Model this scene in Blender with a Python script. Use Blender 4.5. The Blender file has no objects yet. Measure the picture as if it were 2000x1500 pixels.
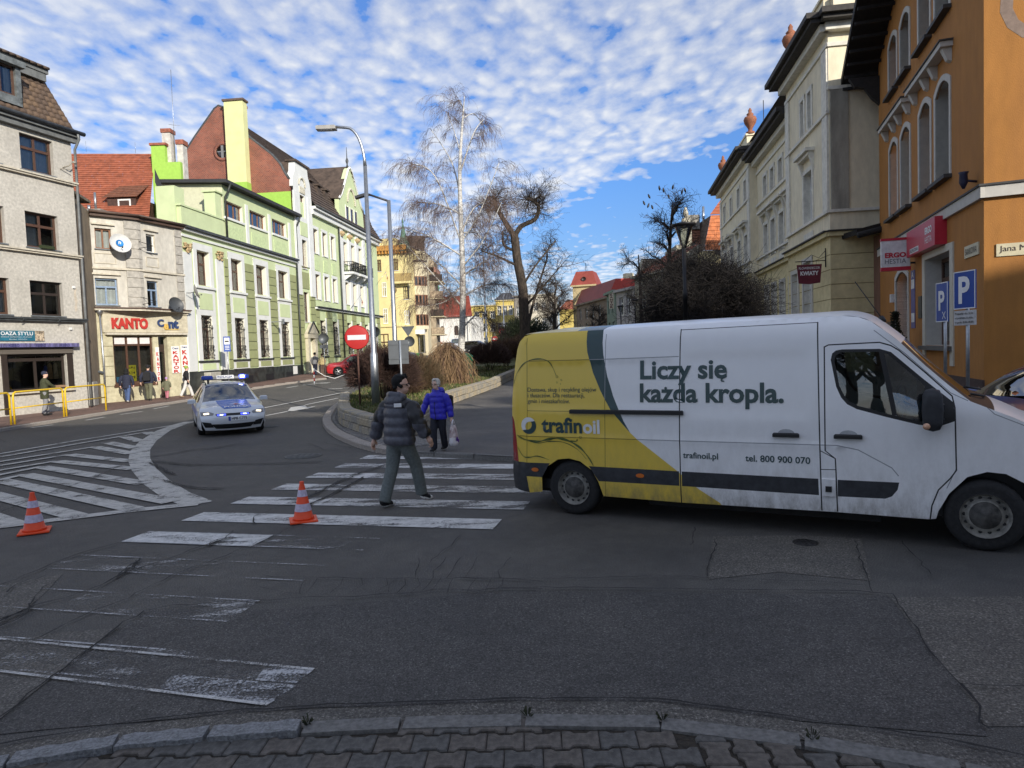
import bpy, bmesh, math, random
from mathutils import Vector, Matrix
from mathutils.geometry import delaunay_2d_cdt
random.seed(7)
SC = bpy.context.scene
COL = SC.collection
PI = math.pi
# ------------------------------------------------------------------ camera
CAM_H, FPX, PITCH, ROLL = 2.12, 1350.0, math.atan(70/1350), 0.036
def cam_axes():
    f = Vector((0, math.cos(PITCH), -math.sin(PITCH))); r = Vector((1, 0, 0)); u = Vector((0, math.sin(PITCH), math.cos(PITCH)))
    return math.cos(ROLL)*r-math.sin(ROLL)*u, math.sin(ROLL)*r+math.cos(ROLL)*u, f
CR, CU, CF = cam_axes()
cd = bpy.data.cameras.new('camera'); cam = bpy.data.objects.new('camera', cd); COL.objects.link(cam)
cd.sensor_fit = 'HORIZONTAL'; cd.sensor_width = 36; cd.lens = 36*FPX/2000; cd.clip_end = 6000; cd.clip_start = .05
m = Matrix((CR, CU, -CF)).transposed().to_4x4(); m.translation = (0, 0, CAM_H)
cam.matrix_world = m
SC.camera = cam
# ------------------------------------------------------------------ sun and sky
SKY_STR, SKY_CLOUD = .14, 2.35
SUN_EL, SUN_DIR = math.radians(22), (.5, -.866)          # horizontal direction towards the sun
SC.view_settings.view_transform = 'Standard'; SC.view_settings.look = 'None'
SC.view_settings.exposure = 1.22; SC.view_settings.gamma = 1
sd = bpy.data.lights.new('sun', 'SUN'); sd.energy = 2.3; sd.angle = math.radians(.6); sd.color = (1, .93, .82)
so = bpy.data.objects.new('sun', sd); COL.objects.link(so)
tosun = Vector((SUN_DIR[0]*math.cos(SUN_EL), SUN_DIR[1]*math.cos(SUN_EL), math.sin(SUN_EL)))
so.rotation_euler = tosun.to_track_quat('Z', 'Y').to_euler(); so.location = (0, 0, 50)
W = bpy.data.worlds.new('World'); SC.world = W; W.use_nodes = True
nt = W.node_tree; nt.nodes.clear()
def N(nt, t, **k):
    n = nt.nodes.new(t)
    for a, b in k.items():
        if a.startswith('i_'): n.inputs[a[2:].replace('_', ' ')].default_value = b
        else: setattr(n, a, b)
    return n
def math_(nt, op, a, b=None, c=None, clamp=False):
    n = nt.nodes.new('ShaderNodeMath'); n.operation = op; n.use_clamp = clamp
    for i, v in enumerate((a, b, c)):
        if v is None: continue
        if isinstance(v, (int, float)): n.inputs[i].default_value = v
        else: nt.links.new(v, n.inputs[i])
    return n.outputs[0]
def ramp(nt, fac, stops):
    n = nt.nodes.new('ShaderNodeValToRGB'); e = n.color_ramp.elements
    while len(e) < len(stops): e.new(.5)
    for i, (p, c) in enumerate(stops):
        e[i].position = p; e[i].color = c if len(c) == 4 else (*c, 1)
    nt.links.new(fac, n.inputs[0]); return n.outputs[0]
def mixc(nt, fac, a, b, blend='MIX'):
    n = nt.nodes.new('ShaderNodeMix'); n.data_type = 'RGBA'; n.blend_type = blend
    for i, v in ((0, fac), (6, a), (7, b)):
        if isinstance(v, (int, float)): n.inputs[i].default_value = v
        elif isinstance(v, tuple): n.inputs[i].default_value = v if len(v) == 4 else (*v, 1)
        else: nt.links.new(v, n.inputs[i])
    return n.outputs[2]
def build_sky():
    sky = N(nt, 'ShaderNodeTexSky', sky_type='NISHITA', sun_disc=False, sun_elevation=SUN_EL, sun_rotation=math.atan2(SUN_DIR[0], SUN_DIR[1]), air_density=1.0, dust_density=.6, ozone_density=2.2)
    tc = N(nt, 'ShaderNodeTexCoord'); sep = N(nt, 'ShaderNodeSeparateXYZ'); nt.links.new(tc.outputs['Generated'], sep.inputs[0])
    z = math_(nt, 'MAXIMUM', sep.outputs[2], .0)
    zz = math_(nt, 'ADD', z, .10)
    px = math_(nt, 'DIVIDE', sep.outputs[0], zz); py = math_(nt, 'DIVIDE', sep.outputs[1], zz)
    cb = N(nt, 'ShaderNodeCombineXYZ'); nt.links.new(px, cb.inputs[0]); nt.links.new(py, cb.inputs[1])
    # altocumulus flakes: rows of rounded puffs, warped
    mp = N(nt, 'ShaderNodeMapping'); mp.inputs['Rotation'].default_value = (0, 0, math.radians(32)); mp.inputs['Scale'].default_value = (4.4, 3.2, 1)
    nt.links.new(cb.outputs[0], mp.inputs[0])
    n1 = N(nt, 'ShaderNodeTexNoise', i_Scale=1.7, i_Detail=3, i_Roughness=.5); nt.links.new(mp.outputs[0], n1.inputs[0])
    n2 = N(nt, 'ShaderNodeTexNoise', i_Scale=.5, i_Detail=3, i_Roughness=.5); nt.links.new(cb.outputs[0], n2.inputs[0])
    n4 = N(nt, 'ShaderNodeTexNoise', i_Scale=7.0, i_Detail=5, i_Roughness=.62); nt.links.new(mp.outputs[0], n4.inputs[0])
    v = N(nt, 'ShaderNodeTexVoronoi', i_Scale=4.4, feature='SMOOTH_F1', i_Smoothness=1.0, i_Randomness=.9)
    wv = N(nt, 'ShaderNodeVectorMath', operation='MULTIPLY_ADD'); nt.links.new(n1.outputs[1], wv.inputs[0]); wv.inputs[1].default_value = (.5, .5, 0); nt.links.new(mp.outputs[0], wv.inputs[2])
    nt.links.new(wv.outputs[0], v.inputs[0])
    puff = math_(nt, 'SUBTRACT', 1.0, math_(nt, 'MULTIPLY', v.outputs[0], 1.5))
    d = math_(nt, 'ADD', math_(nt, 'MULTIPLY', puff, .62), .09)
    d = math_(nt, 'ADD', d, math_(nt, 'MULTIPLY', math_(nt, 'SUBTRACT', n4.outputs[0], .5), .40))
    d = math_(nt, 'ADD', d, math_(nt, 'MULTIPLY', math_(nt, 'SUBTRACT', n1.outputs[0], .5), .9))
    # the sheet thins out to clear air in a belt low in the sky
    s1 = math_(nt, 'ADD', math_(nt, 'MULTIPLY', px, .55), math_(nt, 'MULTIPLY', py, .36))
    gapn = math_(nt, 'ADD', s1, math_(nt, 'MULTIPLY', math_(nt, 'SUBTRACT', n2.outputs[0], .5), .55))
    gap = ramp(nt, math_(nt, 'MULTIPLY', gapn, .25), [(.0, (0, 0, 0)), (.325, (.0, .0, .0)), (.365, (1, 1, 1)), (.44, (1, 1, 1)), (.60, (.5, .5, .5)), (1, (.1, .1, .1))])
    d = math_(nt, 'ADD', d, math_(nt, 'MULTIPLY', math_(nt, 'SUBTRACT', n2.outputs[0], .5), .55))
    gap = math_(nt, 'MULTIPLY', gap, ramp(nt, sep.outputs[2], [(.11, (.18, .18, .18)), (.19, (1, 1, 1))]))
    d = math_(nt, 'SUBTRACT', d, math_(nt, 'MULTIPLY', gap, .75))
    cov = ramp(nt, d, [(.0, (.06, .06, .06)), (.06, (.34, .34, .34)), (.22, (.56, .56, .56)), (.48, (.78, .78, .78)), (.8, (.92, .92, .92))])
    ccol = ramp(nt, math_(nt, 'ADD', d, math_(nt, 'MULTIPLY', n4.outputs[0], .3)), [(.2, (.62, .68, .82)), (.5, (.76, .80, .88)), (.85, (.91, .93, .96))])
    bl = N(nt, 'ShaderNodeMix', data_type='RGBA', blend_type='MULTIPLY'); bl.inputs[0].default_value = 1
    nt.links.new(sky.outputs[0], bl.inputs[6]); nt.links.new(ramp(nt, sep.outputs[2], [(.0, (.24, .26, .31)), (.08, (.22, .27, .37)), (.22, (.185, .32, .51)), (.5, (.215, .37, .60))]), bl.inputs[7])
    cl = N(nt, 'ShaderNodeVectorMath', operation='SCALE'); nt.links.new(ccol, cl.inputs[0]); cl.inputs['Scale'].default_value = SKY_CLOUD
    lum = N(nt, 'ShaderNodeRGBToBW'); nt.links.new(sky.outputs[0], lum.inputs[0])
    fw = N(nt, 'ShaderNodeVectorMath', operation='MULTIPLY'); nt.links.new(ccol, fw.inputs[0]); lc = N(nt, 'ShaderNodeCombineXYZ'); lv = math_(nt, 'MULTIPLY', lum.outputs[0], .22)
    for i in range(3): nt.links.new(lv, lc.inputs[i])
    nt.links.new(lc.outputs[0], fw.inputs[1]); ca = N(nt, 'ShaderNodeVectorMath', operation='ADD'); nt.links.new(cl.outputs[0], ca.inputs[0]); nt.links.new(fw.outputs[0], ca.inputs[1])
    hz = ramp(nt, sep.outputs[2], [(.0, (.55, .55, .55)), (.12, (1, 1, 1)), (1, (1, 1, 1))])
    covh = math_(nt, 'MULTIPLY', cov, hz)
    mx = mixc(nt, covh, bl.outputs[2], ca.outputs[0])
    bg = N(nt, 'ShaderNodeBackground'); bg.inputs[1].default_value = SKY_STR; nt.links.new(mx, bg.inputs[0])
    W.cycles.sampling_method = 'MANUAL'; W.cycles.sample_map_resolution = 256
    out = N(nt, 'ShaderNodeOutputWorld'); nt.links.new(bg.outputs[0], out.inputs[0])
build_sky()
# ------------------------------------------------------------------ helpers
def at(u, v, Y):
    d = CR*((u-1000)/FPX)-CU*((v-750)/FPX)+CF
    return Vector((0, 0, CAM_H))+d*(Y/d.y)
def sstep(a, b, x):
    t = max(0, min(1, (x-a)/(b-a))); return t*t*(3-2*t)
def gz(x, y):
    return .03*(min(max(y, 36), 100)-36)+.62*sstep(6, 11, x)*sstep(7, 14, y)
class MB:
    def __init__(s): s.v = []; s.f = []; s.mi = []; s.sm = []; s.M = None
    def add(s, vs, fs, mi=0, smooth=False):
        o = len(s.v)
        if s.M is not None: vs = [s.M @ Vector(v) for v in vs]
        s.v += [tuple(v) for v in vs]
        for f in fs: s.f.append(tuple(i+o for i in f)); s.mi.append(mi); s.sm.append(smooth)
        return s
    def box(s, x0, x1, y0, y1, z0, z1, mi=0):
        if x0 > x1: x0, x1 = x1, x0
        if y0 > y1: y0, y1 = y1, y0
        if z0 > z1: z0, z1 = z1, z0
        return s.add([(x0, y0, z0), (x1, y0, z0), (x1, y1, z0), (x0, y1, z0), (x0, y0, z1), (x1, y0, z1), (x1, y1, z1), (x0, y1, z1)],
                     [(0, 3, 2, 1), (4, 5, 6, 7), (0, 1, 5, 4), (1, 2, 6, 5), (2, 3, 7, 6), (3, 0, 4, 7)], mi)
    def bbox(s, x0, x1, y0, y1, z0, z1, b=.01, mi=0):   # box with chamfered top/vertical edges
        vs = []
        for z, k in ((z0, 0), (z1-b, 0), (z1, b)):
            vs += [(x0+k, y0+k, z), (x1-k, y0+k, z), (x1-k, y1-k, z), (x0+k, y1-k, z)]
        fs = [(0, 3, 2, 1), (8, 9, 10, 11)]
        for r in (0, 4):
            for i in range(4): j = (i+1) % 4; fs.append((r+i, r+j, r+4+j, r+4+i))
        return s.add(vs, fs, mi)
    def quad(s, a, b, c, d, mi=0): return s.add([a, b, c, d], [(0, 1, 2, 3)], mi)
    def prism(s, poly, vec, mi=0, smooth=False, cap=True):
        n = len(poly); vec = Vector(vec); a = [Vector(p) for p in poly]; b = [p+vec for p in a]
        fs = [(i, (i+1) % n, n+(i+1) % n, n+i) for i in range(n)]
        if cap: fs += [tuple(range(n-1, -1, -1)), tuple(range(n, 2*n))]
        return s.add(a+b, fs, mi, smooth)
    def tube(s, pts, rad, n=8, mi=0, smooth=True, cap=True):
        pts = [Vector(p) for p in pts]; k = len(pts)
        if isinstance(rad, (int, float)): rad = [rad]*k
        vs = []; prev = None
        for i in range(k):
            t = (pts[min(i+1, k-1)]-pts[max(i-1, 0)])
            if t.length < 1e-9: t = Vector((0, 0, 1))
            t.normalize()
            if prev is None:
                a = Vector((0, 0, 1)) if abs(t.z) < .9 else Vector((1, 0, 0)); u = t.cross(a).normalized()
            else:
                u = (prev-t*prev.dot(t)); u = u.normalized() if u.length > 1e-6 else t.orthogonal().normalized()
            prev = u; w = t.cross(u)
            for j in range(n):
                a = 2*PI*j/n; vs.append(pts[i]+(u*math.cos(a)+w*math.sin(a))*rad[i])
        fs = [(i*n+j, i*n+(j+1) % n, (i+1)*n+(j+1) % n, (i+1)*n+j) for i in range(k-1) for j in range(n)]
        if cap: fs += [tuple(range(n-1, -1, -1)), tuple((k-1)*n+j for j in range(n))]
        return s.add(vs, fs, mi, smooth)
    def lathe(s, prof, n=16, c=(0, 0, 0), axis='z', mi=0, smooth=True, cap=True):
        vs = []
        for r, h in prof:
            for j in range(n):
                a = 2*PI*j/n; x, y = r*math.cos(a), r*math.sin(a)
                p = (x, y, h) if axis == 'z' else ((x, h, y) if axis == 'y' else (h, x, y))
                vs.append((p[0]+c[0], p[1]+c[1], p[2]+c[2]))
        k = len(prof); fs = []
        for i in range(k-1):
            for j in range(n):
                q = (i*n+j, i*n+(j+1) % n, (i+1)*n+(j+1) % n, (i+1)*n+j)
                fs.append(q if axis != 'y' else q[::-1])
        if cap: fs += [tuple(range(n-1, -1, -1)), tuple((k-1)*n+j for j in range(n))]
        return s.add(vs, fs, mi, smooth)
    def mesh(s, name, mats):
        me = bpy.data.meshes.new(name); me.from_pydata(s.v, [], s.f)
        for mm in (mats if isinstance(mats, (list, tuple)) else [mats]): me.materials.append(mm)
        if me.polygons:
            me.polygons.foreach_set('material_index', s.mi); me.polygons.foreach_set('use_smooth', s.sm)
        me.update(); return me
    def build(s, name, mats, parent=None, loc=(0, 0, 0), rotz=0):
        return link(name, s.mesh(name, mats), parent, loc, rotz)
def link(name, data, parent=None, loc=(0, 0, 0), rotz=0):
    o = bpy.data.objects.new(name, data); COL.objects.link(o)
    o.location = loc; o.rotation_euler = (0, 0, rotz)
    if parent is not None: o.parent = parent
    return o
def tag(o, label, cat, group=None, kind=None):
    if label: o['label'] = label
    if cat: o['category'] = cat
    if group: o['group'] = group
    if kind: o['kind'] = kind
    return o
def thing(name, label, cat, loc=(0, 0, 0), rotz=0, group=None):
    o = link(name, None, None, loc, rotz); o.empty_display_size = .2
    return tag(o, label, cat, group)
def struct(o): o['kind'] = 'structure'; return o
def stuff(o): o['kind'] = 'stuff'; return o
def copy_tree(o, parent=None):
    c = o.copy(); COL.objects.link(c); c.parent = parent
    for ch in list(o.children): copy_tree(ch, c)
    return c
def pin(p, poly):
    x, y = p; r = False; n = len(poly); j = n-1
    for i in range(n):
        xi, yi = poly[i]; xj, yj = poly[j]
        if (yi > y) != (yj > y) and x < (xj-xi)*(y-yi)/(yj-yi)+xi: r = not r
        j = i
    return r
# ------------------------------------------------------------------ materials
MATS = {}
def M(name, col, rough=.6, metal=0, var=.12, scale=6, bump=0, bscale=60, coat=0, emit=0, spec=.5, dirt=None, dscale=1.5, damt=.4, col2=None, stretch=None):
    if name in MATS: return MATS[name]
    m = bpy.data.materials.new(name); m.use_nodes = True; t = m.node_tree; MATS[name] = m
    b = t.nodes['Principled BSDF']; b.inputs['Roughness'].default_value = rough; b.inputs['Metallic'].default_value = metal
    b.inputs['Specular IOR Level'].default_value = spec; b.inputs['Coat Weight'].default_value = coat; b.inputs['Coat Roughness'].default_value = .06
    c = (*col, 1)
    src = None
    tc = N(t, 'ShaderNodeTexCoord'); vec = tc.outputs['Object']
    if stretch:
        mp = N(t, 'ShaderNodeMapping'); mp.inputs['Scale'].default_value = stretch; t.links.new(vec, mp.inputs[0]); vec = mp.outputs[0]
    if var or col2:
        n = N(t, 'ShaderNodeTexNoise', i_Scale=scale, i_Detail=5, i_Roughness=.62); t.links.new(vec, n.inputs[0])
        lo = tuple(x*(1-var*1.6) for x in col); hi = col2 or tuple(min(1, x*(1+var*1.2)) for x in col)
        src = ramp(t, n.outputs[0], [(.3, lo), (.7, hi)])
    if dirt:
        n = N(t, 'ShaderNodeTexNoise', i_Scale=dscale, i_Detail=7, i_Roughness=.7); t.links.new(vec, n.inputs[0])
        f = ramp(t, n.outputs[0], [(.46, (0, 0, 0)), (.72, (1, 1, 1))])
        src = mixc(t, math_(t, 'MULTIPLY', f, damt), src if src else c, (*dirt, 1))
    if src: t.links.new(src, b.inputs['Base Color'])
    else: b.inputs['Base Color'].default_value = c
    if bump:
        n = N(t, 'ShaderNodeTexNoise', i_Scale=bscale, i_Detail=4); t.links.new(vec, n.inputs[0])
        bp = N(t, 'ShaderNodeBump', i_Strength=bump, i_Distance=.02); t.links.new(n.outputs[0], bp.inputs['Height']); t.links.new(bp.outputs[0], b.inputs['Normal'])
    if emit: b.inputs['Emission Color'].default_value = c; b.inputs['Emission Strength'].default_value = emit
    return m
def glass_mat(name, tint=(.5, .55, .55), rough=.02, refl=1.0):
    if name in MATS: return MATS[name]
    m = bpy.data.materials.new(name); m.use_nodes = True; t = m.node_tree; t.nodes.clear(); MATS[name] = m
    o = N(t, 'ShaderNodeOutputMaterial'); tr = N(t, 'ShaderNodeBsdfTransparent'); tr.inputs[0].default_value = (*tint, 1)
    gl = N(t, 'ShaderNodeBsdfGlossy', i_Roughness=rough); fr = N(t, 'ShaderNodeFresnel', i_IOR=1.6)
    tc = N(t, 'ShaderNodeTexCoord'); n = N(t, 'ShaderNodeTexNoise', i_Scale=1.3, i_Detail=1); t.links.new(tc.outputs['Object'], n.inputs[0])
    bp = N(t, 'ShaderNodeBump', i_Strength=.06, i_Distance=.1); t.links.new(n.outputs[0], bp.inputs['Height']); t.links.new(bp.outputs[0], gl.inputs['Normal'])
    mx = N(t, 'ShaderNodeMixShader'); f = math_(t, 'MULTIPLY_ADD', fr.outputs[0], 1.5*refl, .03, True)
    t.links.new(f, mx.inputs[0]); t.links.new(tr.outputs[0], mx.inputs[1]); t.links.new(gl.outputs[0], mx.inputs[2]); t.links.new(mx.outputs[0], o.inputs[0])
    return m
def paint_mat(name, col, wear, scale=3.0, streak=None):
    """road paint: worn-off flecks are transparent so the asphalt below shows"""
    if name in MATS: return MATS[name]
    m = bpy.data.materials.new(name); m.use_nodes = True; t = m.node_tree; MATS[name] = m
    b = t.nodes['Principled BSDF']; b.inputs['Roughness'].default_value = .75
    tc = N(t, 'ShaderNodeTexCoord')
    n1 = N(t, 'ShaderNodeTexNoise', i_Scale=55, i_Detail=4, i_Roughness=.75); t.links.new(tc.outputs['Object'], n1.inputs[0])
    mp = N(t, 'ShaderNodeMapping'); mp.inputs['Scale'].default_value = streak or (.5, 1.6, 1); mp.inputs['Rotation'].default_value = (0, 0, .14); t.links.new(tc.outputs['Object'], mp.inputs[0])
    n2 = N(t, 'ShaderNodeTexNoise', i_Scale=scale, i_Detail=4, i_Roughness=.6); t.links.new(mp.outputs[0], n2.inputs[0])
    n3 = N(t, 'ShaderNodeTexNoise', i_Scale=11, i_Detail=3); t.links.new(tc.outputs['Object'], n3.inputs[0])
    v = math_(t, 'ADD', math_(t, 'MULTIPLY', n1.outputs[0], .75), math_(t, 'MULTIPLY', n2.outputs[0], .9))
    a = ramp(t, math_(t, 'MULTIPLY', v, .6), [(max(0, wear-.045), (0, 0, 0)), (min(1, wear+.045), (1, 1, 1))])
    cc = ramp(t, n3.outputs[0], [(.3, tuple(x*.72 for x in col)), (.65, col)])
    t.links.new(cc, b.inputs['Base Color'])
    tr = N(t, 'ShaderNodeBsdfTransparent'); mx = N(t, 'ShaderNodeMixShader'); o = t.nodes['Material Output']
    t.links.new(a, mx.inputs[0]); t.links.new(tr.outputs[0], mx.inputs[1]); t.links.new(b.outputs[0], mx.inputs[2]); t.links.new(mx.outputs[0], o.inputs[0])
    return m
def asphalt_mat(name, col, fine=90, crack=.5):
    if name in MATS: return MATS[name]
    m = bpy.data.materials.new(name); m.use_nodes = True; t = m.node_tree; MATS[name] = m
    b = t.nodes['Principled BSDF']; b.inputs['Specular IOR Level'].default_value = .35
    tc = N(t, 'ShaderNodeTexCoord'); vec = tc.outputs['Object']
    n1 = N(t, 'ShaderNodeTexNoise', i_Scale=fine, i_Detail=3, i_Roughness=.8); t.links.new(vec, n1.inputs[0])
    n2 = N(t, 'ShaderNodeTexNoise', i_Scale=.55, i_Detail=6, i_Roughness=.6); t.links.new(vec, n2.inputs[0])
    n3 = N(t, 'ShaderNodeTexNoise', i_Scale=5, i_Detail=5, i_Roughness=.7); t.links.new(vec, n3.inputs[0])
    vo = N(t, 'ShaderNodeTexVoronoi', i_Scale=70); t.links.new(vec, vo.inputs[0])
    sp = ramp(t, n1.outputs[0], [(.36, tuple(x*.45 for x in col)), (.5, col), (.60, tuple(x*1.5 for x in col)), (.73, tuple(min(1, x*4.2) for x in col))])
    lg = ramp(t, n2.outputs[0], [(.3, (.70, .71, .73)), (.7, (1.30, 1.28, 1.24))])
    c = mixc(t, 1.0, sp, lg, 'MULTIPLY')
    md = ramp(t, n3.outputs[0], [(.35, (.86, .86, .86)), (.7, (1.1, 1.1, 1.1))])
    c = mixc(t, 1.0, c, md, 'MULTIPLY')
    t.links.new(c, b.inputs['Base Color'])
    t.links.new(ramp(t, n2.outputs[0], [(.3, (.72, .72, .72)), (.7, (.88, .88, .88))]), b.inputs['Roughness'])
    h = math_(t, 'ADD', n1.outputs[0], math_(t, 'MULTIPLY', vo.outputs[0], .6))
    bp = N(t, 'ShaderNodeBump', i_Strength=.55, i_Distance=.008); t.links.new(h, bp.inputs['Height']); t.links.new(bp.outputs[0], b.inputs['Normal'])
    return m
def brick_mat(name, c1, c2, mortar, scale, bw=.5, rh=.25, ms=.02, stretch=None, rot=(PI/2, 0, 0)):
    if name in MATS: return MATS[name]
    m = bpy.data.materials.new(name); m.use_nodes = True; t = m.node_tree; MATS[name] = m
    b = t.nodes['Principled BSDF']; b.inputs['Roughness'].default_value = .85
    tc = N(t, 'ShaderNodeTexCoord'); mp = N(t, 'ShaderNodeMapping'); mp.inputs['Rotation'].default_value = rot; t.links.new(tc.outputs['Object'], mp.inputs[0])
    br = N(t, 'ShaderNodeTexBrick', i_Scale=scale); br.inputs['Color1'].default_value = (*c1, 1); br.inputs['Color2'].default_value = (*c2, 1); br.inputs['Mortar'].default_value = (*mortar, 1)
    br.inputs['Mortar Size'].default_value = ms; br.inputs['Brick Width'].default_value = bw; br.inputs['Row Height'].default_value = rh
    t.links.new(mp.outputs[0], br.inputs[0])
    n = N(t, 'ShaderNodeTexNoise', i_Scale=.8, i_Detail=5); t.links.new(tc.outputs['Object'], n.inputs[0])
    c = mixc(t, 1.0, br.outputs[0], ramp(t, n.outputs[0], [(.3, (.75, .75, .75)), (.7, (1.2, 1.2, 1.2))]), 'MULTIPLY')
    t.links.new(c, b.inputs['Base Color'])
    bp = N(t, 'ShaderNodeBump', i_Strength=.5, i_Distance=.02, invert=True); t.links.new(br.outputs[1], bp.inputs['Height']); t.links.new(bp.outputs[0], b.inputs['Normal'])
    return m
# ------------------------------------------------------------------ text
def text_mesh(s, size, bold=0.0, extr=.004, align='LEFT', space=1.0, sx=1.0):
    cu = bpy.data.curves.new('lettering', 'FONT'); cu.body = s; cu.size = size; cu.offset = bold; cu.extrude = extr; cu.align_x = align; cu.space_character = space; cu.resolution_u = 3
    o = bpy.data.objects.new('lettering_tmp', cu); COL.objects.link(o)
    bpy.context.view_layer.update()
    me = bpy.data.meshes.new_from_object(o.evaluated_get(bpy.context.evaluated_depsgraph_get()))
    bpy.data.objects.remove(o); bpy.data.curves.remove(cu)
    if sx != 1.0: me.transform(Matrix.Diagonal((sx, 1, 1, 1)))
    return me
def fit_text(s, width=None, height=None, bold=0.0, extr=.004, space=1.0, align='LEFT'):
    """text mesh in the x-z plane facing -y; scaled so its box is width x height"""
    me = text_mesh(s, 1.0, bold, 0, space=space)
    xs = [v.co.x for v in me.vertices]; ys = [v.co.y for v in me.vertices]
    w, h = max(xs)-min(xs), max(ys)-min(ys); x0, y0 = min(xs), min(ys)
    kx = width/w if width else height/h; ky = height/h if height else kx
    ox = {'LEFT': 0, 'CENTER': -w*kx/2}[align]
    for v in me.vertices: v.co = ((v.co.x-x0)*kx+ox, -extr, (v.co.y-y0)*ky)
    me.update(); return me
def put_text(s, parent, mat, loc, rotz=0, name='lettering', **k):
    me = fit_text(s, **k); me.materials.clear(); me.materials.append(mat)
    return link(name, me, parent, loc, rotz)
# ------------------------------------------------------------------ facades
class Fac:
    """vertical plane seen from outside: p0 left, p1 right. local x along it, y inwards, z up"""
    def __init__(s, p0, p1, root):
        s.p0 = Vector((p0[0], p0[1], 0)); s.p1 = Vector((p1[0], p1[1], 0)); d = s.p1-s.p0; s.L = d.length; s.u = d.normalized()
        s.n = Vector((s.u.y, -s.u.x, 0)); s.a = math.atan2(s.u.y, s.u.x); s.root = root; s.base = s.p0-Vector((root.location.x, root.location.y, root.location.z))
    def put(s, name, mb, mats, x=0, y=0, z=0):
        me = mb if isinstance(mb, bpy.types.Mesh) else mb.mesh(name, mats)
        return link(name, me, s.root, s.base+s.u*x-s.n*y+Vector((0, 0, z)), s.a)
    def P(s, x, y, z): return s.p0+s.u*x-s.n*y+Vector((0, 0, z))
def wall_mb(x0, x1, z0, z1, holes, depth=.22, thick=None):
    """wall sheet in local coords with rectangular holes (x0,x1,z0,z1) and reveals"""
    mb = MB(); xs = sorted({x0, x1, *[h[0] for h in holes], *[h[1] for h in holes]}); zs = sorted({z0, z1, *[h[2] for h in holes], *[h[3] for h in holes]})
    xs = [x for x in xs if x0 <= x <= x1]; zs = [z for z in zs if z0 <= z <= z1]
    for i in range(len(xs)-1):
        for j in range(len(zs)-1):
            cx, cz = (xs[i]+xs[i+1])/2, (zs[j]+zs[j+1])/2
            if any(h[0] < cx < h[1] and h[2] < cz < h[3] for h in holes): continue
            mb.quad((xs[i], 0, zs[j]), (xs[i+1], 0, zs[j]), (xs[i+1], 0, zs[j+1]), (xs[i], 0, zs[j+1]))
    for a, b, c, d in holes:
        mb.quad((a, 0, c), (a, 0, d), (a, depth, d), (a, depth, c), 1); mb.quad((b, 0, d), (b, 0, c), (b, depth, c), (b, depth, d), 1)
        mb.quad((a, 0, d), (b, 0, d), (b, depth, d), (a, depth, d), 1); mb.quad((b, 0, c), (a, 0, c), (a, depth, c), (b, depth, c), 1)
    return mb
WCACHE = {}
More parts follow.
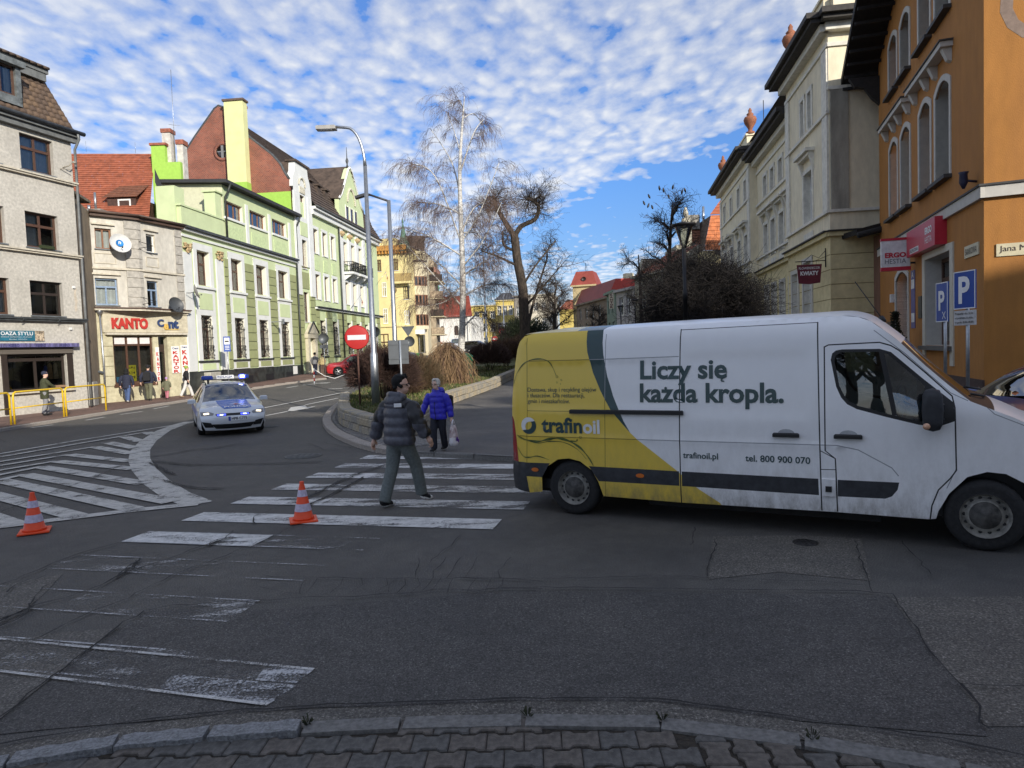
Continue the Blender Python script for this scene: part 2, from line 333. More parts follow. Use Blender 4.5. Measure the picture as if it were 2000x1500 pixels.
def window(fac, x0, x1, z0, z1, depth=.18, nx=2, tr=.34, frame='frame_brown', fw=.07, curtain=None, panes=True, glass='glass', sill=None, tr_n=None, room='room_dark'):
    """window part (frame, dark room box, curtain) with one child pane per light"""
    w, h = round(x1-x0, 2), round(z1-z0, 2); key = (w, h, nx, tr, frame, fw, curtain, glass, tr_n, room)
    if key not in WCACHE:
        mb = MB(); f = fw; d0, d1 = 0, .06
        mb.box(0, w, d0, d1, 0, f); mb.box(0, w, d0, d1, h-f, h); mb.box(0, f, d0, d1, f, h-f); mb.box(w-f, w, d0, d1, f, h-f)
        rows = [(f, h-f)]
        if tr: zt = h*(1-tr); rows = [(f, zt-f*.6), (zt+f*.6, h-f)]; mb.box(f, w-f, d0-.015, d1, zt-f*.6, zt+f*.6)
        lights = []
        for ri, (a, b) in enumerate(rows):
            k = nx if not (ri == 1 and tr_n) else tr_n
            for i in range(k):
                xa = f+(w-2*f)*i/k; xb = f+(w-2*f)*(i+1)/k
                if i < k-1: mb.box(xb-f*.5, xb+f*.5, d0-.004, d1-.004, a, b)
                lights.append((xa+(f*.5 if i else 0), xb-(f*.5 if i < k-1 else 0), a, b))
        # room behind
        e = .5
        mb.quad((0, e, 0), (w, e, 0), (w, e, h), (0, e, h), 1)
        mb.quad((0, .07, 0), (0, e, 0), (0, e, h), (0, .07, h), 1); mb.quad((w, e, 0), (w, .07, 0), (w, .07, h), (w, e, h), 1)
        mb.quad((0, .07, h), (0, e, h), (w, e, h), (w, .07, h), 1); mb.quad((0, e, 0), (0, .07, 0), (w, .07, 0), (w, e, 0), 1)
        if curtain:
            n = max(8, int(w*14)); spans = {'full': [(0, 1)], 'sides': [(0, .28), (.72, 1)], 'left': [(0, .5)], 'right': [(.5, 1)], 'half': [(0, 1)], 'blind': [(0, 1)]}[curtain]
            zb, zt = (h*.03, h*.97)
            if curtain == 'half': zt = h*.5
            if curtain == 'blind': zb = h*.45
            for a, b in spans:
                k = max(4, int(n*(b-a))); pts = []
                for i in range(k+1):
                    x = w*(a+(b-a)*i/k); y = .14+(.0 if curtain == 'blind' else .018*math.sin(i*2.1)+.008*math.sin(i*5.3)); pts.append((x, y))
                for i in range(k): mb.quad((pts[i][0], pts[i][1], zb), (pts[i+1][0], pts[i+1][1], zb), (pts[i+1][0], pts[i+1][1], zt), (pts[i][0], pts[i][1], zt), 2)
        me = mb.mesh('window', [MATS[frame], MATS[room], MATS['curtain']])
        pm = []
        if panes:
            for (a, b, c, d) in lights:
                q = MB().quad((a, .03, c), (b, .03, c), (b, .03, d), (a, .03, d)); pm.append(q.mesh('pane', [MATS[glass]]))
        WCACHE[key] = (me, pm)
    me, pm = WCACHE[key]
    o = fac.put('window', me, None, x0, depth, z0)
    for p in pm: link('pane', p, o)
    if sill:
        sm = MB().box(-.06, w+.06, -depth-.08, .0, -.05, 0.0).mesh('sill', [MATS[sill]]); link('sill', sm, o, (0, 0, -.002))
    return o
M('frame_brown', (.09, .045, .028), .5, var=.15, scale=20); M('frame_dark', (.035, .025, .02), .5, var=.1); M('frame_white', (.75, .75, .72), .5, var=.06)
M('frame_blue', (.22, .30, .42), .6, var=.2, scale=12); M('frame_rust', (.22, .10, .05), .5, var=.15); M('frame_grey', (.2, .2, .2), .5)
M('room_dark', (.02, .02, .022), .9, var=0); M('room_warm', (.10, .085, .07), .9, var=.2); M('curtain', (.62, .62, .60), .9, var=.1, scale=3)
glass_mat('glass', (.72, .76, .76)); glass_mat('glass_dark', (.3, .33, .34)); glass_mat('glass_car', (.36, .42, .42), .01, 1.7)
M('steel_gal', (.42, .44, .46), .38, .85, var=.12, scale=14); M('steel_dark', (.035, .036, .04), .45, .3, var=.1); M('zinc', (.22, .24, .25), .5, .5, var=.25, scale=3)
M('white_paint', (.78, .78, .77), .5, var=.05); M('black', (.012, .012, .013), .5, var=0); M('rubber', (.018, .018, .019), .85, var=.25, scale=25, bump=.2)
M('red_paint', (.42, .018, .016), .45, var=.06); M('blue_sign', (.02, .07, .32), .45, var=.05); M('grey_sign', (.12, .13, .14), .5, .4, var=.1, scale=3)
# ================================================================== ground
ASPH = asphalt_mat('asphalt', (.092, .087, .080)); ASPH2 = asphalt_mat('asphalt_old', (.112, .104, .092), 60); ASPH3 = asphalt_mat('asphalt_path', (.115, .108, .099), 70)
ASPH4 = asphalt_mat('asphalt_dark', (.076, .072, .068), 80)
P_GOOD = paint_mat('paint_fresh', (.66, .65, .62), .435); P_WORN = paint_mat('paint_worn', (.60, .59, .56), .48); P_GHOST = paint_mat('paint_ghost', (.50, .49, .47), .575)
P_HATCH = paint_mat('paint_hatch', (.55, .53, .48), .43, streak=(1, 1, 1)); P_LINE = paint_mat('paint_line', (.6, .59, .56), .39)
M('soil', (.035, .028, .02), .95, var=.4, scale=30, bump=.5); M('crack_dark', (.022, .021, .020), .95, var=.3, scale=30)
def gp(u, v, z=0.):
    d = CR*((u-1000)/FPX)-CU*((v-750)/FPX)+CF; t = (z-CAM_H)/d.z
    return Vector((d.x*t, d.y*t, z))
def gpr(u, v):            # on the rising road
    z = 0
    for _ in range(8): p = gp(u, v, z); z = gz(p.x, p.y)
    return Vector((p.x, p.y, z))
def ticks(spans): 
    r = []
    for a, b, s in spans:
        x = a
        while x < b-1e-6: r.append(x); x += s
    return r+[spans[-1][1]]
def make_road():
    xs = ticks([(-2500, -500, 500), (-500, -60, 55), (-60, 60, 2.0), (60, 500, 55), (500, 2500, 500)]); ys = ticks([(-1500, -300, 400), (-300, -20, 40), (-20, 130, 2.0), (130, 500, 37), (500, 3500, 600)])
    mb = MB(); nx = len(xs); vs = [(x, y, gz(x, y)) for y in ys for x in xs]
    mb.add(vs, [(j*nx+i, j*nx+i+1, (j+1)*nx+i+1, (j+1)*nx+i) for j in range(len(ys)-1) for i in range(nx-1)], 0, True)
    return struct(mb.build('road', [ASPH]))
ROAD = make_road()
def flat(name, pts, mat, z, parent=ROAD, rise=True):
    mb = MB(); n = len(pts); mb.add([(p[0], p[1], (gz(p[0], p[1]) if rise else 0)+z) for p in pts], [tuple(range(n))])
    me = mb.mesh(name, [mat])
    if me.polygons[0].normal.z < 0: me.flip_normals()
    return link(name, me, parent)
def band(name, pts, w, mat, z, parent=ROAD, jit=0):
    """ribbon along a ground polyline"""
    pts = [Vector((p[0], p[1], 0)) for p in pts]
    if jit:
        q = []
        for a, b in zip(pts, pts[1:]):
            k = max(1, int((b-a).length/.11)); nrm = Vector((-(b-a).y, (b-a).x, 0)).normalized()
            for i in range(k): q.append(a.lerp(b, i/k)+nrm*random.gauss(0, jit))
        pts = q+[pts[-1]]
    vs = []; fs = []
    for i, p in enumerate(pts):
        t = (pts[min(i+1, len(pts)-1)]-pts[max(i-1, 0)]).normalized(); nn = Vector((-t.y, t.x, 0)); ww = w if not jit else w*random.uniform(.35, 1.5)
        for s in (-.5, .5): q = p+nn*ww*s; vs.append((q.x, q.y, gz(q.x, q.y)+z))
    fs = [(2*i, 2*i+2, 2*i+3, 2*i+1) for i in range(len(pts)-1)]
    me = MB().add(vs, fs).mesh(name, [mat])
    if me.polygons[0].normal.z < 0: me.flip_normals()
    return link(name, me, parent)
# asphalt patches of other age
c7 = lambda x, y: gp(x/1.887, 780+y/1.887); c8 = lambda x, y: gp(900+x/1.818, 1000+y/1.818)
flat('asphalt_patch', [c7(*p) for p in [(-300, 930), (60, 885), (250, 858), (433, 845), (330, 920), (150, 1060), (0, 1180), (-300, 1400)]], ASPH2, .004)
flat('asphalt_patch', [c7(*p) for p in [(-200, 720), (0, 685), (230, 645), (160, 720), (90, 780), (-200, 870)]], ASPH2, .004)
flat('asphalt_patch', [gp(*p) for p in [(1392, 1048), (1560, 1046), (1682, 1052), (1702, 1135), (1520, 1118), (1384, 1132)]], ASPH2, .004)
flat('asphalt_patch', [gp(*p) for p in [(1740, 1168), (1835, 1300), (1925, 1420), (2100, 1420), (2300, 1200), (1990, 1165)]], ASPH2, .004)
flat('asphalt_patch', [gp(*p) for p in [(290, 1190), (520, 1192), (1000, 1155), (1735, 1165), (1880, 1345), (1930, 1440), (1500, 1404), (1000, 1376), (610, 1384), (100, 1425), (-40, 1440), (180, 1270)]], ASPH4, .005)
# zebra crossing
def zebra():
    dx, dy = 1, -.242
    for k in range(-3, 8):
        yl = 7.09+.96*k; xl = -4.94+.27*(yl-7.09); w = .46
        xr = .1+.39*((yl-1.0)-9); L = xr-xl
        if k == -3: continue
        q = lambda t, s: (xl+L*t+.22*s*w, yl+L*t*dy+s*w)
        segs = {7: [(0, .35, P_GOOD), (.35, 1, P_GOOD)], 6: [(0, .5, P_WORN), (.5, 1, P_GOOD)], 5: [(0, .25, P_GOOD), (.25, 1, P_WORN)], 4: [(0, .12, P_GOOD), (.12, 1, P_WORN)],
                3: [(0, .32, P_GOOD), (.32, .62, P_WORN), (.62, 1, P_WORN)], 2: [(0, .5, P_GOOD), (.5, 1, P_GOOD)], 1: [(0, .42, P_GOOD), (.42, .68, P_GHOST)], 0: [(0, .45, P_GHOST)],
                -1: [(.3, .75, P_GHOST)], -2: [(.45, .82, P_GHOST)]}[k]
        for a, b, mt in segs: flat('zebra_stripe', [q(a, 0), q(b, 0), q(b, 1), q(a, 1)], mt, .009)
        if k <= 1:
            for s in (.02, .98): band('paint_trace', [q(0 if k > -2 else .25, s), q(.75, s)], .02, paint_mat('paint_half', (.52, .52, .52), .515), .013)
    a, b, c, d = (-4.2, 5.30), (-1.4, 4.54), (-1.55, 4.09), (-4.0, 4.80)
    flat('zebra_stripe', [(-2.6, 4.865), b, c, (-2.55, 4.43)], P_GHOST, .009)
    flat('zebra_stripe', [(-2.35, 4.55), (-1.45, 4.33), c, (-2.35, 4.36)], paint_mat('paint_half', (.52, .52, .52), .515), .013); flat('zebra_stripe', [(-1.75, 4.64), b, (-1.46, 4.36), (-1.75, 4.42)], paint_mat('paint_half', (.52, .52, .52), .515), .013)
    band('paint_trace', [a, b], .03, P_WORN, .017); band('paint_trace', [d, c], .03, P_WORN, .017)
zebra()
# hatched ghost island
def hatch():
    G = gp
    cur = [G(*p) for p in [(372, 824), (352, 829), (318, 842), (289, 862), (274, 880), (272, 898), (281, 917), (305, 942), (345, 968), (388, 985)]]
    band('hatch_border', cur, .42, P_HATCH, .009)
    band('hatch_border', [G(388, 985), G(250, 999), (-6.83, 9.03), (-12, 6.8)], .24, P_HATCH, .013)
    band('hatch_border', [G(372, 826), G(150, 861), G(0, 887), (-14.4, 9)], .16, P_HATCH, .013)
    for a, b in [((185, 874), (258, 887)), ((209, 865), (265, 876)), ((244, 854), (275, 863)), ((286, 845), (297, 849)), ((135, 889), (257, 902)), ((109, 902), (262, 917)), ((80, 913), (282, 946)), ((48, 928), (335, 982)), ((0, 939), (262, 996)), ((-60, 955), (150, 1010)), ((-120, 975), (30, 1027))]:
        band('hatch_stripe', [G(*a), G(*b)], .30, P_HATCH, .017)
    for a, b in [((286, 845), (0, 894)), ((185, 874), (0, 903)), ((135, 889), (0, 911)), ((109, 902), (0, 920)), ((80, 913), (0, 929)), ((48, 928), (0, 939))]:
        p, q = G(*a), G(*b); e = p+(q-p)*(1+3/(q-p).length)
        band('hatch_stripe', [p, e], .17, P_HATCH, .021)
hatch()
for a, b, w in [((60, 836), (104, 830), .13), ((168, 821), (204, 815), .13), ((234, 810), (278, 804), .13), ((300, 799), (330, 793), .12), ((560, 757), (582, 753), .2), ((592, 751), (613, 748), .2), ((615, 741), (640, 739), .25), ((625, 745), (645, 743), .25), ((640, 735), (668, 734), .25), ((515, 797), (680, 765), .16)]:
    band('lane_line', [gpr(*a), gpr(*b)], w, P_LINE, .009)
flat('lane_arrow', [gpr(*p) for p in [(561, 804), (568, 796), (596, 792), (600, 796), (619, 793), (602, 798), (573, 803)]], P_LINE, .009)
band('lane_arrow', [gpr(597, 791), gpr(661, 778)], .14, P_LINE, .013)
band('lane_line', [gpr(520, 812), gpr(566, 803)], .14, P_LINE, .009)
# cracks and joints
CR7 = [([(0, 690), (100, 655), (200, 610), (290, 575), (440, 535)], .045), ([(0, 830), (60, 795), (130, 765), (250, 740), (380, 690), (440, 655), (560, 615), (640, 590), (740, 550), (830, 520), (860, 490)], .045),
       ([(0, 940), (150, 885), (300, 810), (400, 765), (470, 740), (560, 690), (640, 655), (760, 610), (900, 555), (980, 520), (1090, 470)], .022), ([(-100, 1270), (0, 1180), (150, 1060), (300, 950), (430, 850), (530, 790)], .028),
       ([(530, 785), (700, 765), (900, 755), (1100, 740), (1300, 735), (1450, 725), (1650, 712), (2000, 707)], .022), ([(970, 655), (1050, 665), (1250, 665), (1450, 668), (1700, 668), (1850, 668), (2000, 680)], .018),
       ([(1090, 385), (1180, 345), (1260, 305), (1330, 275), (1430, 240)], .10), ([(1120, 400), (1200, 365), (1290, 320), (1340, 290)], .06), ([(545, 215), (620, 205), (700, 190), (790, 182), (890, 165)], .07), ([(560, 230), (700, 245), (860, 242), (1000, 240), (1180, 235)], .06),
       ([(600, 300), (660, 320), (740, 330), (830, 332)], .08), ([(550, 235), (590, 262), (640, 280)], .10), ([(940, 465), (935, 440), (1000, 410), (1090, 380)], .025), ([(430, 665), (470, 640), (510, 600)], .06), ([(770, 545), (820, 525), (860, 515)], .09), ([(0, 835), (40, 805), (90, 785)], .14),
       ([(110, 765), (160, 700), (180, 690)], .025), ([(0, 700), (80, 690), (170, 655)], .018), ([(30, 720), (60, 690), (110, 670)], .02), ([(700, 440), (760, 430), (830, 425)], .018), ([(960, 700), (1010, 715), (1110, 725)], .014),
       ([(0, 150), (20, 160)], .02), ([(150, 360), (330, 300), (450, 245)], .035), ([(0, 420), (90, 385), (130, 370)], .03), ([(1580, 610), (1640, 560), (1700, 505)], .014), ([(1190, 160), (1260, 175), (1310, 185)], .04), ([(1140, 165), (1200, 190), (1290, 178)], .03)]
for x in (1120, 1160, 1250, 1320, 1400, 1440, 1490, 1530, 1580, 1610, 1660, 1740, 1790, 1840):
    CR7.append(([(x+random.uniform(0, 30), 668), (x+random.uniform(-10, 15), 692), (x-20+random.uniform(-15, 15), 722)], random.uniform(.008, .016)))
for x in (1530, 1600, 1650, 1720, 1830): CR7.append(([(x, 668), (x+10, 640), (x+random.uniform(10, 60), 590)], .012))
for pl, w in CR7:
    for k in range(1 if w < .05 else 4): band('crack', [c7(*p)+Vector((random.gauss(0, w*.5), random.gauss(0, w*.5), 0))*(k > 0) for p in pl], min(.016, w*.5), MATS['crack_dark'], .024+.001*k, jit=.016)
for pl, w in [([(0, 285), (300, 275), (650, 280), (1000, 285), (1400, 290), (1530, 300), (1600, 400), (1700, 540), (1770, 620)], .022), ([(1770, 620), (1830, 700), (1840, 760), (1880, 785)], .03), ([(0, 240), (340, 245), (700, 235), (870, 240), (1250, 255), (1450, 270)], .014), ([(870, 235), (890, 170), (910, 100)], .02), ([(1560, 110), (1620, 170), (1670, 230)], .014), ([(1770, 622), (2000, 632), (2200, 640)], .02), ([(1400, 110), (1430, 200), (1460, 290)], .02), ([(820, 125), (830, 60)], .015)]:
    band('crack', [c8(*p) for p in pl], w*.5, MATS['crack_dark'], .024, jit=.010)
# manhole lids
M('cast_iron', (.055, .052, .05), .6, .6, var=.3, scale=20)
for i, (p, r) in enumerate([(gp(518, 834), .33), (gp(592, 891), .33), (gp(1573, 1061), .105)]):
    mb = MB(); mb.lathe([(r*1.18, 0), (r*1.18, .008), (r*1.06, .010), (r*1.05, .006), (r, .006), (r, .011), (.001, .012)], 28, cap=False)
    for j in range(-2, 3):
        for k in range(-2, 3):
            if math.hypot(j, k) < 2.3: mb.box((j-.28)*r*.36, (j+.28)*r*.36, (k-.28)*r*.36, (k+.28)*r*.36, .010, .016)
    mb.build('manhole_lid', [MATS['cast_iron'] if i == 2 else M('lid_concrete', (.11, .11, .105), .8, var=.2, scale=12)], ROAD, (p.x, p.y, .004))
# ---------------------------------------------------------------- left pavement
PAVE_L = brick_mat('pavement_clinker', (.20, .115, .085), (.155, .095, .075), (.09, .08, .07), 4.2, rot=(0, 0, 0), ms=.012)
GRAN = M('granite', (.34, .30, .26), .8, var=.25, scale=25, bump=.3, bscale=90); GRAN_G = M('granite_grey', (.22, .225, .23), .8, var=.35, scale=60, bump=.5, bscale=120); CONC = M('concrete', (.17, .165, .155), .85, var=.25, scale=30, bump=.4, bscale=100)
KERB_L = [(-16.7, 4), (-16.7, 14), (-16.7, 24), (-16.62, 32), (-16.3, 38), (-15.65, 42), (-14.7, 45.2), (-13.1, 49), (-13.0, 52), (-14.6, 56), (-14.6, 72), (-19, 76), (-40, 79)]
def pave_left():
    pts = []
    for a, b in zip(KERB_L, KERB_L[1:]):
        k = max(1, int(math.dist(a, b)/2))
        for i in range(k): pts.append((a[0]+(b[0]-a[0])*i/k, a[1]+(b[1]-a[1])*i/k))
    pts.append(KERB_L[-1]); mb = MB(); vs = []
    for x, y in pts: vs += [(x-.16, y, gz(x, y)+.12), (min(x-2, -24), y, gz(x, y)+.14)]
    mb.add(vs, [(2*i, 2*i+2, 2*i+3, 2*i+1)[::-1] for i in range(len(pts)-1)])
    o = struct(mb.build('pavement', [PAVE_L]))
    proto = MB().bbox(-.48, .48, -.08, .08, -.05, .118, .02).mesh('kerb_stone', [GRAN])
    # stones 0.98 long along the kerb
    acc = 0; i = 0
    for a, b in zip(KERB_L[:7], KERB_L[1:8]):
        L = math.dist(a, b); n = int(L)
        for j in range(n):
            t = (j+.5)/n; x, y = a[0]+(b[0]-a[0])*t, a[1]+(b[1]-a[1])*t
            s = link('kerb_stone', proto, o, (x-.08, y, gz(x, y)+random.uniform(-.006, .006)), math.atan2(b[1]-a[1], b[0]-a[0])); s.scale.x = L/n/.98
    return o
PAVL = pave_left()
# ---------------------------------------------------------------- near pavement (double-T pavers, kerb stones)
NK = [(-4.4, 2.75), (-3.4, 3.33), (-2.74, 3.6), (-2.24, 3.74), (-1.76, 3.79), (-1.25, 3.83), (-.69, 3.85), (0, 3.84), (.76, 3.76), (1.46, 3.54), (2.12, 3.26), (2.75, 2.9), (3.6, 2.3)]
def nky(x):
    for a, b in zip(NK, NK[1:]):
        if a[0] <= x <= b[0]: return a[1]+(b[1]-a[1])*(x-a[0])/(b[0]-a[0])
    return -9
def near_pave():
    inner = [(x, y-.13) for x, y in NK]
    mb = MB(); mb.add([(x, y, .022) for x, y in inner]+[(4.5, -5.6, .022), (-5.5, -5.6, .022)], [tuple(range(len(inner)+2))[::-1]])
    o = struct(mb.build('pavement', [MATS['soil']]))
    # gutter strip of rough concrete along the kerb
    g = MB(); vs = []
    for x, y in NK: vs += [(x, y+.0, .006), (x*1.02, y+.2+.02*math.sin(x*3), .006)]
    g.add(vs, [(2*i, 2*i+1, 2*i+3, 2*i+2)[::-1] for i in range(len(NK)-1)]); g.build('gutter', [ASPH2], ROAD)
    band('crack', [(x*1.02, y+.21+.02*math.sin(x*3)) for x, y in NK], .016, MATS['crack_dark'], .024, jit=.006)
    # double-T paver 0.2 x 0.165
    def paver(l=.196, w=.158, z=.036):
        a, b, e = l/2, w/2, .022
        half = [(-a, -b+.0), (-a*.62, -b), (-a*.38, -b+e), (a*.38, -b+e), (a*.62, -b), (a, -b)]
        top = [(a, b), (a*.62, b), (a*.38, b-e), (-a*.38, b-e), (-a*.62, b), (-a, b)]
        # neighbours interlock: bulge every other row is done by the shape itself
        poly = half+top; mb = MB(); k = .007; n = len(poly)
        v = [(x, y, -.03) for x, y in poly]+[(x, y, z-k) for x, y in poly]+[(x*(1-k/a), y*(1-k/b), z) for x, y in poly]
        mb.add(v, [(i, (i+1) % n, n+(i+1) % n, n+i) for i in range(n)]+[(n+i, n+(i+1) % n, 2*n+(i+1) % n, 2*n+i) for i in range(n)]+[tuple(range(2*n, 3*n))])
        return mb
    mats = [M('paver_grey', (.105, .10, .092), .85, var=.3, scale=22, bump=.4, bscale=150), M('paver_brown', (.12, .105, .09), .85, var=.3, scale=22, bump=.4, bscale=150)]
    ms = [paver().mesh('paver', [mm]) for mm in mats]
    rot = -.03
    for r in range(0, 12):
        for c in range(-26, 8):
            x = c*.2+(r % 2)*.1; y = 3.74-r*.163; x, y = x*math.cos(rot)-(y-3.7)*math.sin(rot), 3.7+x*math.sin(rot)+(y-3.7)*math.cos(rot)
            if x > .83 or x < -4.2 or y > nky(x)-.085 or y < 2.35: continue
            q = link('paver', random.choice(ms), o, (x, y, random.uniform(-.003, .003)), rot+random.gauss(0, .008))
    rot2 = PI/2-.06
    for r in range(0, 14):
        for c in range(-8, 6):
            u, v = c*.2+(r % 2)*.1, r*.163
            x = .98+v; y = 3.2+u-.06*v
            if x > 3.2 or y > nky(x)-.085 or y < 2.4: continue
            link('paver', random.choice(ms), o, (x, y, random.uniform(-.003, .003)), rot2+random.gauss(0, .008))
    kp = NK
    for i, (a, b) in enumerate(zip(kp, kp[1:])):
        L = math.dist(a, b); gr = b[0] < -1.2
        mb = MB()
        n = 7; top = []; vs = []
        for j in range(n+1):
            x = (-.5+j/n)*(L-.03); jj = .012*math.sin(j*2.3+i*1.7) if gr else .002*math.sin(j+i)
            vs += [(x, .0+jj, -.03), (x, .0+jj, (.058 if gr else .04)), (x, -.125+jj*.6, (.062 if gr else .042)), (x, -.125+jj*.6, -.03)]
        fs = []
        for j in range(n):
            for k in range(3): fs.append((4*j+k, 4*j+k+1, 4*j+5+k, 4*j+4+k)[::-1])
        fs += [(0, 1, 2, 3)[::-1], tuple(4*n+k for k in range(4))]
        mb.add(vs, fs); mx = ((a[0]+b[0])/2, (a[1]+b[1])/2, random.uniform(-.006, .006))
        mb.build('kerb_stone', [GRAN_G if gr else CONC], o, mx, math.atan2(b[1]-a[1], b[0]-a[0])+random.gauss(0, .01))
    # weeds in the kerb joints and litter-sized chips
    wd = MB()
    for x in (0.02, .77, -1.22, 1.5):
        for j in range(16):
            a = random.uniform(0, 2*PI); r = random.uniform(.02, .05); y = nky(x)-.02
            wd.add([(x, y, .02), (x+r*math.cos(a)-.004, y+r*math.sin(a), .05+random.uniform(0, .03)), (x+r*math.cos(a)+.004, y+r*math.sin(a)+.004, .05+random.uniform(0, .03))], [(0, 1, 2)])
    stuff(wd.build('joint_weeds', [M('weed', (.03, .035, .015), .9, var=.3)], o))
near_pave()
# ---------------------------------------------------------------- island with planter
ISL_K = [(-8.0, 40), (-7.65, 33.2), (-7.2, 27.7), (-6.27, 22.8), (-5.6, 20.3), (-4.7, 17.85), (-3.5, 15.45), (-2.58, 14.2), (-2.1, 13.86), (-1.05, 13.4), (-.1, 12.85), (1.4, 12.2), (3.5, 11.6), (6, 11.2)]
def smooth(pts, n=4):
    out = []
    for i in range(len(pts)-1):
        p0, p1, p2, p3 = pts[max(i-1, 0)], pts[i], pts[i+1], pts[min(i+2, len(pts)-1)]
        for j in range(n):
            t = j/n
            out.append(tuple(.5*((2*p1[k])+(-p0[k]+p2[k])*t+(2*p0[k]-5*p1[k]+4*p2[k]-p3[k])*t*t+(-p0[k]+3*p1[k]-3*p2[k]+p3[k])*t**3) for k in range(len(p1))))
    return out+[pts[-1]]
def resample(pts, step):
    out = [pts[0]]; acc = 0; last = pts[0]
    for p in pts[1:]:
        d = math.dist(last, p)
        while acc+d >= step:
            t = (step-acc)/d; last = tuple(last[k]+(p[k]-last[k])*t for k in range(len(p))); out.append(last); d = math.dist(last, p); acc = 0
        acc += d; last = p
    return out
IK = smooth(ISL_K)
def island():
    mb = MB(); pl = IK+[(6, 60), (4, 95), (-5, 95), (-8, 60)]
    tri = delaunay_2d_cdt([Vector(p) for p in pl]+[Vector((x, y)) for x in range(-7, 6, 2) for y in range(14, 95, 3) if pin((x, y), pl)], [], [list(range(len(pl)))], 1, 1e-4)
    mb.add([(v.x, v.y, gz(v.x, v.y)+.10) for v in tri[0]], tri[2])
    o = struct(mb.build('path', [ASPH3]))
    for f in o.data.polygons:
        if f.normal.z < 0: o.data.flip_normals(); break
    ks = resample(IK, .9)
    for i, (a, b) in enumerate(zip(ks, ks[1:])):
        L = math.dist(a, b); w = .28 if b[0] < -2.2 else .12
        m2 = MB().bbox(-L/2+.008, L/2-.008, -w, .0, -.05, .125 if w > .2 else .112, .025)
        m2.build('kerb_stone', [GRAN if w > .2 else CONC], o, ((a[0]+b[0])/2, (a[1]+b[1])/2, gz(0, a[1])+random.uniform(-.008, .004)), math.atan2(b[1]-a[1], b[0]-a[0])+PI)
    # wall
    WL = smooth([(-6.9, 27.8), (-5.8, 23.1), (-5.0, 20.0), (-4.26, 18.3), (-3.4, 16.7), (-2.85, 16.2), (-2.45, 16.5), (-2.28, 17.4), (-2.3, 19.5), (-2.42, 22.5), (-2.36, 25.3), (-1.6, 30.5), (-.18, 40.2), (1.2, 48)], 5)
    w = thing('planter_wall', 'low retaining wall of two courses of granite blocks round the green island', 'wall', (-3, 20, .1))
    org = Vector((-3, 20, .1)); WLr = resample(WL, .3)
    def off(pts, d):
        r = []
        for i in range(len(pts)):
            a, b = pts[max(i-1, 0)], pts[min(i+1, len(pts)-1)]; t = Vector((b[0]-a[0], b[1]-a[1])).normalized(); r.append((pts[i][0]-t.y*d, pts[i][1]+t.x*d))
        return r
    inn = off(WLr, .02); inn2 = off(WLr, .34); core = MB(); vs = []
    for a, b in zip(inn, inn2): z = gz(0, a[1]); vs += [(a[0]-org.x, a[1]-org.y, z-.1), (a[0]-org.x, a[1]-org.y, z+.42), (b[0]-org.x, b[1]-org.y, z+.42), (b[0]-org.x, b[1]-org.y, z-.1)]
    core.add(vs, [(4*i+k, 4*i+k+1, 4*i+5+k, 4*i+4+k) for i in range(len(inn)-1) for k in range(3)]+[(0, 1, 2, 3)])
    core.build('core', [M('mortar', (.12, .11, .10), .9, var=.2)], w)
    def stone(l, h, d, sd):
        rnd = random.Random(sd); mb = MB(); k = .022
        j = lambda: rnd.uniform(-.008, .008)
        v = [(-l/2, 0, 0), (l/2, 0, 0), (l/2, 0, h), (-l/2, 0, h), (-l/2+k+j(), -d+j(), k+j()), (l/2-k+j(), -d+j(), k+j()), (l/2-k+j(), -d+j(), h-k+j()), (-l/2+k+j(), -d+j(), h-k+j())]
        mb.add(v, [(4, 5, 6, 7), (0, 1, 5, 4), (1, 2, 6, 5), (2, 3, 7, 6), (3, 0, 4, 7)]); return mb
    smats = [M('block_a', (.36, .32, .25), .85, var=.25, scale=18, bump=.4), M('block_b', (.30, .28, .24), .85, var=.25, scale=18, bump=.4), M('block_c', (.40, .34, .24), .85, var=.25, scale=18, bump=.4)]
    protos = {(l, i): stone(l, .195, .05, i*7+int(l*100)).mesh('wall_block', [smats[i % 3]]) for l in (.24, .29, .36) for i in range(4)}
    cnt = 0
    for course in (0, 1):
        ln = resample(WL, .02); pos = random.uniform(0, .1); i = 0; total = len(ln)*.02
        while pos < total-.4 and cnt < 300:
            l = random.choice((.24, .24, .29)) if pos < 17 else random.choice((.29, .36, .36)); c = ln[int((pos+l/2)/.02)]; c2 = ln[min(len(ln)-1, int((pos+l/2)/.02)+4)]
            a = math.atan2(c2[1]-c[1], c2[0]-c[0])
            link('wall_block', protos[(l, random.randrange(4))], w, (c[0]-org.x, c[1]-org.y, gz(0, c[1])+.005+course*.205), a)
            pos += l+.012; cnt += 1
    # coping stones
    cw = off(WL, .16); ln = resample(cw, .02); pos = 0
    cps = [MB().bbox(-.13, .13, -.18, .18, 0, .07, .02).mesh('coping_stone', [mm]) for mm in smats]
    while pos < len(ln)*.02-.3:
        c = ln[int((pos+.13)/.02)]; c2 = ln[min(len(ln)-1, int((pos+.13)/.02)+4)]
        link('coping_stone', random.choice(cps), w, (c[0]-org.x, c[1]-org.y, gz(0, c[1])+.41+random.uniform(0, .006)), math.atan2(c2[1]-c[1], c2[0]-c[0])); pos += .272
    # setts between kerb and wall on the road side
    st = MB(); il = resample([p for p in IK if p[1] < 30 and p[0] < -2.4], .11)
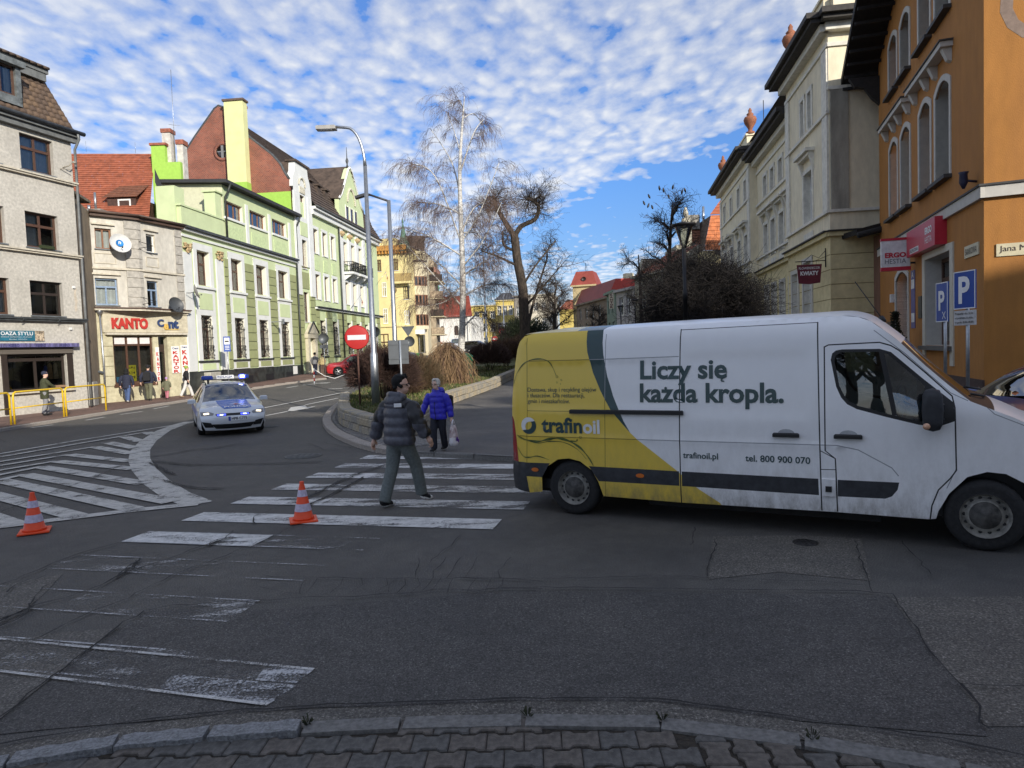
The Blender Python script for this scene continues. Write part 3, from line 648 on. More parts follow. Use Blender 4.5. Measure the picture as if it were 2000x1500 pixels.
    for i, (a, b) in enumerate(zip(il, il[1:])):
        t = Vector((b[0]-a[0], b[1]-a[1])).normalized(); nn = Vector((-t.y, t.x))
        for r in range(12):
            p = Vector(a)+nn*(.36+.105*r)
            q = (p.x, p.y)
            # stop at the wall foot
            near = min(WLr, key=lambda s: (s[0]-q[0])**2+(s[1]-q[1])**2)
            if math.dist(near, q) < .09 or pin(q, WLr+[(6, 48), (6, 60), (-7, 60)]): break
            st.M = Matrix.Translation((p.x, p.y, gz(0, p.y)+.1)) @ Matrix.Rotation(math.atan2(t.y, t.x)+random.gauss(0, .06), 4, 'Z')
            st.bbox(-.045, .045, -.045, .045, -.02, .018+random.uniform(0, .008), .01, random.randrange(2))
    stuff(st.build('setts', [M('sett_a', (.22, .205, .185), .8, var=.3, scale=30), M('sett_b', (.16, .155, .15), .8, var=.3, scale=30)], o))
    # lawn
    lp = off(WLr, .33)+[(3.2, 66), (3, 90), (-4, 90), (-6, 62), (-7.0, 46), (-7.4, 36)]
    tri = delaunay_2d_cdt([Vector(p) for p in lp]+[Vector((x*.7+random.uniform(-.1, .1), y*.9)) for x in range(-10, 4) for y in range(18, 98) if pin((x*.7, y*.9), lp)], [], [list(range(len(lp)))], 1, 1e-4)
    g = MB(); g.add([(v.x, v.y, gz(0, v.y)+.50+.05*math.sin(v.x*1.7+v.y)) for v in tri[0]], tri[2], 0, True)
    GRASS = M('lawn_grass', (.075, .082, .022), .95, var=.3, scale=1.6, bump=.6, bscale=40, dirt=(.12, .10, .045), dscale=.9, damt=.8)
    lo = struct(g.build('lawn', [GRASS]))
    if lo.data.polygons[0].normal.z < 0: lo.data.flip_normals()
    bl = MB(); vs = []; fs = []; mi = []
    rnd = random.Random(3)
    for i in range(26000):
        y = 16.8+(rnd.random()**1.6)*32; x = rnd.uniform(-6.8, 1)
        if not pin((x, y), lp): continue
        z = gz(0, y)+.50+.05*math.sin(x*1.7+y); h = rnd.uniform(.05, .13); a = rnd.uniform(0, 2*PI); ww = .012+.0005*y; dx, dy = math.cos(a)*ww, math.sin(a)*ww; lx, ly = rnd.gauss(0, .05), rnd.gauss(0, .05)
        o_ = len(vs); vs += [(x-dx, y-dy, z-.02), (x+dx, y+dy, z-.02), (x+lx, y+ly, z+h)]; fs.append((o_, o_+1, o_+2)); mi.append(0 if rnd.random() < .6 else 1)
    bl.v = vs; bl.f = fs; bl.mi = mi; bl.sm = [False]*len(fs)
    gb = bl.build('grass', [M('grass_green', (.07, .10, .02), .9, var=.3, scale=2), M('grass_dry', (.20, .17, .08), .9, var=.3, scale=2)])
    tag(gb, 'short patchy winter grass on the planter island', 'grass', kind='stuff')
    return o
PATH = island()
# ================================================================== left side of the street
PL_GREY = M('render_grey', (.52, .49, .43), .9, var=.16, scale=9, bump=.5, bscale=45, dirt=(.32, .30, .26), dscale=.5, damt=.65)
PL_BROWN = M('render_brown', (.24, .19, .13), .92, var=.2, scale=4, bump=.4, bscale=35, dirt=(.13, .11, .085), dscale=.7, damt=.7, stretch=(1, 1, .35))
PL_CREAM = M('stucco_cream', (.57, .54, .47), .9, var=.12, scale=5, bump=.3, dirt=(.36, .33, .28), dscale=.8, damt=.7, stretch=(1, 1, .5))
PL_OCHRE = M('stucco_ochre', (.55, .51, .35), .9, var=.12, scale=5, bump=.3, dirt=(.26, .22, .13), dscale=1.0, damt=.7)
TILE_B = M('tile_brown', (.13, .085, .055), .75, var=.3, scale=7); TILE_R = M('tile_red', (.33, .10, .05), .75, var=.22, scale=3); TILE_D = M('tile_dark', (.085, .06, .045), .8, var=.3, scale=2, bump=.4, bscale=20)
LEDGE = M('ledge_cream', (.55, .50, .40), .8, var=.15, scale=6); LEAD = M('lead_dark', (.075, .08, .082), .6, .3, var=.3, scale=4)
GR_L = M('render_green', (.58, .66, .38), .85, var=.05, scale=1.5, dirt=(.48, .56, .32), dscale=.5, damt=.35); GR_O = M('render_olive', (.32, .345, .165), .85, var=.08, scale=2.5); GR_W = M('render_white', (.72, .73, .70), .85, var=.05, scale=2); GR_LIME = M('render_lime', (.33, .55, .085), .85, var=.06)
GR_Y = M('render_lemon', (.66, .66, .33), .85, var=.05, scale=1.5); PLINTH = M('plinth_stone', (.035, .04, .037), .35, var=.5, scale=3); IRON = M('wrought_iron', (.02, .018, .016), .6, .4, var=0)
def courses(p00, p10, p11, p01, nrow, mat_, parent, org, name='roof_tiles', th=.035, wave=0):
    """roof plane from eave edge p00-p10 to ridge edge p01-p11, as overlapping stepped courses"""
    a, b, c, d = [Vector(p) for p in (p00, p10, p11, p01)]; n = ((b-a).cross(d-a)).normalized()
    mb = MB(); o = Vector(org)
    for i in range(nrow):
        t0, t1 = i/nrow, (i+1)/nrow+.004
        q = [a.lerp(d, t0), b.lerp(c, t0), b.lerp(c, min(1, t1)), a.lerp(d, min(1, t1))]
        k = max(2, int((q[1]-q[0]).length/wave)) if wave else 1
        for j in range(k):
            s0, s1 = j/k, (j+1)/k
            e = [q[0].lerp(q[1], s0)+n*th, q[0].lerp(q[1], s1)+n*th, q[3].lerp(q[2], s1)+n*.004, q[3].lerp(q[2], s0)+n*.004, q[0].lerp(q[1], s0), q[0].lerp(q[1], s1)]
            jj = random.uniform(0, .008) if wave else 0
            e = [v-o+n*jj for v in e]
            mb.add(e, [(0, 1, 2, 3), (4, 5, 1, 0)])
    ob = mb.build(name, [mat_], parent); return stuff(ob)
def slab(fac, name, x0, x1, y0, y1, z0, z1, mat_): return fac.put(name, MB().box(x0, x1, y0, y1, z0, z1), [mat_])
def dish(label, p, az, r=.4, mat_=None, tilt=.5, group=None, logo=False, wall=None):
    t = thing('satellite_dish', label, 'satellite dish', p, az, group)
    mb = MB(); prof = [(r*math.sin(k/6*1.0)/math.sin(1.0), .18*r*(k/6)**2*2) for k in range(0, 7)]; prof[0] = (.01, 0)
    mb.lathe(prof, 24, axis='y', cap=False); mb.lathe([(q, h-.012) for q, h in prof][::-1], 24, axis='y', cap=False)
    # axis y: bowl opens to -y (towards the street); flip
    me = mb.mesh('reflector', [mat_ or M('dish_grey', (.33, .33, .32), .6, var=.1)]); me.transform(Matrix.Rotation(-tilt*.6, 4, 'X') @ Matrix.Diagonal((1, -1, 1, 1))); me.flip_normals()
    ob = link('reflector', me, t)
    if logo:
        lm = MB().lathe([(r*.36, 0), (r*.36, .004)], 20, axis='y').mesh('logo', [M('logo_blue', (.02, .22, .6), .5)]); lm.transform(Matrix.Translation((0, -.12*r, r*.12)) @ Matrix.Rotation(-tilt*.6, 4, 'X')); link('logo', lm, ob)
        put_text('n', ob, MATS['white_paint'], (-r*.14, -.16*r, r*.02), height=r*.26, bold=.03)
    MB().tube([(0, .02, -r*.6), (0, -.75*r, -r*.35)], .012, 6).tube([(0, -.75*r, -r*.4), (0, -.85*r, -r*.3)], .035, 8).build('feed_arm', [MATS['steel_dark']], t)
    MB().tube([(0, .0, 0), (0, .22, -.05), (0, .42, -.05)], .02, 6).build('bracket', [MATS['steel_dark']], t)
    return t
# ---------------------------------------------------------------- grey tenement at the left edge
def tenement():
    A0 = Vector((-20.27, 27.25, 0)); d = Vector((.3, 1, 0)).normalized(); p0 = A0-d*7; p1 = A0+d*4.02
    r = thing('tenement', 'weathered grey rendered tenement with brown tiled mansard and a clothes shop below', 'building', (p0.x, p0.y, .12)); F = Fac(p0, p1, r); o = 7.0; zb = .12
    ws = []
    for u0 in (1.64, -.72, -3.08, -5.4):
        for z0, z1 in ((4.2, 5.65), (7.03, 8.5), (10.2, 11.68)): ws.append((u0+o, u0+1.48+o, z0, z1))
    shop = [(.36+o, 3.06+o, 1.07, 2.6), (-2.9+o, -.05+o, 1.07, 2.6)]
    fb = F.base.copy(); F.base.z = -.12
    F.put('wall', wall_mb(0, F.L, zb-.3, 12.0, ws+shop, .2), [PL_GREY, M('reveal_grey', (.36, .34, .3), .9)])
    cur = ['half', 'full', 'full', None, 'sides', 'full', 'full', 'half', 'full', 'full', 'full', 'full']
    for i, w in enumerate(ws):
        window(F, *w, depth=.17, nx=2, tr=.36, frame='frame_brown' if i != 0 else 'frame_dark', fw=.09, curtain=[None, 'left', 'full', 'right', 'half', 'full', 'full', 'half', 'full', 'full', 'full', 'full'][i], sill='zinc')
    for w in shop: window(F, *w, depth=.12, nx=2, tr=.16, frame='frame_dark', fw=.11, tr_n=1)
    # shop surround, roller box, sign boards
    slab(F, 'shop_surround', .2+o, .42+o, -.06, .1, .2, 2.74, MATS['frame_dark']); slab(F, 'shop_surround', 3.1+o, 3.36+o, -.05, .1, 1.0, 2.74, MATS['frame_dark'])
    slab(F, 'roller_box', -3+o, 3.36+o, -.1, .05, 2.6, 2.84, M('roller_grey', (.14, .12, .10), .6, var=.2, stretch=(.1, 1, 8)))
    slab(F, 'shop_sill', .3+o, 3.3+o, -.16, .05, .98, 1.07, LEDGE)
    aw = slab(F, 'fascia_strip', -3+o, 3.52+o, -.28, 0, 2.87, 3.03, M('fascia_lilac', (.13, .12, .26), .7, var=.5, scale=9, stretch=(3, 1, .3)))
    put_text('KSERO', aw, M('lilac_ink', (.035, .035, .14), .6), (.35+o, -.285, 2.89), height=.11, bold=.02); put_text('KSERO', aw, MATS['lilac_ink'], (1.5+o, -.285, 2.89), height=.11, bold=.02); put_text('KSERO', aw, MATS['lilac_ink'], (2.6+o, -.285, 2.89), height=.11, bold=.02)
    sg = slab(F, 'shop_sign', -.2+o, 2.07+o, -.06, -.005, 3.14, 3.55, M('sign_petrol', (.02, .13, .19), .5, var=.25, scale=3))
    put_text('OAZA STYLU', sg, MATS['white_paint'], (.22+o, -.066, 3.36), width=1.35, height=.15, bold=.02); put_text('Odzież outletowa i używana', sg, MATS['white_paint'], (.22+o, -.066, 3.265), width=1.3, height=.055); put_text('damska  dziecięca', sg, MATS['white_paint'], (.55+o, -.066, 3.175), width=.75, height=.045)
    fl = slab(F, 'sign_flowers', 1.66+o, 2.07+o, -.066, -.061, 3.14, 3.55, M('sign_coral', (.72, .28, .16), .5, var=.6, scale=14, col2=(.85, .7, .5)))
    lf = MB()
    for k in range(7):
        a = -.9+k*.3; lf.add([(1.85+o, -.068, 3.42), (1.85+o+.2*math.sin(a)-.012, -.068, 3.42+.13*math.cos(a)), (1.85+o+.2*math.sin(a)+.02, -.068, 3.41+.13*math.cos(a))], [(0, 1, 2)])
    F.put('leaf_print', lf, [MATS['black']])
    # cornices
    for z, mt, h, pr_ in ((3.95, LEAD, .16, .16), (6.78, LEDGE, .14, .14), (9.98, LEDGE, .14, .14)):
        slab(F, 'cornice', 0, F.L+.06, -pr_, 0, z, z+h*.5, mt); slab(F, 'cornice', 0, F.L+.1, -pr_-.06, 0, z+h*.5+.002, z+h, mt)
    for k, x in enumerate((1.0+o, 2.6+o)): F.put('cable_clip', MB().tube([(x, -.2, 3.9), (x+.1, -.25, 4.02), (x, -.2, 4.12)], .02, 5), [LEAD])
    slab(F, 'eaves_cornice', 0, F.L+.15, -.22, 0, 11.86, 12.08, M('lead_grey', (.15, .155, .15), .6, var=.2, scale=4)); slab(F, 'eaves_cornice', 0, F.L+.2, -.34, 0, 12.082, 12.2, MATS['lead_grey'])
    F.put('gutter', MB().tube([(0, -.42, 12.3), (F.L+.35, -.42, 12.27)], .09, 10), [LEAD])
    # mansard of separate tiles
    proto = MB(); k = 6; vs = []
    for i in range(k+1):
        x = -.155+.31*i/k; zc = .035*math.sin(PI*i/k*1.0)**2+.012
        vs += [(x, 0, zc+.016), (x, .31, zc), (x, 0, zc-.012)]
    proto.add(vs, [(3*i, 3*i+3, 3*i+4, 3*i+1) for i in range(k)]+[(3*i+2, 3*i+5, 3*i+3, 3*i) for i in range(k)], 0, True)
    tms = [proto.mesh('tile', [mm]) for mm in (TILE_B, M('tile_brown_b', (.155, .10, .06), .75, var=.3, scale=7), M('tile_brown_c', (.105, .07, .048), .75, var=.3, scale=7))]
    sl = math.atan2(2.5, 1.15); cnt = 0
    roofp = F.put('mansard_roof', MB().quad((0, -.2, 12.2), (F.L+.1, -.2, 12.2), (F.L-.55, .95, 14.72), (0, .95, 14.72)), [TILE_D])
    rows = 10; Ls = 2.75
    for i in range(rows):
        for j in range(40):
            x = F.L-.05-.055*i-j*.295
            if x < 3.9: break
            if 6.9 < x < 8.82 and 2 <= i < 8: continue
            t = i/rows; tile = link('tile', random.choice(tms), roofp, (x, -.22+1.15*t, 12.22+2.5*t)); tile.rotation_euler = (sl, 0, random.gauss(0, .01)); cnt += 1
    F.put('roof_edge', MB().box(0, F.L-.5, .55, 1.5, 14.42, 14.75).box(0, F.L-.42, .5, 1.5, 14.752, 14.95), [MATS['lead_grey']])
    F.put('upper_roof', MB().quad((0, .45, 14.96), (F.L-.35, .45, 14.96), (F.L-1.8, 5, 16.0), (0, 5, 16.0)), [TILE_B])
    capm = MB()
    for j in range(24): capm.tube([(F.L-.45-j*.3, .42, 14.97), (F.L-.72-j*.3, .42, 14.97)], .06, 6)
    F.put('ridge_tiles', capm, [TILE_D])
    # dormer
    dm = MB(); x0, x1 = .25+o, 1.8+o
    dm.box(x0, x0+.14, -.12, 1.2, 12.8, 14.35); dm.box(x1-.22, x1, -.12, 1.2, 12.8, 14.35); dm.box(x0-.1, x1+.1, -.3, 1.3, 14.25, 14.48); dm.box(x0, x1, -.12, 1, 12.7, 13.05)
    F.put('dormer', dm, [M('zinc_old', (.19, .205, .20), .6, .4, var=.3, scale=5)])
    window(F, x0+.14, x1-.22, 13.05, 14.25, depth=0, nx=2, tr=None, frame='frame_brown', fw=.09, curtain='sides')
    # side wall, back, downpipes
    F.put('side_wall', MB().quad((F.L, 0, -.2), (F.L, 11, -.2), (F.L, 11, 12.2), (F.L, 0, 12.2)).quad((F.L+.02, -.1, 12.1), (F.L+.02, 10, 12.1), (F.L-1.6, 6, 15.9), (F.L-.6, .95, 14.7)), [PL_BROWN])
    F.put('downpipe', MB().tube([(F.L-.02, -.42, 12.3), (F.L+.06, -.42, 12.0), (F.L+.1, -.1, 11.6), (F.L+.08, -.09, 6), (F.L+.08, -.09, .2)], .055, 8), [M('pipe_grey', (.21, .22, .22), .5, .3, var=.2, scale=3)])
    F.put('wall_lamp', MB().tube([(3.55+o, 0, 10.68), (3.6+o, -.3, 10.75), (3.75+o, -.35, 10.95)], .025, 6).tube([(3.75+o, -.35, 10.95), (3.9+o, -.36, 10.9)], .05, 8).tube([(3.4+o, -.02, 10.6), (3.65+o, -.3, 10.6)], .02, 5), [M('lamp_pale', (.3, .27, .22), .6)])
    for z in (3.62, 5.45): F.put('wall_box', MB().bbox(3.3+o+.3*(z > 4), 3.4+o+.3*(z > 4), -.08, 0, z, z+.1, .01), [MATS['frame_white']])
    F.put('flaked_plaster', MB().add([(3.66+o+random.uniform(-.06, .06)+.12*(i % 2), -.004, 4.4+i*.1) for i in range(12)], [(i, i+1, i+2) for i in range(0, 10)]), [M('bare_plaster', (.55, .48, .38), .9, var=.2)])
    # window box with flowers on the second floor
    F.put('flower_box', MB().bbox(2.15+o, 2.75+o, -.18, -.02, 7.02, 7.16, .02), [M('flower_mix', (.12, .03, .025), .8, var=.8, scale=25, col2=(.05, .07, .02))])
    # interior of the shop: mannequins and garments
    def garment(name, label, x, z0, z1, w, col, y=.42):
        p = F.P(x, y, z0); g = MB(); h = z1-z0; prof = [(w*.62, 0), (w*.6, h*.3), (w*.5, h*.62), (w*.56, h*.82), (w*.34, h*.93), (w*.12, h)]
        vs = []; n = 12
        for rr, zz in prof:
            for j in range(n): a = 2*PI*j/n; vs.append((rr*math.cos(a)*(1+.06*math.sin(5*a)), rr*.45*math.sin(a), zz))
        g.add(vs, [(i*n+j, i*n+(j+1) % n, (i+1)*n+(j+1) % n, (i+1)*n+j) for i in range(len(prof)-1) for j in range(n)], 0, True)
        ob = g.build(name, [M('cloth_'+name+str(round(x, 1)), col, .9, var=.2)], None, p, F.a)
        MB().tube([(-.1, 0, h), (0, 0, h+.06), (0, 0, h+.25)], .008, 5).build('hanger', [MATS['steel_gal']], ob)
        return tag(ob, label, 'garment')
    garment('coat', 'long black coat on display left of the clothes shop window mullion', 1.15+o, 1.15, 2.25, .34, (.012, .012, .014))
    garment('coat', 'dark double breasted coat on display right of the shop window mullion', 2.0+o, 1.2, 2.3, .3, (.015, .015, .02))
    garment('shirt', 'blue garment hanging in the clothes shop window', 2.42+o, 1.55, 2.1, .16, (.03, .06, .25))
    garment('sweater', 'tan sweater hanging in the clothes shop window, nearer the mullion', 2.62+o, 1.5, 2.2, .2, (.35, .22, .10))
    garment('sweater', 'light beige sweater hanging in the clothes shop window by its right edge', 2.88+o, 1.5, 2.2, .18, (.42, .32, .2))
    bd = F.P(0, 0, 0); F.put('body', MB().quad((0, 11, -.2), (F.L, 11, -.2), (F.L, 11, 12.2), (0, 11, 12.2)).quad((0, 0, -.2), (0, 11, -.2), (0, 11, 12.2), (0, 0, 12.2)), [PL_GREY])
tenement()
# ---------------------------------------------------------------- money changer's house with canted corner
KL, KC, KR = Vector((-20.29, 34.1, 0)), Vector((-18.86, 35.68, 0)), Vector((-17.93, 38.47, 0))
def corner_house():
    r = thing('corner_house', 'small cream stucco corner house with a currency exchange shop', 'building', (KL.x, KL.y, .12)); FG = Fac(KL, KR, r); F1 = Fac(KL, KC, r); F2 = Fac(KC, KR, r)
    for f in (FG, F1, F2): f.base.z = -.12
    zg = 4.72
    shop = (.75, 2.92, 1.02, 3.44); door = (3.22, 3.74, .1, 3.4)
    FG.put('shop_wall', wall_mb(0, FG.L, -.2, zg, [shop, door], .3), [PL_OCHRE, PL_OCHRE])
    w1 = [(.18, .92, 7.74, 8.75), (.05, 1.06, 4.98, 6.3)]; w2 = [(.55, 1.12, 7.78, 8.72), (.42, 1.16, 4.95, 6.3)]
    F1.put('wall', wall_mb(0, F1.L, zg, 9.4, w1, .16), [PL_CREAM, LEDGE]); F2.put('wall', wall_mb(0, F2.L, zg, 9.4, w2, .16), [PL_CREAM, LEDGE])
    MB().add([tuple(KL-r.location+Vector((0, 0, zg))), tuple(KC-r.location+Vector((0, 0, zg))), tuple(KR-r.location+Vector((0, 0, zg)))], [(0, 2, 1)]).build('soffit', [PL_CREAM], r)
    window(F1, *w1[0], depth=.12, nx=2, tr=None, frame='frame_rust', curtain='full', sill='zinc'); window(F1, *w1[1], depth=.12, nx=2, tr=.32, tr_n=1, frame='frame_blue', curtain='full', sill='zinc')
    window(F2, *w2[0], depth=.12, nx=1, tr=None, frame='frame_white', curtain='full', sill='zinc'); window(F2, *w2[1], depth=.12, nx=2, tr=.35, tr_n=1, frame='frame_blue', curtain='right', sill='zinc')
    # stucco trim
    for f, wl in ((F1, w1), (F2, w2)):
        for z, h, p in ((6.74, .1, .1), (9.3, .16, .22)): slab(f, 'string_course', -.05, f.L+.04, -p, 0, z, z+h, LEDGE if z < 9 else M('brown_eave', (.09, .055, .04), .6))
        slab(f, 'cornice', -.1, f.L+.1, -.28, 0, 4.7, 4.80, LEDGE); slab(f, 'cornice', -.1, f.L+.12, -.34, 0, 4.802, 4.86, M('brown_rust', (.10, .06, .045), .8, var=.3))
        for (a, b, c, e) in wl:
            slab(f, 'window_hood', a-.15, b+.15, -.12, 0, e+.16, e+.24, LEDGE)
        a, b = wl[0][0], wl[0][1]
        pn = MB()
        for (x0, x1, z0, z1) in ((a-.1, b+.15, 7.02, 7.06), (a-.1, b+.15, 7.5, 7.54), (a-.1, a-.06, 7.06, 7.5), (b+.11, b+.15, 7.06, 7.5)): pn.box(x0, x1, -.035, 0, z0, z1)
        f.put('stucco_panel', pn, [LEDGE])
    q = M('quoin_grey', (.40, .375, .33), .9, var=.18, scale=6)
    for k in range(9):
        z = 4.92+k*.49
        if 6.6 < z+.2 < 6.9: continue
        slab(F1, 'quoin', F1.L-.62, F1.L+.01, -.05, 0, z, z+.45, q); slab(F2, 'quoin', 0.0, .2, -.045, 0, z, z+.45, q); slab(F2, 'quoin', F2.L-.5, F2.L, -.05, 0, z, z+.45, q)
    for k in range(5): slab(FG, 'quoin', .12, .7, -.05, 0, .95+k*.5, 1.40+k*.5, PL_OCHRE); 
    # shop front
    fr = MATS['frame_brown']
    x0, x1 = shop[0], shop[1]
    wn = window(FG, *shop, depth=.1, nx=3, tr=.18, tr_n=3, frame='frame_brown', fw=.1, room='room_warm')
    for k in range(3): slab(FG, 'window_poster', x0+.12+k*.68, x0+.66+k*.68, .06, .08, 3.04, 3.36, M('poster_white', (.72, .68, .66), .6, var=.08))
    slab(FG, 'shop_sill', x0-.08, x1+.1, -.06, .06, .86, 1.02, fr)
    FG.put('rate_board', MB().bbox(1.48, 1.98, .14, .18, 1.05, 1.95, .01), [M('board_yellow', (.62, .55, .03), .6)])
    for j, (tx, z) in enumerate((('KUPUJ', 1.74), ('3.14', 1.5), ('4.29', 1.26))): put_text(tx, r, MATS['black'], FG.base+FG.u*1.53-FG.n*.135+Vector((0, 0, z)), FG.a, width=.38, height=.13, bold=.02)
    nb = FG.put('number_plate', MB().box(.9, 1.4, .1, .13, 1.05, 1.38), [M('plate_teal', (.02, .07, .12), .4)]); put_text('20', nb, MATS['white_paint'], (1.0, .095, 1.1), width=.3, height=.18, bold=.01)
    FG.put('door', MB().box(door[0], door[1], .28, .34, .2, 3.0), [M('door_dark', (.04, .025, .02), .5)]); FG.put('door_glass', MB().box(door[0]+.1, door[1]-.08, .268, .278, .9, 2.6), [MATS['glass_dark']])
    # fascia with raised letters
    FG.put('fascia', MB().box(.25, 4.98, -.1, .0, 3.62, 4.66), [M('fascia_stucco', (.56, .51, .38), .9, var=.12, scale=4, bump=.3, dirt=(.30, .26, .19), dscale=1.6, damt=.8)])
    slab(FG, 'fascia_ledge', .35, 4.85, -.24, 0, 3.5, 3.6, LEDGE); slab(FG, 'fascia_ledge', .2, 5.0, -.18, 0, 4.60, 4.7, LEDGE)
    LR = M('letter_red', (.50, .04, .03), .6, var=.2); 
    def raised(tx, x, z, w, h, mat_, bold=.02, th=.07):
        me = text_mesh(tx, 1, bold, .5); xs = [v.co.x for v in me.vertices]; ys = [v.co.y for v in me.vertices]; a, b, c, d = min(xs), max(xs), min(ys), max(ys)
        for v in me.vertices: v.co = ((v.co.x-a)/(b-a)*w, -.1-th*(v.co.z+.5), (v.co.y-c)/(d-c)*h)
        me.materials.clear(); me.materials.append(mat_); me.update(); return FG.put('sign_letters', me, None, x, 0, z)
    raised('KANTO', .68, 3.80, 1.92, .56, LR, .045)
    nav = M('letter_navy', (.03, .055, .15), .6, var=.2)
    raised('C', 3.15, 3.93, .36, .4, nav, .04); raised('e', 3.50, 3.80, .26, .3, M('letter_ochre', (.65, .42, .10), .6), .04); raised('nt', 3.78, 3.84, .6, .46, nav, .04)
    FG.put('letter_underline', MB().box(3.55, 4.42, -.15, -.1, 3.77, 3.80), [MATS['letter_ochre']])
    # vertical banners
    WB = M('banner_white', (.78, .76, .72), .6, var=.06)
    for bi, (xa, xb, za, zb_) in enumerate(((3.93, 4.4, 1.42, 2.88), (4.5, 4.94, .95, 2.94), (3.0, 3.2, 1.05, 2.85))):
        b = slab(FG, 'banner', xa, xb, -.05, -.015, za, zb_, WB)
        if bi < 2: put_text('Cent', b, nav, (xa+.05, -.056, zb_-.16), width=xb-xa-.1, height=.11, bold=.03)
        hh = (zb_-za-.24)/6
        for k, ch in enumerate('KANTOR'): put_text(ch, b, LR, ((xa+xb)/2, -.056, zb_-.24-hh*(k+1)+.02), width=(xb-xa)*.72, height=hh*.82, bold=.05, align='CENTER')
    # downpipe with hopper
    FG.put('downpipe', MB().tube([(.1, -.14, 4.6), (.14, -.14, 2.2), (.12, -.14, .25)], .05, 8).lathe([(.06, 4.45), (.14, 4.62), (.15, 4.8)], 10, (.1, -.14, 0)), [MATS['steel_gal']])
    FG.put('drain_pipe', MB().tube([(-1.45, .1, 2.05), (-.6, -.02, 1.85), (.1, -.13, 1.62)], .07, 8), [MATS['zinc']])
    # neighbouring recessed strip wall
    A1 = Vector((-20.27, 27.25, 0))+Vector((.3, 1, 0)).normalized()*4.05
    FS = Fac(A1+Vector((-.45, .1, 0)), KL+Vector((.0, -.02, 0)), r); FS.base.z = -.12
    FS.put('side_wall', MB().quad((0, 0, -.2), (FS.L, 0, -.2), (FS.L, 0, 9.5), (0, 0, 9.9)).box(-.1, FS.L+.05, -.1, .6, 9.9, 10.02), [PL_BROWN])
    FS.put('wall_cabinet', MB().bbox(.95, 1.55, -.3, .0, .15, 1.25, .02), [M('cabinet_grey', (.32, .31, .29), .7, var=.15)])
    FG.put('roof_cap', MB().add([(-.1, 0, 9.46), (F1.L, -1.0, 9.46), (FG.L+.1, 0, 9.46), (FG.L, 4, 9.9), (0, 4, 9.9)], [(0, 1, 2, 3, 4)]), [M('roof_felt', (.05, .045, .042), .9)])
    for f, p in ((F1, .3), (F2, .3)): f.put('gutter', MB().tube([(-.1, -.3, 9.5), (f.L+.1, -.3, 9.5)], .07, 8), [MATS['brown_eave']])
    for z in (5.05, 7.9): F1.put('iron_bracket', MB().tube([(F1.L+.05, -.05, z), (F1.L+.55, -.5, z+.1)], .015, 5).tube([(F1.L+.05, -.05, z+.35), (F1.L+.55, -.5, z+.1)], .015, 5), [IRON])
    DG = M('dish_white', (.62, .62, .60), .5, var=.08)
    dish('white satellite dish with a round blue logo on the corner house', F1.P(1.12, -.45, 7.95), F1.a, .5, DG, logo=True)
    dish('dark grey satellite dish above the currency exchange shop sign', F2.P(1.75, -.45, 5.05), F2.a-.2, .42, M('dish_dark', (.055, .06, .065), .5, var=.1))
corner_house()
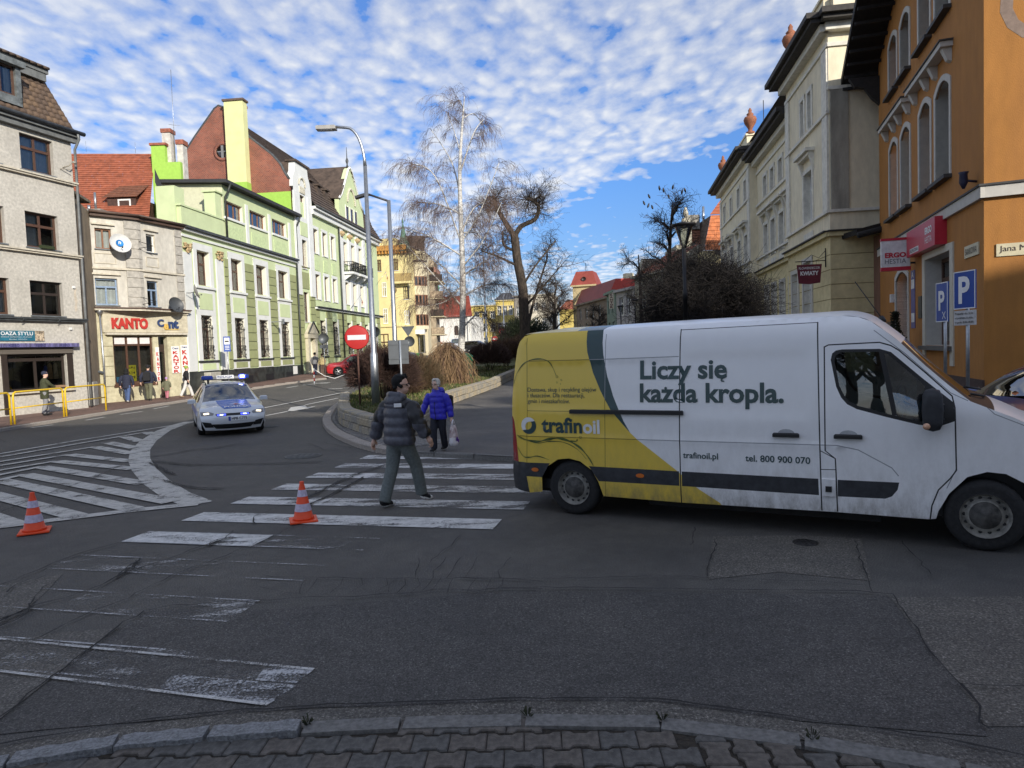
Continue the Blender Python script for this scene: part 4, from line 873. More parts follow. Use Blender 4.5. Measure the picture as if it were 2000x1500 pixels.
# ---------------------------------------------------------------- house with the red roof behind
def red_roof_house():
    r = thing('red_roof_house', 'house with a bright red tiled roof rising behind the corner house', 'building', (-26, 44, 0)); O = Vector((-26, 44, 0))
    e0, e1, t0, t1 = Vector((-33, 41.5, 9.6)), Vector((-20.6, 41.5, 9.6)), Vector((-33, 47.2, 16.35)), Vector((-23.4, 47.2, 16.0))
    e1 = Vector((-21.3, 41.5, 9.6))
    courses(e0, e1, t1, t0, 40, TILE_R, r, O, 'roof_tiles', .05, .32)
    MB().box(-7, 4.9, -2.2, 6, .1, 9.55).build('wall', [PL_CREAM], r)
    # dormer with white window
    d = MB(); d.box(1.35, 3.1, -.6, 2.4, 11.0, 12.35); d.build('dormer', [M('dormer_brown', (.07, .035, .025), .7, var=.3)], r)
    courses((-24.9, 43.25, 12.3), (-22.7, 43.25, 12.3), (-22.7, 45.2, 13.6), (-24.5, 45.2, 13.6), 8, M('tile_rust', (.19, .075, .04), .8, var=.3, scale=5), r, O, 'dormer_roof', .04)
    FW = Fac((-24.55, 43.38), (-22.9, 43.38), r)
    window(FW, .55, 1.35, 11.2, 12.2, depth=0, nx=2, tr=.5, tr_n=1, frame='frame_white', curtain='full', fw=.09)
    # small concrete chimney with flues, skylight, ridge antennas
    MB().box(.15, 1.5, -3.0, -2.2, 9.6, 11.35).build('chimney', [M('concrete_pale', (.27, .255, .225), .9, var=.25, scale=3)], r, (0.25, .9, 0))
    MB().tube([(1.0, -1.7, 11.3), (1.0, -1.7, 12.4)], .07, 8).tube([(.6, -1.7, 11.3), (.6, -1.7, 11.65)], .09, 8).build('flue_pipe', [MATS['steel_gal']], r, (.25, 0, 0))
    MB().box(-2.75, -2.05, -1.55, -1.3, 11.0, 12.0).build('skylight', [MATS['frame_white']], r)
    # lime fire wall with chimney stack
    MB().box(3.1, 4.0, 1.7, 2.0, 9, 16.1).box(4.002, 4.95, 1.7, 2.0, 9, 15.0).build('fire_wall', [GR_LIME], r)
    MB().box(3.7, 4.25, 2.01, 2.6, 14, 17.0).box(4.5, 4.9, 2.3, 2.9, 14, 16.3).build('chimney', [M('chimney_white', (.55, .52, .47), .9, var=.2, scale=4)], r)
    
    for b_ in ((3.64, 4.31, 1.95, 2.66, 17.0, 17.25), (4.44, 4.96, 2.24, 2.96, 16.3, 16.6), (3.02, 4.1, 1.62, 2.1, 16.1, 16.25)): MB().box(*b_).build('chimney_cap', [M('brick_cap', (.30, .10, .06), .85, var=.3)], r)
    MB().tube([(4.5, 2.0, 15), (4.55, 2.0, 21)], .018, 5).tube([(4.2, 2, 17.5), (4.95, 2, 17.4)], .012, 4).tube([(-2, 3.2, 16.3), (-2, 3.2, 17)], .01, 4).tube([(1.3, 3.2, 16.1), (1.3, 3.2, 16.8)], .01, 4).build('antenna', [MATS['steel_gal']], r)
    dish('light grey satellite dish beside the red tiled roof', (-25.6, 40.9, 12.6), .1, .42)
red_roof_house()
# ---------------------------------------------------------------- pale green bank building
def bank():
    d = Vector((.1, 1, 0)).normalized(); g0 = KR; g1 = g0+d*37.6
    r = thing('bank_building', 'long pale green bank building with white window surrounds and a brick gable', 'building', (g0.x, g0.y, .15)); F = Fac(g0, g1, r); F.base.z = -.15
    RVC = M('reveal_cream', (.74, .71, .58), .85, var=.04)
    cols = [(1.42, 2.78), (5.32, 6.72), (8.7, 10.2), (12.16, 13.8)]
    gf = [(a+.08, b-.08, 2.1, 4.66) for a, b in cols]; up = [(a, b, 6.4, 8.38) for a, b in cols]
    tw = [(16.75, 17.68, 13.08, 14.8), (16.75, 17.68, 9.05, 11.3), (16.77, 17.8, 4.8, 7.18)]; door = (16.95, 17.95, .5, 3.25)
    mu = [19.35, 21.4, 23.42, 26.68, 28.85, 31.1, 34.15]; mt = [(x, x+.98, 10.6, 12.6) for x in mu]; m2 = [(x, x+.98, 6.8, 8.85) for x in mu]
    mg = [(x, x+1.2, 2.08, 5.05) for x in (20.0, 22.95, 26.8, 29.55, 32.2, 35.0)]
    F.put('wall', wall_mb(0, 15.5, .0, 9.4, gf+up, .3), [GR_L, RVC])
    F.put('wall', wall_mb(15.5, 37.6, .0, 14.3, tw[1:]+[door]+mt+m2+mg, .3), [GR_L, RVC])
    PLF = MB().box(-.02, 15.9, -.06, 0, -.2, 1.42); F.put('plinth', PLF, [PLINTH]); F.put('plinth', MB().box(18.6, 37.6, -.06, 0, 0, 1.25), [M('plinth_dark', (.06, .065, .06), .6, var=.2)])
    for x in (6.2, 9.3, 12.6): slab(F, 'cellar_window', x, x+1.2, -.075, -.062, .5, .95, MATS['black'])
    slab(F, 'notice_board', 13.9, 14.6, -.09, -.062, .75, 1.35, MATS['frame_white'])
    F.put('junction_box', MB().bbox(1.4, 2.5, -.5, -.07, .1, 1.35, .02), [M('box_beige', (.42, .40, .34), .7, var=.15)])
    # window columns: white surrounds, spandrels, grilles
    def grille(w, h):
        mb = MB()
        for i in range(7): x = w*(i+.5)/7; mb.box(x-.012, x+.012, -.12, -.10, .05, h*.72)
        for z in (.06, h*.28, h*.31, h*.5, h*.72): mb.box(0, w, -.125, -.095, z, z+.035)
        rnd = random.Random(1)
        for i in range(46):
            x, z = rnd.uniform(.05, w-.05), rnd.uniform(h*.74, h*.97); a = rnd.uniform(0, 6.3); q = .12
            mb.tube([(x, -.1, z), (x+q*math.cos(a), -.13, z+q*math.sin(a)), (x+q*math.cos(a+1.2), -.1, z+q*math.sin(a+1.2))], .016, 4)
        for i in range(24):
            x, z = rnd.uniform(.05, w-.05), rnd.uniform(.06, h*.3); a = rnd.uniform(0, 6.3); q = .12
            mb.tube([(x, -.14, z), (x+q*math.cos(a), -.2, z+q*math.sin(a)), (x+q*math.cos(a+1.2), -.15, z+q*math.sin(a+1.2))], .014, 4)
        return mb.mesh('window_grille', [IRON])
    gm = grille(1.2, 2.56)
    for i, (a, b) in enumerate(cols):
        s = MB()
        for z0, z1 in ((1.9, 4.98), (6.2, 8.75)):
            s.box(a-.36, a-.002 if z0 > 5 else a+.078, -.05, .0, z0, z1); s.box(b+.002 if z0 > 5 else b-.078, b+.36, -.05, 0, z0, z1)
        s.box(a-.36, b+.36, -.052, 0, 8.39, 8.78); s.box(a-.36, b+.36, -.052, 0, 4.67, 6.2); s.box(a-.36, b+.36, -.052, 0, 1.44, 1.92)
        F.put('window_surround', s, [GR_W])
        slab(F, 'spandrel', a-.05, b+.05, -.07, -.053, 5.0, 5.95, GR_L); slab(F, 'spandrel', a-.05, b+.05, -.07, -.053, 1.5, 1.86, GR_O if i else GR_L)
        slab(F, 'window_sill', a-.4, b+.4, -.16, 0, 6.2, 6.33, GR_W); slab(F, 'window_sill', a-.4, b+.4, -.13, 0, 1.93, 2.04, PLINTH)
        window(F, *up[i], depth=.28, nx=2, tr=.36, frame='frame_brown', fw=.1, curtain='blind' if i == 0 else 'full', glass='glass')
        w = window(F, *gf[i], depth=.28, nx=2, tr=.3, frame='frame_brown', fw=.1, curtain='sides')
        F.put('window_grille', gm, None, gf[i][0], 0.05, gf[i][2])
    # rusticated bands
    def bands(x0, x1, z0, z1, h, mat_=GR_O, y=-.05):
        z = z0; slab(F, 'joint_shade_backing', x0+.01, x1-.01, -.012, 0, z0, z1, M('joint_shade_olive', (.13, .14, .075), .9))  # dark olive slab paints the shadow lines between the bands
        while z < z1-.1:
            slab(F, 'stone_band', x0, x1, y, 0, z, min(z+h-.05, z1), mat_); z += h
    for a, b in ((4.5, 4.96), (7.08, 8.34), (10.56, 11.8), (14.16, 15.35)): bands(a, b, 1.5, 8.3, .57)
    for x in (0.0, 3.5): 
        slab(F, 'pilaster', x, x+.85, -.06, 0, 1.45, 8.1, GR_W)
        c = MB()
        rnd = random.Random(int(x*10))
        for k in range(26): u, z = rnd.uniform(.02, .83), rnd.random(); c.lathe([(.0, -.07), (.09, -.03), (.1, .02), (.0, .06)], 6, (x+.42+(u-.42)*(.55+.5*z), -.1, 8.1+z*.5), cap=False)
        F.put('capital', c, [M('stone_gilt', (.45, .33, .18), .8, var=.4, scale=12)])
    # cornice below attic, attic storey, terrace
    for z, p, mt_ in ((8.95, .08, GR_W), (9.28, .2, GR_W), (9.42, .36, LEAD)): slab(F, 'cornice', -.05, 15.45, -p, 0, z, z+.13, mt_)
    aw = [(4.95, 7.3, 10.92, 11.95), (8.28, 10.65, 10.95, 11.98), (11.68, 14.05, 10.98, 12.02)]
    F.put('attic_wall', wall_mb(4.8, 16.0, 9.5, 12.85, aw, .22), [GR_L, RVC])
    for w in aw:
        window(F, *w, depth=.2, nx=3, tr=None, frame='frame_rust', fw=.1, glass='glass_sky', curtain='full')
        slab(F, 'window_sill', w[0]-.1, w[1]+.1, -.1, 0, w[2]-.14, w[2], GR_W); slab(F, 'spandrel', w[0]+.1, w[1]-.1, -.03, 0, 9.6, w[2]-.45, M('render_green_b', (.56, .66, .36), .85))
    for x in (7.65, 11.0, 14.4): slab(F, 'pilaster', x, x+.35, -.05, 0, 9.56, 12.2, GR_W)
    F.put('attic_side_wall', MB().quad((4.8, 3.9, 9.4), (4.8, 0, 9.4), (4.8, 0, 12.85), (4.8, 3.9, 13.1)), [M('render_cream_side', (.60, .60, .42), .85, var=.06)])
    F.put('parapet', MB().box(.1, 4.7, -.04, .25, 9.56, 10.62).box(.0, 4.78, -.1, .3, 10.622, 10.72), [GR_L])
    F.put('terrace_pier', MB().box(-.05, .9, .2, 1.3, 9.5, 11.7), [GR_L]); F.put('terrace_pier', MB().box(3.9, 4.6, .0, .7, 9.5, 12.2).box(3.8, 4.7, -.1, .8, 12.202, 12.3), [GR_L])
    F.put('terrace', MB().box(0, 4.8, 0, 3.8, 9.35, 9.45), [LEAD])
    F.put('attic_roof', MB().add([(4.4, -.5, 12.86), (16.0, -.5, 12.86), (16.0, 9.3, 13.55), (4.4, 3.9, 13.1), (4.4, -.5, 13.06), (16.0, -.5, 13.06), (16.0, 9.3, 13.75), (4.4, 3.9, 13.3)], [(0, 3, 2, 1), (4, 5, 6, 7), (0, 1, 5, 4), (2, 3, 7, 6), (1, 2, 6, 5), (3, 0, 4, 7)]), [M('felt_dark', (.035, .036, .04), .8)])
    F.put('roof_flashing', MB().add([(4.0, 3.6, 12.4), (4.5, 3.6, 12.7), (4.5, 3.9, 13.2), (4.15, 3.9, 13.9), (3.95, 3.8, 13.0)], [(0, 1, 2, 3, 4)]), [MATS['felt_dark']])
    F.put('roof_vent', MB().lathe([(.2, 13.1), (.2, 13.4), (.05, 13.6)], 8, (10.2, .6, 0)), [MATS['felt_dark']])
    for x in (4.95, 15.7): F.put('downpipe', MB().tube([(x, -.5, 12.95), (x, -.3, 12.4), (x, -.1, 12.1), (x, -.1, 9.6 if x < 9 else 9.7)], .07, 7), [M('pipe_dark', (.05, .055, .05), .5, .3)])
    # brick gable, chimney
    q = g0+d*15.4; inw = Vector((-d.y, d.x, 0)); FGa = Fac(q+inw*14, q, r); FGa.base.z = -.15
    BR = brick_mat('gable_brick', (.28, .075, .042), (.19, .05, .032), (.34, .28, .21), 2.9, ms=.02)
    pts = [(3.6, 13), (3.6, 15.6), (4.06, 16.25), (6.48, 19.34), (8.2, 21.35), (8.5, 21.55), (8.9, 21.4), (10.85, 19.02), (12.56, 17.61), (13.2, 16.85), (13.5, 16.2), (13.82, 15.67), (13.85, 13)]
    FGa.put('brick_gable', MB().prism([(x, 0, z) for x, z in pts], (0, .4, 0)), [BR])
    FGa.put('gable_base', MB().box(9.0, 13.95, -.06, 0, 12.8, 14.75), [GR_LIME]); FGa.put('gable_coping', MB().tube([(x, .1, z+.03) for x, z in pts[1:12]], .13, 6), [LEAD])
    rw = FGa.put('round_window', MB().lathe([(.72, 0), (.72, -.06), (.5, -.06), (.5, 0)], 24, (8.66, 0, 18.08), axis='y'), [BR])
    me = MB(); me.lathe([(.46, -.02), (.46, -.03)], 24, (8.66, 0, 18.08), axis='y'); link('pane', me.mesh('pane', [MATS['glass_dark']]), rw)
    link('glazing_bar', MB().box(8.56, 8.76, -.05, -.031, 17.6, 18.55).box(8.2, 9.1, -.045, -.032, 18.05, 18.1).mesh('glazing_bar', [MATS['frame_grey']]), rw)
    FGa.put('chimney', MB().box(9.32, 10.82, -.7, -.02, 15.5, 21.6), [GR_Y]); FGa.put('chimney_base', MB().box(9.3, 10.84, -.72, -.02, 13, 15.498), [GR_LIME]); FGa.put('chimney_cap', MB().box(9.22, 10.92, -.8, .05, 21.6, 21.75), [M('cap_brown', (.12, .08, .06), .8)])
    # main roof
    prof = [(-.45, 14.35), (.5, 15.9), (.8, 16.8), (5.4, 21.3), (10.2, 16.0)]
    O = r.location
    for (ya, za), (yb, zb) in zip(prof, prof[1:]):
        n = max(3, int(math.hypot(yb-ya, zb-za)/.34))
        courses(F.P(15.7 if ya > 0 else 19, ya, za), F.P(37.9, ya, za), F.P(37.9, yb, zb), F.P(15.7 if ya > 0 else 19, yb, zb), n, TILE_D, r, O, 'roof_tiles', .05)
    F.put('end_wall', MB().add([(37.6, 0, 0), (37.6, 10.2, 0), (37.6, 10.2, 16), (37.6, 5.4, 21.2), (37.6, .5, 15.9), (37.6, 0, 14.4)], [(0, 1, 2, 3, 4, 5)]), [GR_L])
    for u in (20.3, 22.2, 24.0): F.put('roof_dormer', MB().box(u, u+.7, .5, 2, 16.0, 16.75).box(u-.1, u+.8, .3, 2.2, 16.752, 16.9), [TILE_D])
    F.put('roof_chimney', MB().box(16.8, 17.6, 4.3, 5.1, 20, 22.0).box(16.72, 17.68, 4.22, 5.18, 22.0, 22.2), [BR])
    # stair tower bay
    F.put('tower_bay', MB().prism([(15.5, -.12, 9.2), (19.1, -.12, 9.2), (19.1, -.12, 15.2), (18.75, -.12, 16.6), (18.6, -.12, 17.15), (16.5, -.12, 17.15), (16.3, -.12, 16.4), (15.5, -.12, 14.8)], (0, .115, 0)), [GR_W]) if False else None
    tb = wall_mb(15.5, 19.1, 9.2, 15.2, [tw[0], (16.75, 17.68, 9.2, 11.3)], .3); F.put('tower_bay', tb, [GR_W, RVC], 0, -.1)
    F.put('tower_gable', MB().prism([(15.5, -.1, 15.2), (19.1, -.1, 15.2), (18.95, -.1, 16.0), (18.6, -.1, 16.6), (18.5, -.1, 17.2), (16.1, -.1, 17.2), (16.0, -.1, 16.5), (15.6, -.1, 16.0)], (0, .5, 0)), [GR_W])
    F.put('tower_roof', MB().box(15.9, 18.7, -.25, .6, 17.2, 17.35).prism([(15.7, .4, 15.3), (19.0, .4, 15.3), (18.6, .4, 17.2), (16.0, .4, 17.2)], (0, 3.5, 0)), [TILE_D])
    cr = MB()
    for k in range(20): a = k/19*PI; cr.lathe([(0, -.09), (.1, 0), (0, .09)], 6, (17.2+.6*math.cos(a), -.16, 15.6+.55*math.sin(a)), cap=False)
    for k in range(6): cr.box(16.7+k*.18, 16.8+k*.18, -.18, -.1, 14.95, 15.45)
    F.put('cartouche', cr, [M('stone_pale', (.55, .52, .42), .85, var=.25, scale=10)])
    slab(F, 'pilaster', 15.55, 16.3, -.14, 0, 6.9, 14.9, GR_W); slab(F, 'pilaster', 18.2, 19.05, -.14, 0, 6.9, 14.9, GR_W); slab(F, 'spandrel', 16.5, 17.95, -.13, -.1, 11.6, 12.7, GR_L); slab(F, 'spandrel', 16.5, 17.95, -.05, -.0, 7.45, 8.75, GR_O)
    for i, w in enumerate(tw): window(F, *w, depth=.2 if i else .1, nx=2, tr=.5, frame='frame_brown', fw=.08, glass='glass_sky' if i < 2 else 'glass', sill='white_paint')
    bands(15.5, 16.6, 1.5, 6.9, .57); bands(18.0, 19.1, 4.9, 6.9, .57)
    # portal
    ST = M('portal_stone', (.56, .51, .38), .85, var=.12, scale=5)
    pm = MB().box(16.5, 16.94, -.3, 0, .3, 3.5).box(17.96, 18.45, -.3, 0, .3, 3.5).box(16.4, 18.55, -.34, 0, 3.5, 3.85).prism([(16.45, -.4, 3.86), (18.5, -.4, 3.86), (17.48, -.4, 4.72)], (0, .36, 0))
    F.put('portal', pm, [ST]); F.put('door', MB().box(16.95, 17.95, .2, .28, .45, 3.25), [ST]); F.put('door_step', MB().box(16.5, 18.4, -.6, 0, .2, .5), [PLINTH])
    F.put('pediment_edge', MB().tube([(16.4, -.42, 3.9), (17.48, -.42, 4.8), (18.55, -.42, 3.9)], .07, 5), [LEAD])
    # main wing
    slab(F, 'string_course', 18.95, 38.3, -.22, 0, 5.95, 6.1, GR_W); slab(F, 'string_course', 18.95, 38.4, -.4, 0, 6.102, 6.16, LEAD)
    slab(F, 'eaves_cornice', 18.95, 37.8, -.28, 0, 13.7, 14.1, GR_W); slab(F, 'eaves_cornice', 18.9, 38.0, -.5, 0, 14.102, 14.32, GR_W); F.put('gutter', MB().tube([(19, -.55, 14.35), (38, -.55, 14.35)], .1, 6), [LEAD])
    for i, (a, b, z0, z1) in enumerate(mt+m2):
        s = MB().box(a-.22, a-.002, -.05, 0, z0-.1, z1+.2).box(b+.002, b+.22, -.05, 0, z0-.1, z1+.2).box(a-.22, b+.22, -.052, 0, z1+.002, z1+.25); F.put('window_surround', s, [GR_W])
        window(F, a, b, z0, z1, depth=.24, nx=2, tr=.35, frame='frame_brown', fw=.09, curtain='half', sill='white_paint')
        if i < 3: slab(F, 'spandrel', a, b, -.04, 0, 9.2, 10.2, M('render_green_b', (.56, .66, .36), .85))
    for a, b, z0, z1 in mg:
        window(F, a, b, z0, z1, depth=.28, nx=2, tr=.3, frame='frame_dark', fw=.09); F.put('window_grille', gm, None, a, .05, z0)
        slab(F, 'window_surround', b+.002, b+.22, -.05, 0, z0, z1+.2, GR_W); slab(F, 'window_sill', a-.2, b+.25, -.15, 0, z0-.16, z0-.04, PLINTH)
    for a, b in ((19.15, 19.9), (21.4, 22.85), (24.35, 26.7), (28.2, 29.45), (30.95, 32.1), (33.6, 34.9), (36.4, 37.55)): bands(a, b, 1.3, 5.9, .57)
    # risalit with gable and balconies
    slab(F, 'risalit', 25.5, 26.45, -.13, 0, 6.2, 13.7, GR_W); slab(F, 'risalit', 27.9, 28.6, -.13, 0, 6.2, 13.7, GR_W); slab(F, 'risalit', 30.1, 30.85, -.13, 0, 6.2, 13.7, GR_W); slab(F, 'risalit', 32.35, 33.0, -.13, 0, 6.2, 13.7, GR_W)
    gp_ = [(25.7, 14.32), (33.0, 14.32), (32.7, 16.4), (32.0, 16.9), (29.6, 19.7), (29.1, 20.0), (28.6, 19.7), (26.4, 16.9), (25.7, 16.4)]
    gw = [(27.5, 28.05, 14.75, 16.0), (28.75, 29.3, 14.75, 16.0), (30.0, 30.55, 14.75, 16.0)]
    F.put('risalit_gable', MB().prism([(x, -.15, z) for x, z in gp_], (0, .4, 0)), [GR_L]); F.put('gable_trim', MB().tube([(x, -.2, z) for x, z in gp_[2:]], .12, 5), [GR_W])
    for w in gw: window(F, *w, depth=-.22, nx=1, tr=None, frame='frame_brown', fw=.07); slab(F, 'window_surround', w[0]-.14, w[0]-.002, -.2, -.15, w[2], w[3]+.15, GR_W); slab(F, 'window_surround', w[1]+.002, w[1]+.14, -.2, -.15, w[2], w[3]+.15, GR_W)
    c2 = MB()
    for k in range(24): a = k/23*PI; c2.lathe([(0, -.14), (.15, 0), (0, .14)], 6, (29.1+1.1*math.cos(a), -.22, 16.6+1.3*math.sin(a)), cap=False)
    F.put('cartouche', c2, [MATS['stone_pale']])
    for s in (-1, 1): courses(F.P(29.1+s*3.5, -.3, 16.35), F.P(29.1+s*3.5, 3.5, 16.6), F.P(29.1, 5, 20.1), F.P(29.1, -.3, 20.1), 10, TILE_D, r, O, 'roof_tiles', .05) if s < 0 else courses(F.P(29.1, -.3, 20.1), F.P(29.1, 5, 20.1), F.P(32.6, 3.5, 16.6), F.P(32.6, -.3, 16.35), 10, TILE_D, r, O, 'roof_tiles', .05)
    F.put('finial', MB().lathe([(.12, 20), (.06, 20.3), (.16, 20.6), (.05, 20.9), (.02, 21.9)], 8, (29.0, 0, 0)), [LEAD])
    for x in (26.68, 28.85, 31.1):
        b = MB().box(x-.4, x+1.4, -1.0, 0, 9.55, 9.75); F.put('balcony', b, [GR_W])
        rb = MB()
        for k in range(13): t = k/12*1.8; rb.box(x-.4+t-.015, x-.4+t+.015, -1.0, -.97, 9.75, 10.65)
        for k in range(6): y = -1+k/6; rb.box(x-.4, x-.37, y-.015, y+.015, 9.75, 10.65); rb.box(x+1.37, x+1.4, y-.015, y+.015, 9.75, 10.65)
        for z in (9.85, 10.25, 10.65): rb.box(x-.42, x+1.42, -1.02, -.95, z, z+.05); rb.box(x-.42, x-.36, -1, 0, z, z+.05); rb.box(x+1.36, x+1.42, -1, 0, z, z+.05)
        F.put('balcony_railing', rb, [IRON])
        for e in (-.2, 1.0): F.put('balcony_bracket', MB().prism([(x+e, -.9, 9.54), (x+e, 0, 9.54), (x+e, 0, 8.95)], (.2, 0, 0)), [GR_W])
        F.put('capital', MB().lathe([(0, -.3), (.3, -.1), (.34, .1), (0, .3)], 8, (x-.75, -.2, 13.2), cap=False), [MATS['stone_gilt']])
    for x in (15.35, 25.3): F.put('downpipe', MB().tube([(x, -.16, 14.3 if x > 20 else 9.2), (x, -.16, .6)], .07, 7), [MATS['pipe_dark']])
    dish('pale grey satellite dish at the corner of the green bank building', F.P(.1, -.55, 5.85), F.a+.5, .42)
    # wall lamp arm on the lower floor
    F.put('wall_sign_arm', MB().box(10.6, 10.7, -.9, 0, 4.55, 4.6).box(10.6, 10.75, -.95, -.8, 4.4, 4.75), [MATS['steel_gal']])
    # flags on poles
    for k, (u, z, lab) in enumerate(((27.4, 6.4, 'small white and red flag on the bank above the no entry sign'), (36.6, 9.6, 'small white and red flag at the far end of the green bank'))):
        p = F.P(u, -.2, z); t = thing('flag', lab, 'flag', p, F.a)
        MB().tube([(0, 0, 0), (.5, -.9, 1.3)], .02, 5).build('pole', [MATS['steel_gal']], t)
        for nm, mt_, o_ in (('white_band', MATS['white_paint'], 0), ('red_band', MATS['red_paint'], .32)):
            mb = MB(); vs = []
            for i in range(7): w_ = .05*math.sin(i*1.3); x0 = .45+.05*i*.9; vs += [(x0+o_*.9, -.85+w_, 1.2-.06*i-o_*.9), (x0+.3-.02*i+o_*.9, -.85-w_, .95-.09*i-o_*.6)]
            mb.add(vs, [(2*i, 2*i+1, 2*i+3, 2*i+2) for i in range(6)], 0, True); mb.build(nm, [mt_], t)
glass_mat('glass_sky', (.55, .62, .70), refl=1.6)
bank()
# ================================================================== right side of the street
OR = M('render_orange', (.40, .175, .04), .9, var=.08, scale=3, bump=.35, bscale=70, dirt=(.32, .14, .045), dscale=.5, damt=.6, stretch=(1, 1, .35)); TRIM = M('trim_offwhite', (.52, .50, .45), .85, var=.06)
def arch_window(F, x0, x1, z0, z1, rise=.28, sw=.14, depth=.5, back='pane_grey'):
    """segmental-arched opening: spandrels, painted surround, deep blank window"""
    n = 8; w = x1-x0; arc = [(x0+w*i/n, z1-rise+rise*math.sin(PI*(.12+.76*i/n))/1.0-rise*math.sin(PI*.12)*.0) for i in range(n+1)]
    arc = [(x, z1-rise*(1-math.cos((i/n-.5)*2*1.05)) / (1-math.cos(1.05))) for i, (x, z) in enumerate(arc)]
    sp = MB()
    for i in range(n): sp.prism([(arc[i][0], -.002, arc[i][1]), (arc[i+1][0], -.002, arc[i+1][1]), (arc[i+1][0], -.002, z1+.001), (arc[i][0], -.002, z1+.001)], (0, .04, 0))
    F.put('arch_spandrel', sp, [OR])
    out = [(x0-sw, z0-.02)]+[(x0-sw+(w+2*sw)*i/n, arc[i][1]+sw*1.15) for i in range(n+1)]+[(x1+sw, z0-.02)]; inn = [(x0, z0-.02)]+arc+[(x1, z0-.02)]
    mb = MB()
    for i in range(len(out)-1):
        a, b, c, d = inn[i], inn[i+1], out[i+1], out[i]; mb.prism([(a[0], -.03, a[1]), (b[0], -.03, b[1]), (c[0], -.03, c[1]), (d[0], -.03, d[1])], (0, .05, 0))
    F.put('window_surround', mb, [TRIM])
    ro = MB().quad((x0, 0, z0), (x0, 0, z1), (x0, depth, z1), (x0, depth, z0)).quad((x1, 0, z1), (x1, 0, z0), (x1, depth, z0), (x1, depth, z1)); F.put('reveal', ro, [M('reveal_pale', (.72, .70, .65), .9, var=.08)])
    window(F, x0, x1, z0, z1, depth=depth-.08, nx=2, tr=.3, frame='frame_white', fw=.08, curtain='half')
    F.put('window_sill', MB().box(x0-.18, x1+.18, -.2, .1, z0-.12, z0-.02), [M('sill_dark', (.05, .048, .045), .7)])
def orange_house():
    O1 = Vector((11.29, 16.5, 0)); dv = Vector((.32, 1, 0)).normalized(); O0 = O1+dv*14.7
    r = thing('orange_house', 'orange rendered corner house with white arched windows and a red sign box', 'building', (O1.x, O1.y, .6)); F = Fac(O0, O1, r); F.base.z = -.6
    x0 = 2.65; lo = [(4.6, 5.85), (6.42, 7.68), (8.9, 10.15), (10.72, 12.05)]; lw = [(a, b, 6.42, 9.1) for a, b in lo]; uw = [(a, b, 10.88, 12.85) for a, b in lo]
    shop = (9.55, 12.1, 1.75, 4.35); d2 = (5.5, 7.3, .6, 4.3)
    F.put('wall', wall_mb(x0, F.L, .2, 13.2, lw+uw+[shop, d2], .5), [OR, TRIM]); F.put('gable_wall', MB().add([(x0, 0, 13.2), (F.L, 0, 13.2), (F.L, 0, 15.6), (10.2, 0, 15.8)], [(0, 1, 2, 3)]), [OR])
    for w in lw+uw: arch_window(F, *w)
    arch_window(F, *d2, depth=.45)
    for a, b in ((4.1, 7.85), (8.35, 12.35)):
        slab(F, 'hood', a, b, -.3, 0, 9.72, 9.86, TRIM); slab(F, 'hood_cap', a-.05, b+.05, -.34, 0, 9.862, 9.9, MATS['sill_dark'])
        for x in (a+.1, (a+b)/2-.55, (a+b)/2+.35, b-.3): F.put('hood_bracket', MB().prism([(x, -.24, 9.718), (x, 0, 9.718), (x, 0, 9.35), (x, -.1, 9.4)], (.2, 0, 0)), [TRIM])
    slab(F, 'string_course', x0, F.L+.1, -.1, 0, 5.25, 5.52, TRIM); slab(F, 'string_course', x0, F.L+.14, -.14, 0, 5.522, 5.57, MATS['sill_dark'])
    # shop window
    F.put('shop_surround', MB().box(9.25, 9.548, -.04, .02, 1.2, 4.55).box(12.102, 12.4, -.04, .02, 1.2, 4.55).box(9.55, 12.1, -.041, .019, 4.36, 4.56), [M('trim_cream', (.56, .53, .44), .85, var=.05)])
    window(F, *shop, depth=.42, nx=2, tr=.25, frame='frame_brown', fw=.12, room='room_warm'); slab(F, 'shop_sill', 9.4, 12.3, -.2, .3, 1.62, 1.74, M('sill_stone', (.10, .095, .09), .6))
    rs = slab(F, 'sign_box', 8.5, 11.75, -.3, 0, 4.57, 5.36, M('sign_red', (.50, .02, .045), .35, var=.06))
    put_text('ERGO', rs, MATS['white_paint'], (10.75, -.306, 4.98), width=.72, height=.2, bold=.04); put_text('HESTIA', rs, MATS['white_paint'], (10.75, -.306, 4.72), width=.72, height=.18)
    pl = slab(F, 'sign_strip', 8.95, 10.0, -.312, -.301, 4.62, 4.78, MATS['white_paint']); put_text('UBEZPIECZENIA', pl, M('ink_grey', (.12, .12, .13), .6), (8.98, -.318, 4.65), width=1.0, height=.1, bold=.02)
    # blade sign
    c = F.P(8.25, 0, 0); u = F.n.copy(); a = math.atan2(-u.y, -u.x)
    t = thing('blade_sign', 'white and red ERGO HESTIA box sign projecting from the orange house', 'sign', tuple(F.P(8.25, -1.0, 4.2)), a)
    MB().bbox(0, .84, -.08, .08, .12, .98, .01).build('box', [M('sign_white', (.70, .70, .69), .4)], t); MB().box(-.015, .855, -.095, .095, 0, .12).build('red_rim', [MATS['sign_red']], t); MB().box(-.015, .855, -.095, .095, .98, 1.06).build('red_rim', [MATS['sign_red']], t)
    put_text('ERGO', t, MATS['sign_red'], (.1, -.086, .42), width=.62, height=.17, bold=.05); put_text('HESTIA', t, MATS['ink_grey'], (.1, -.086, .23), width=.62, height=.15)
    MB().box(.85, 1.05, -.03, .03, .2, .26).box(.85, 1.05, -.03, .03, .8, .86).build('bracket', [MATS['steel_dark']], t)
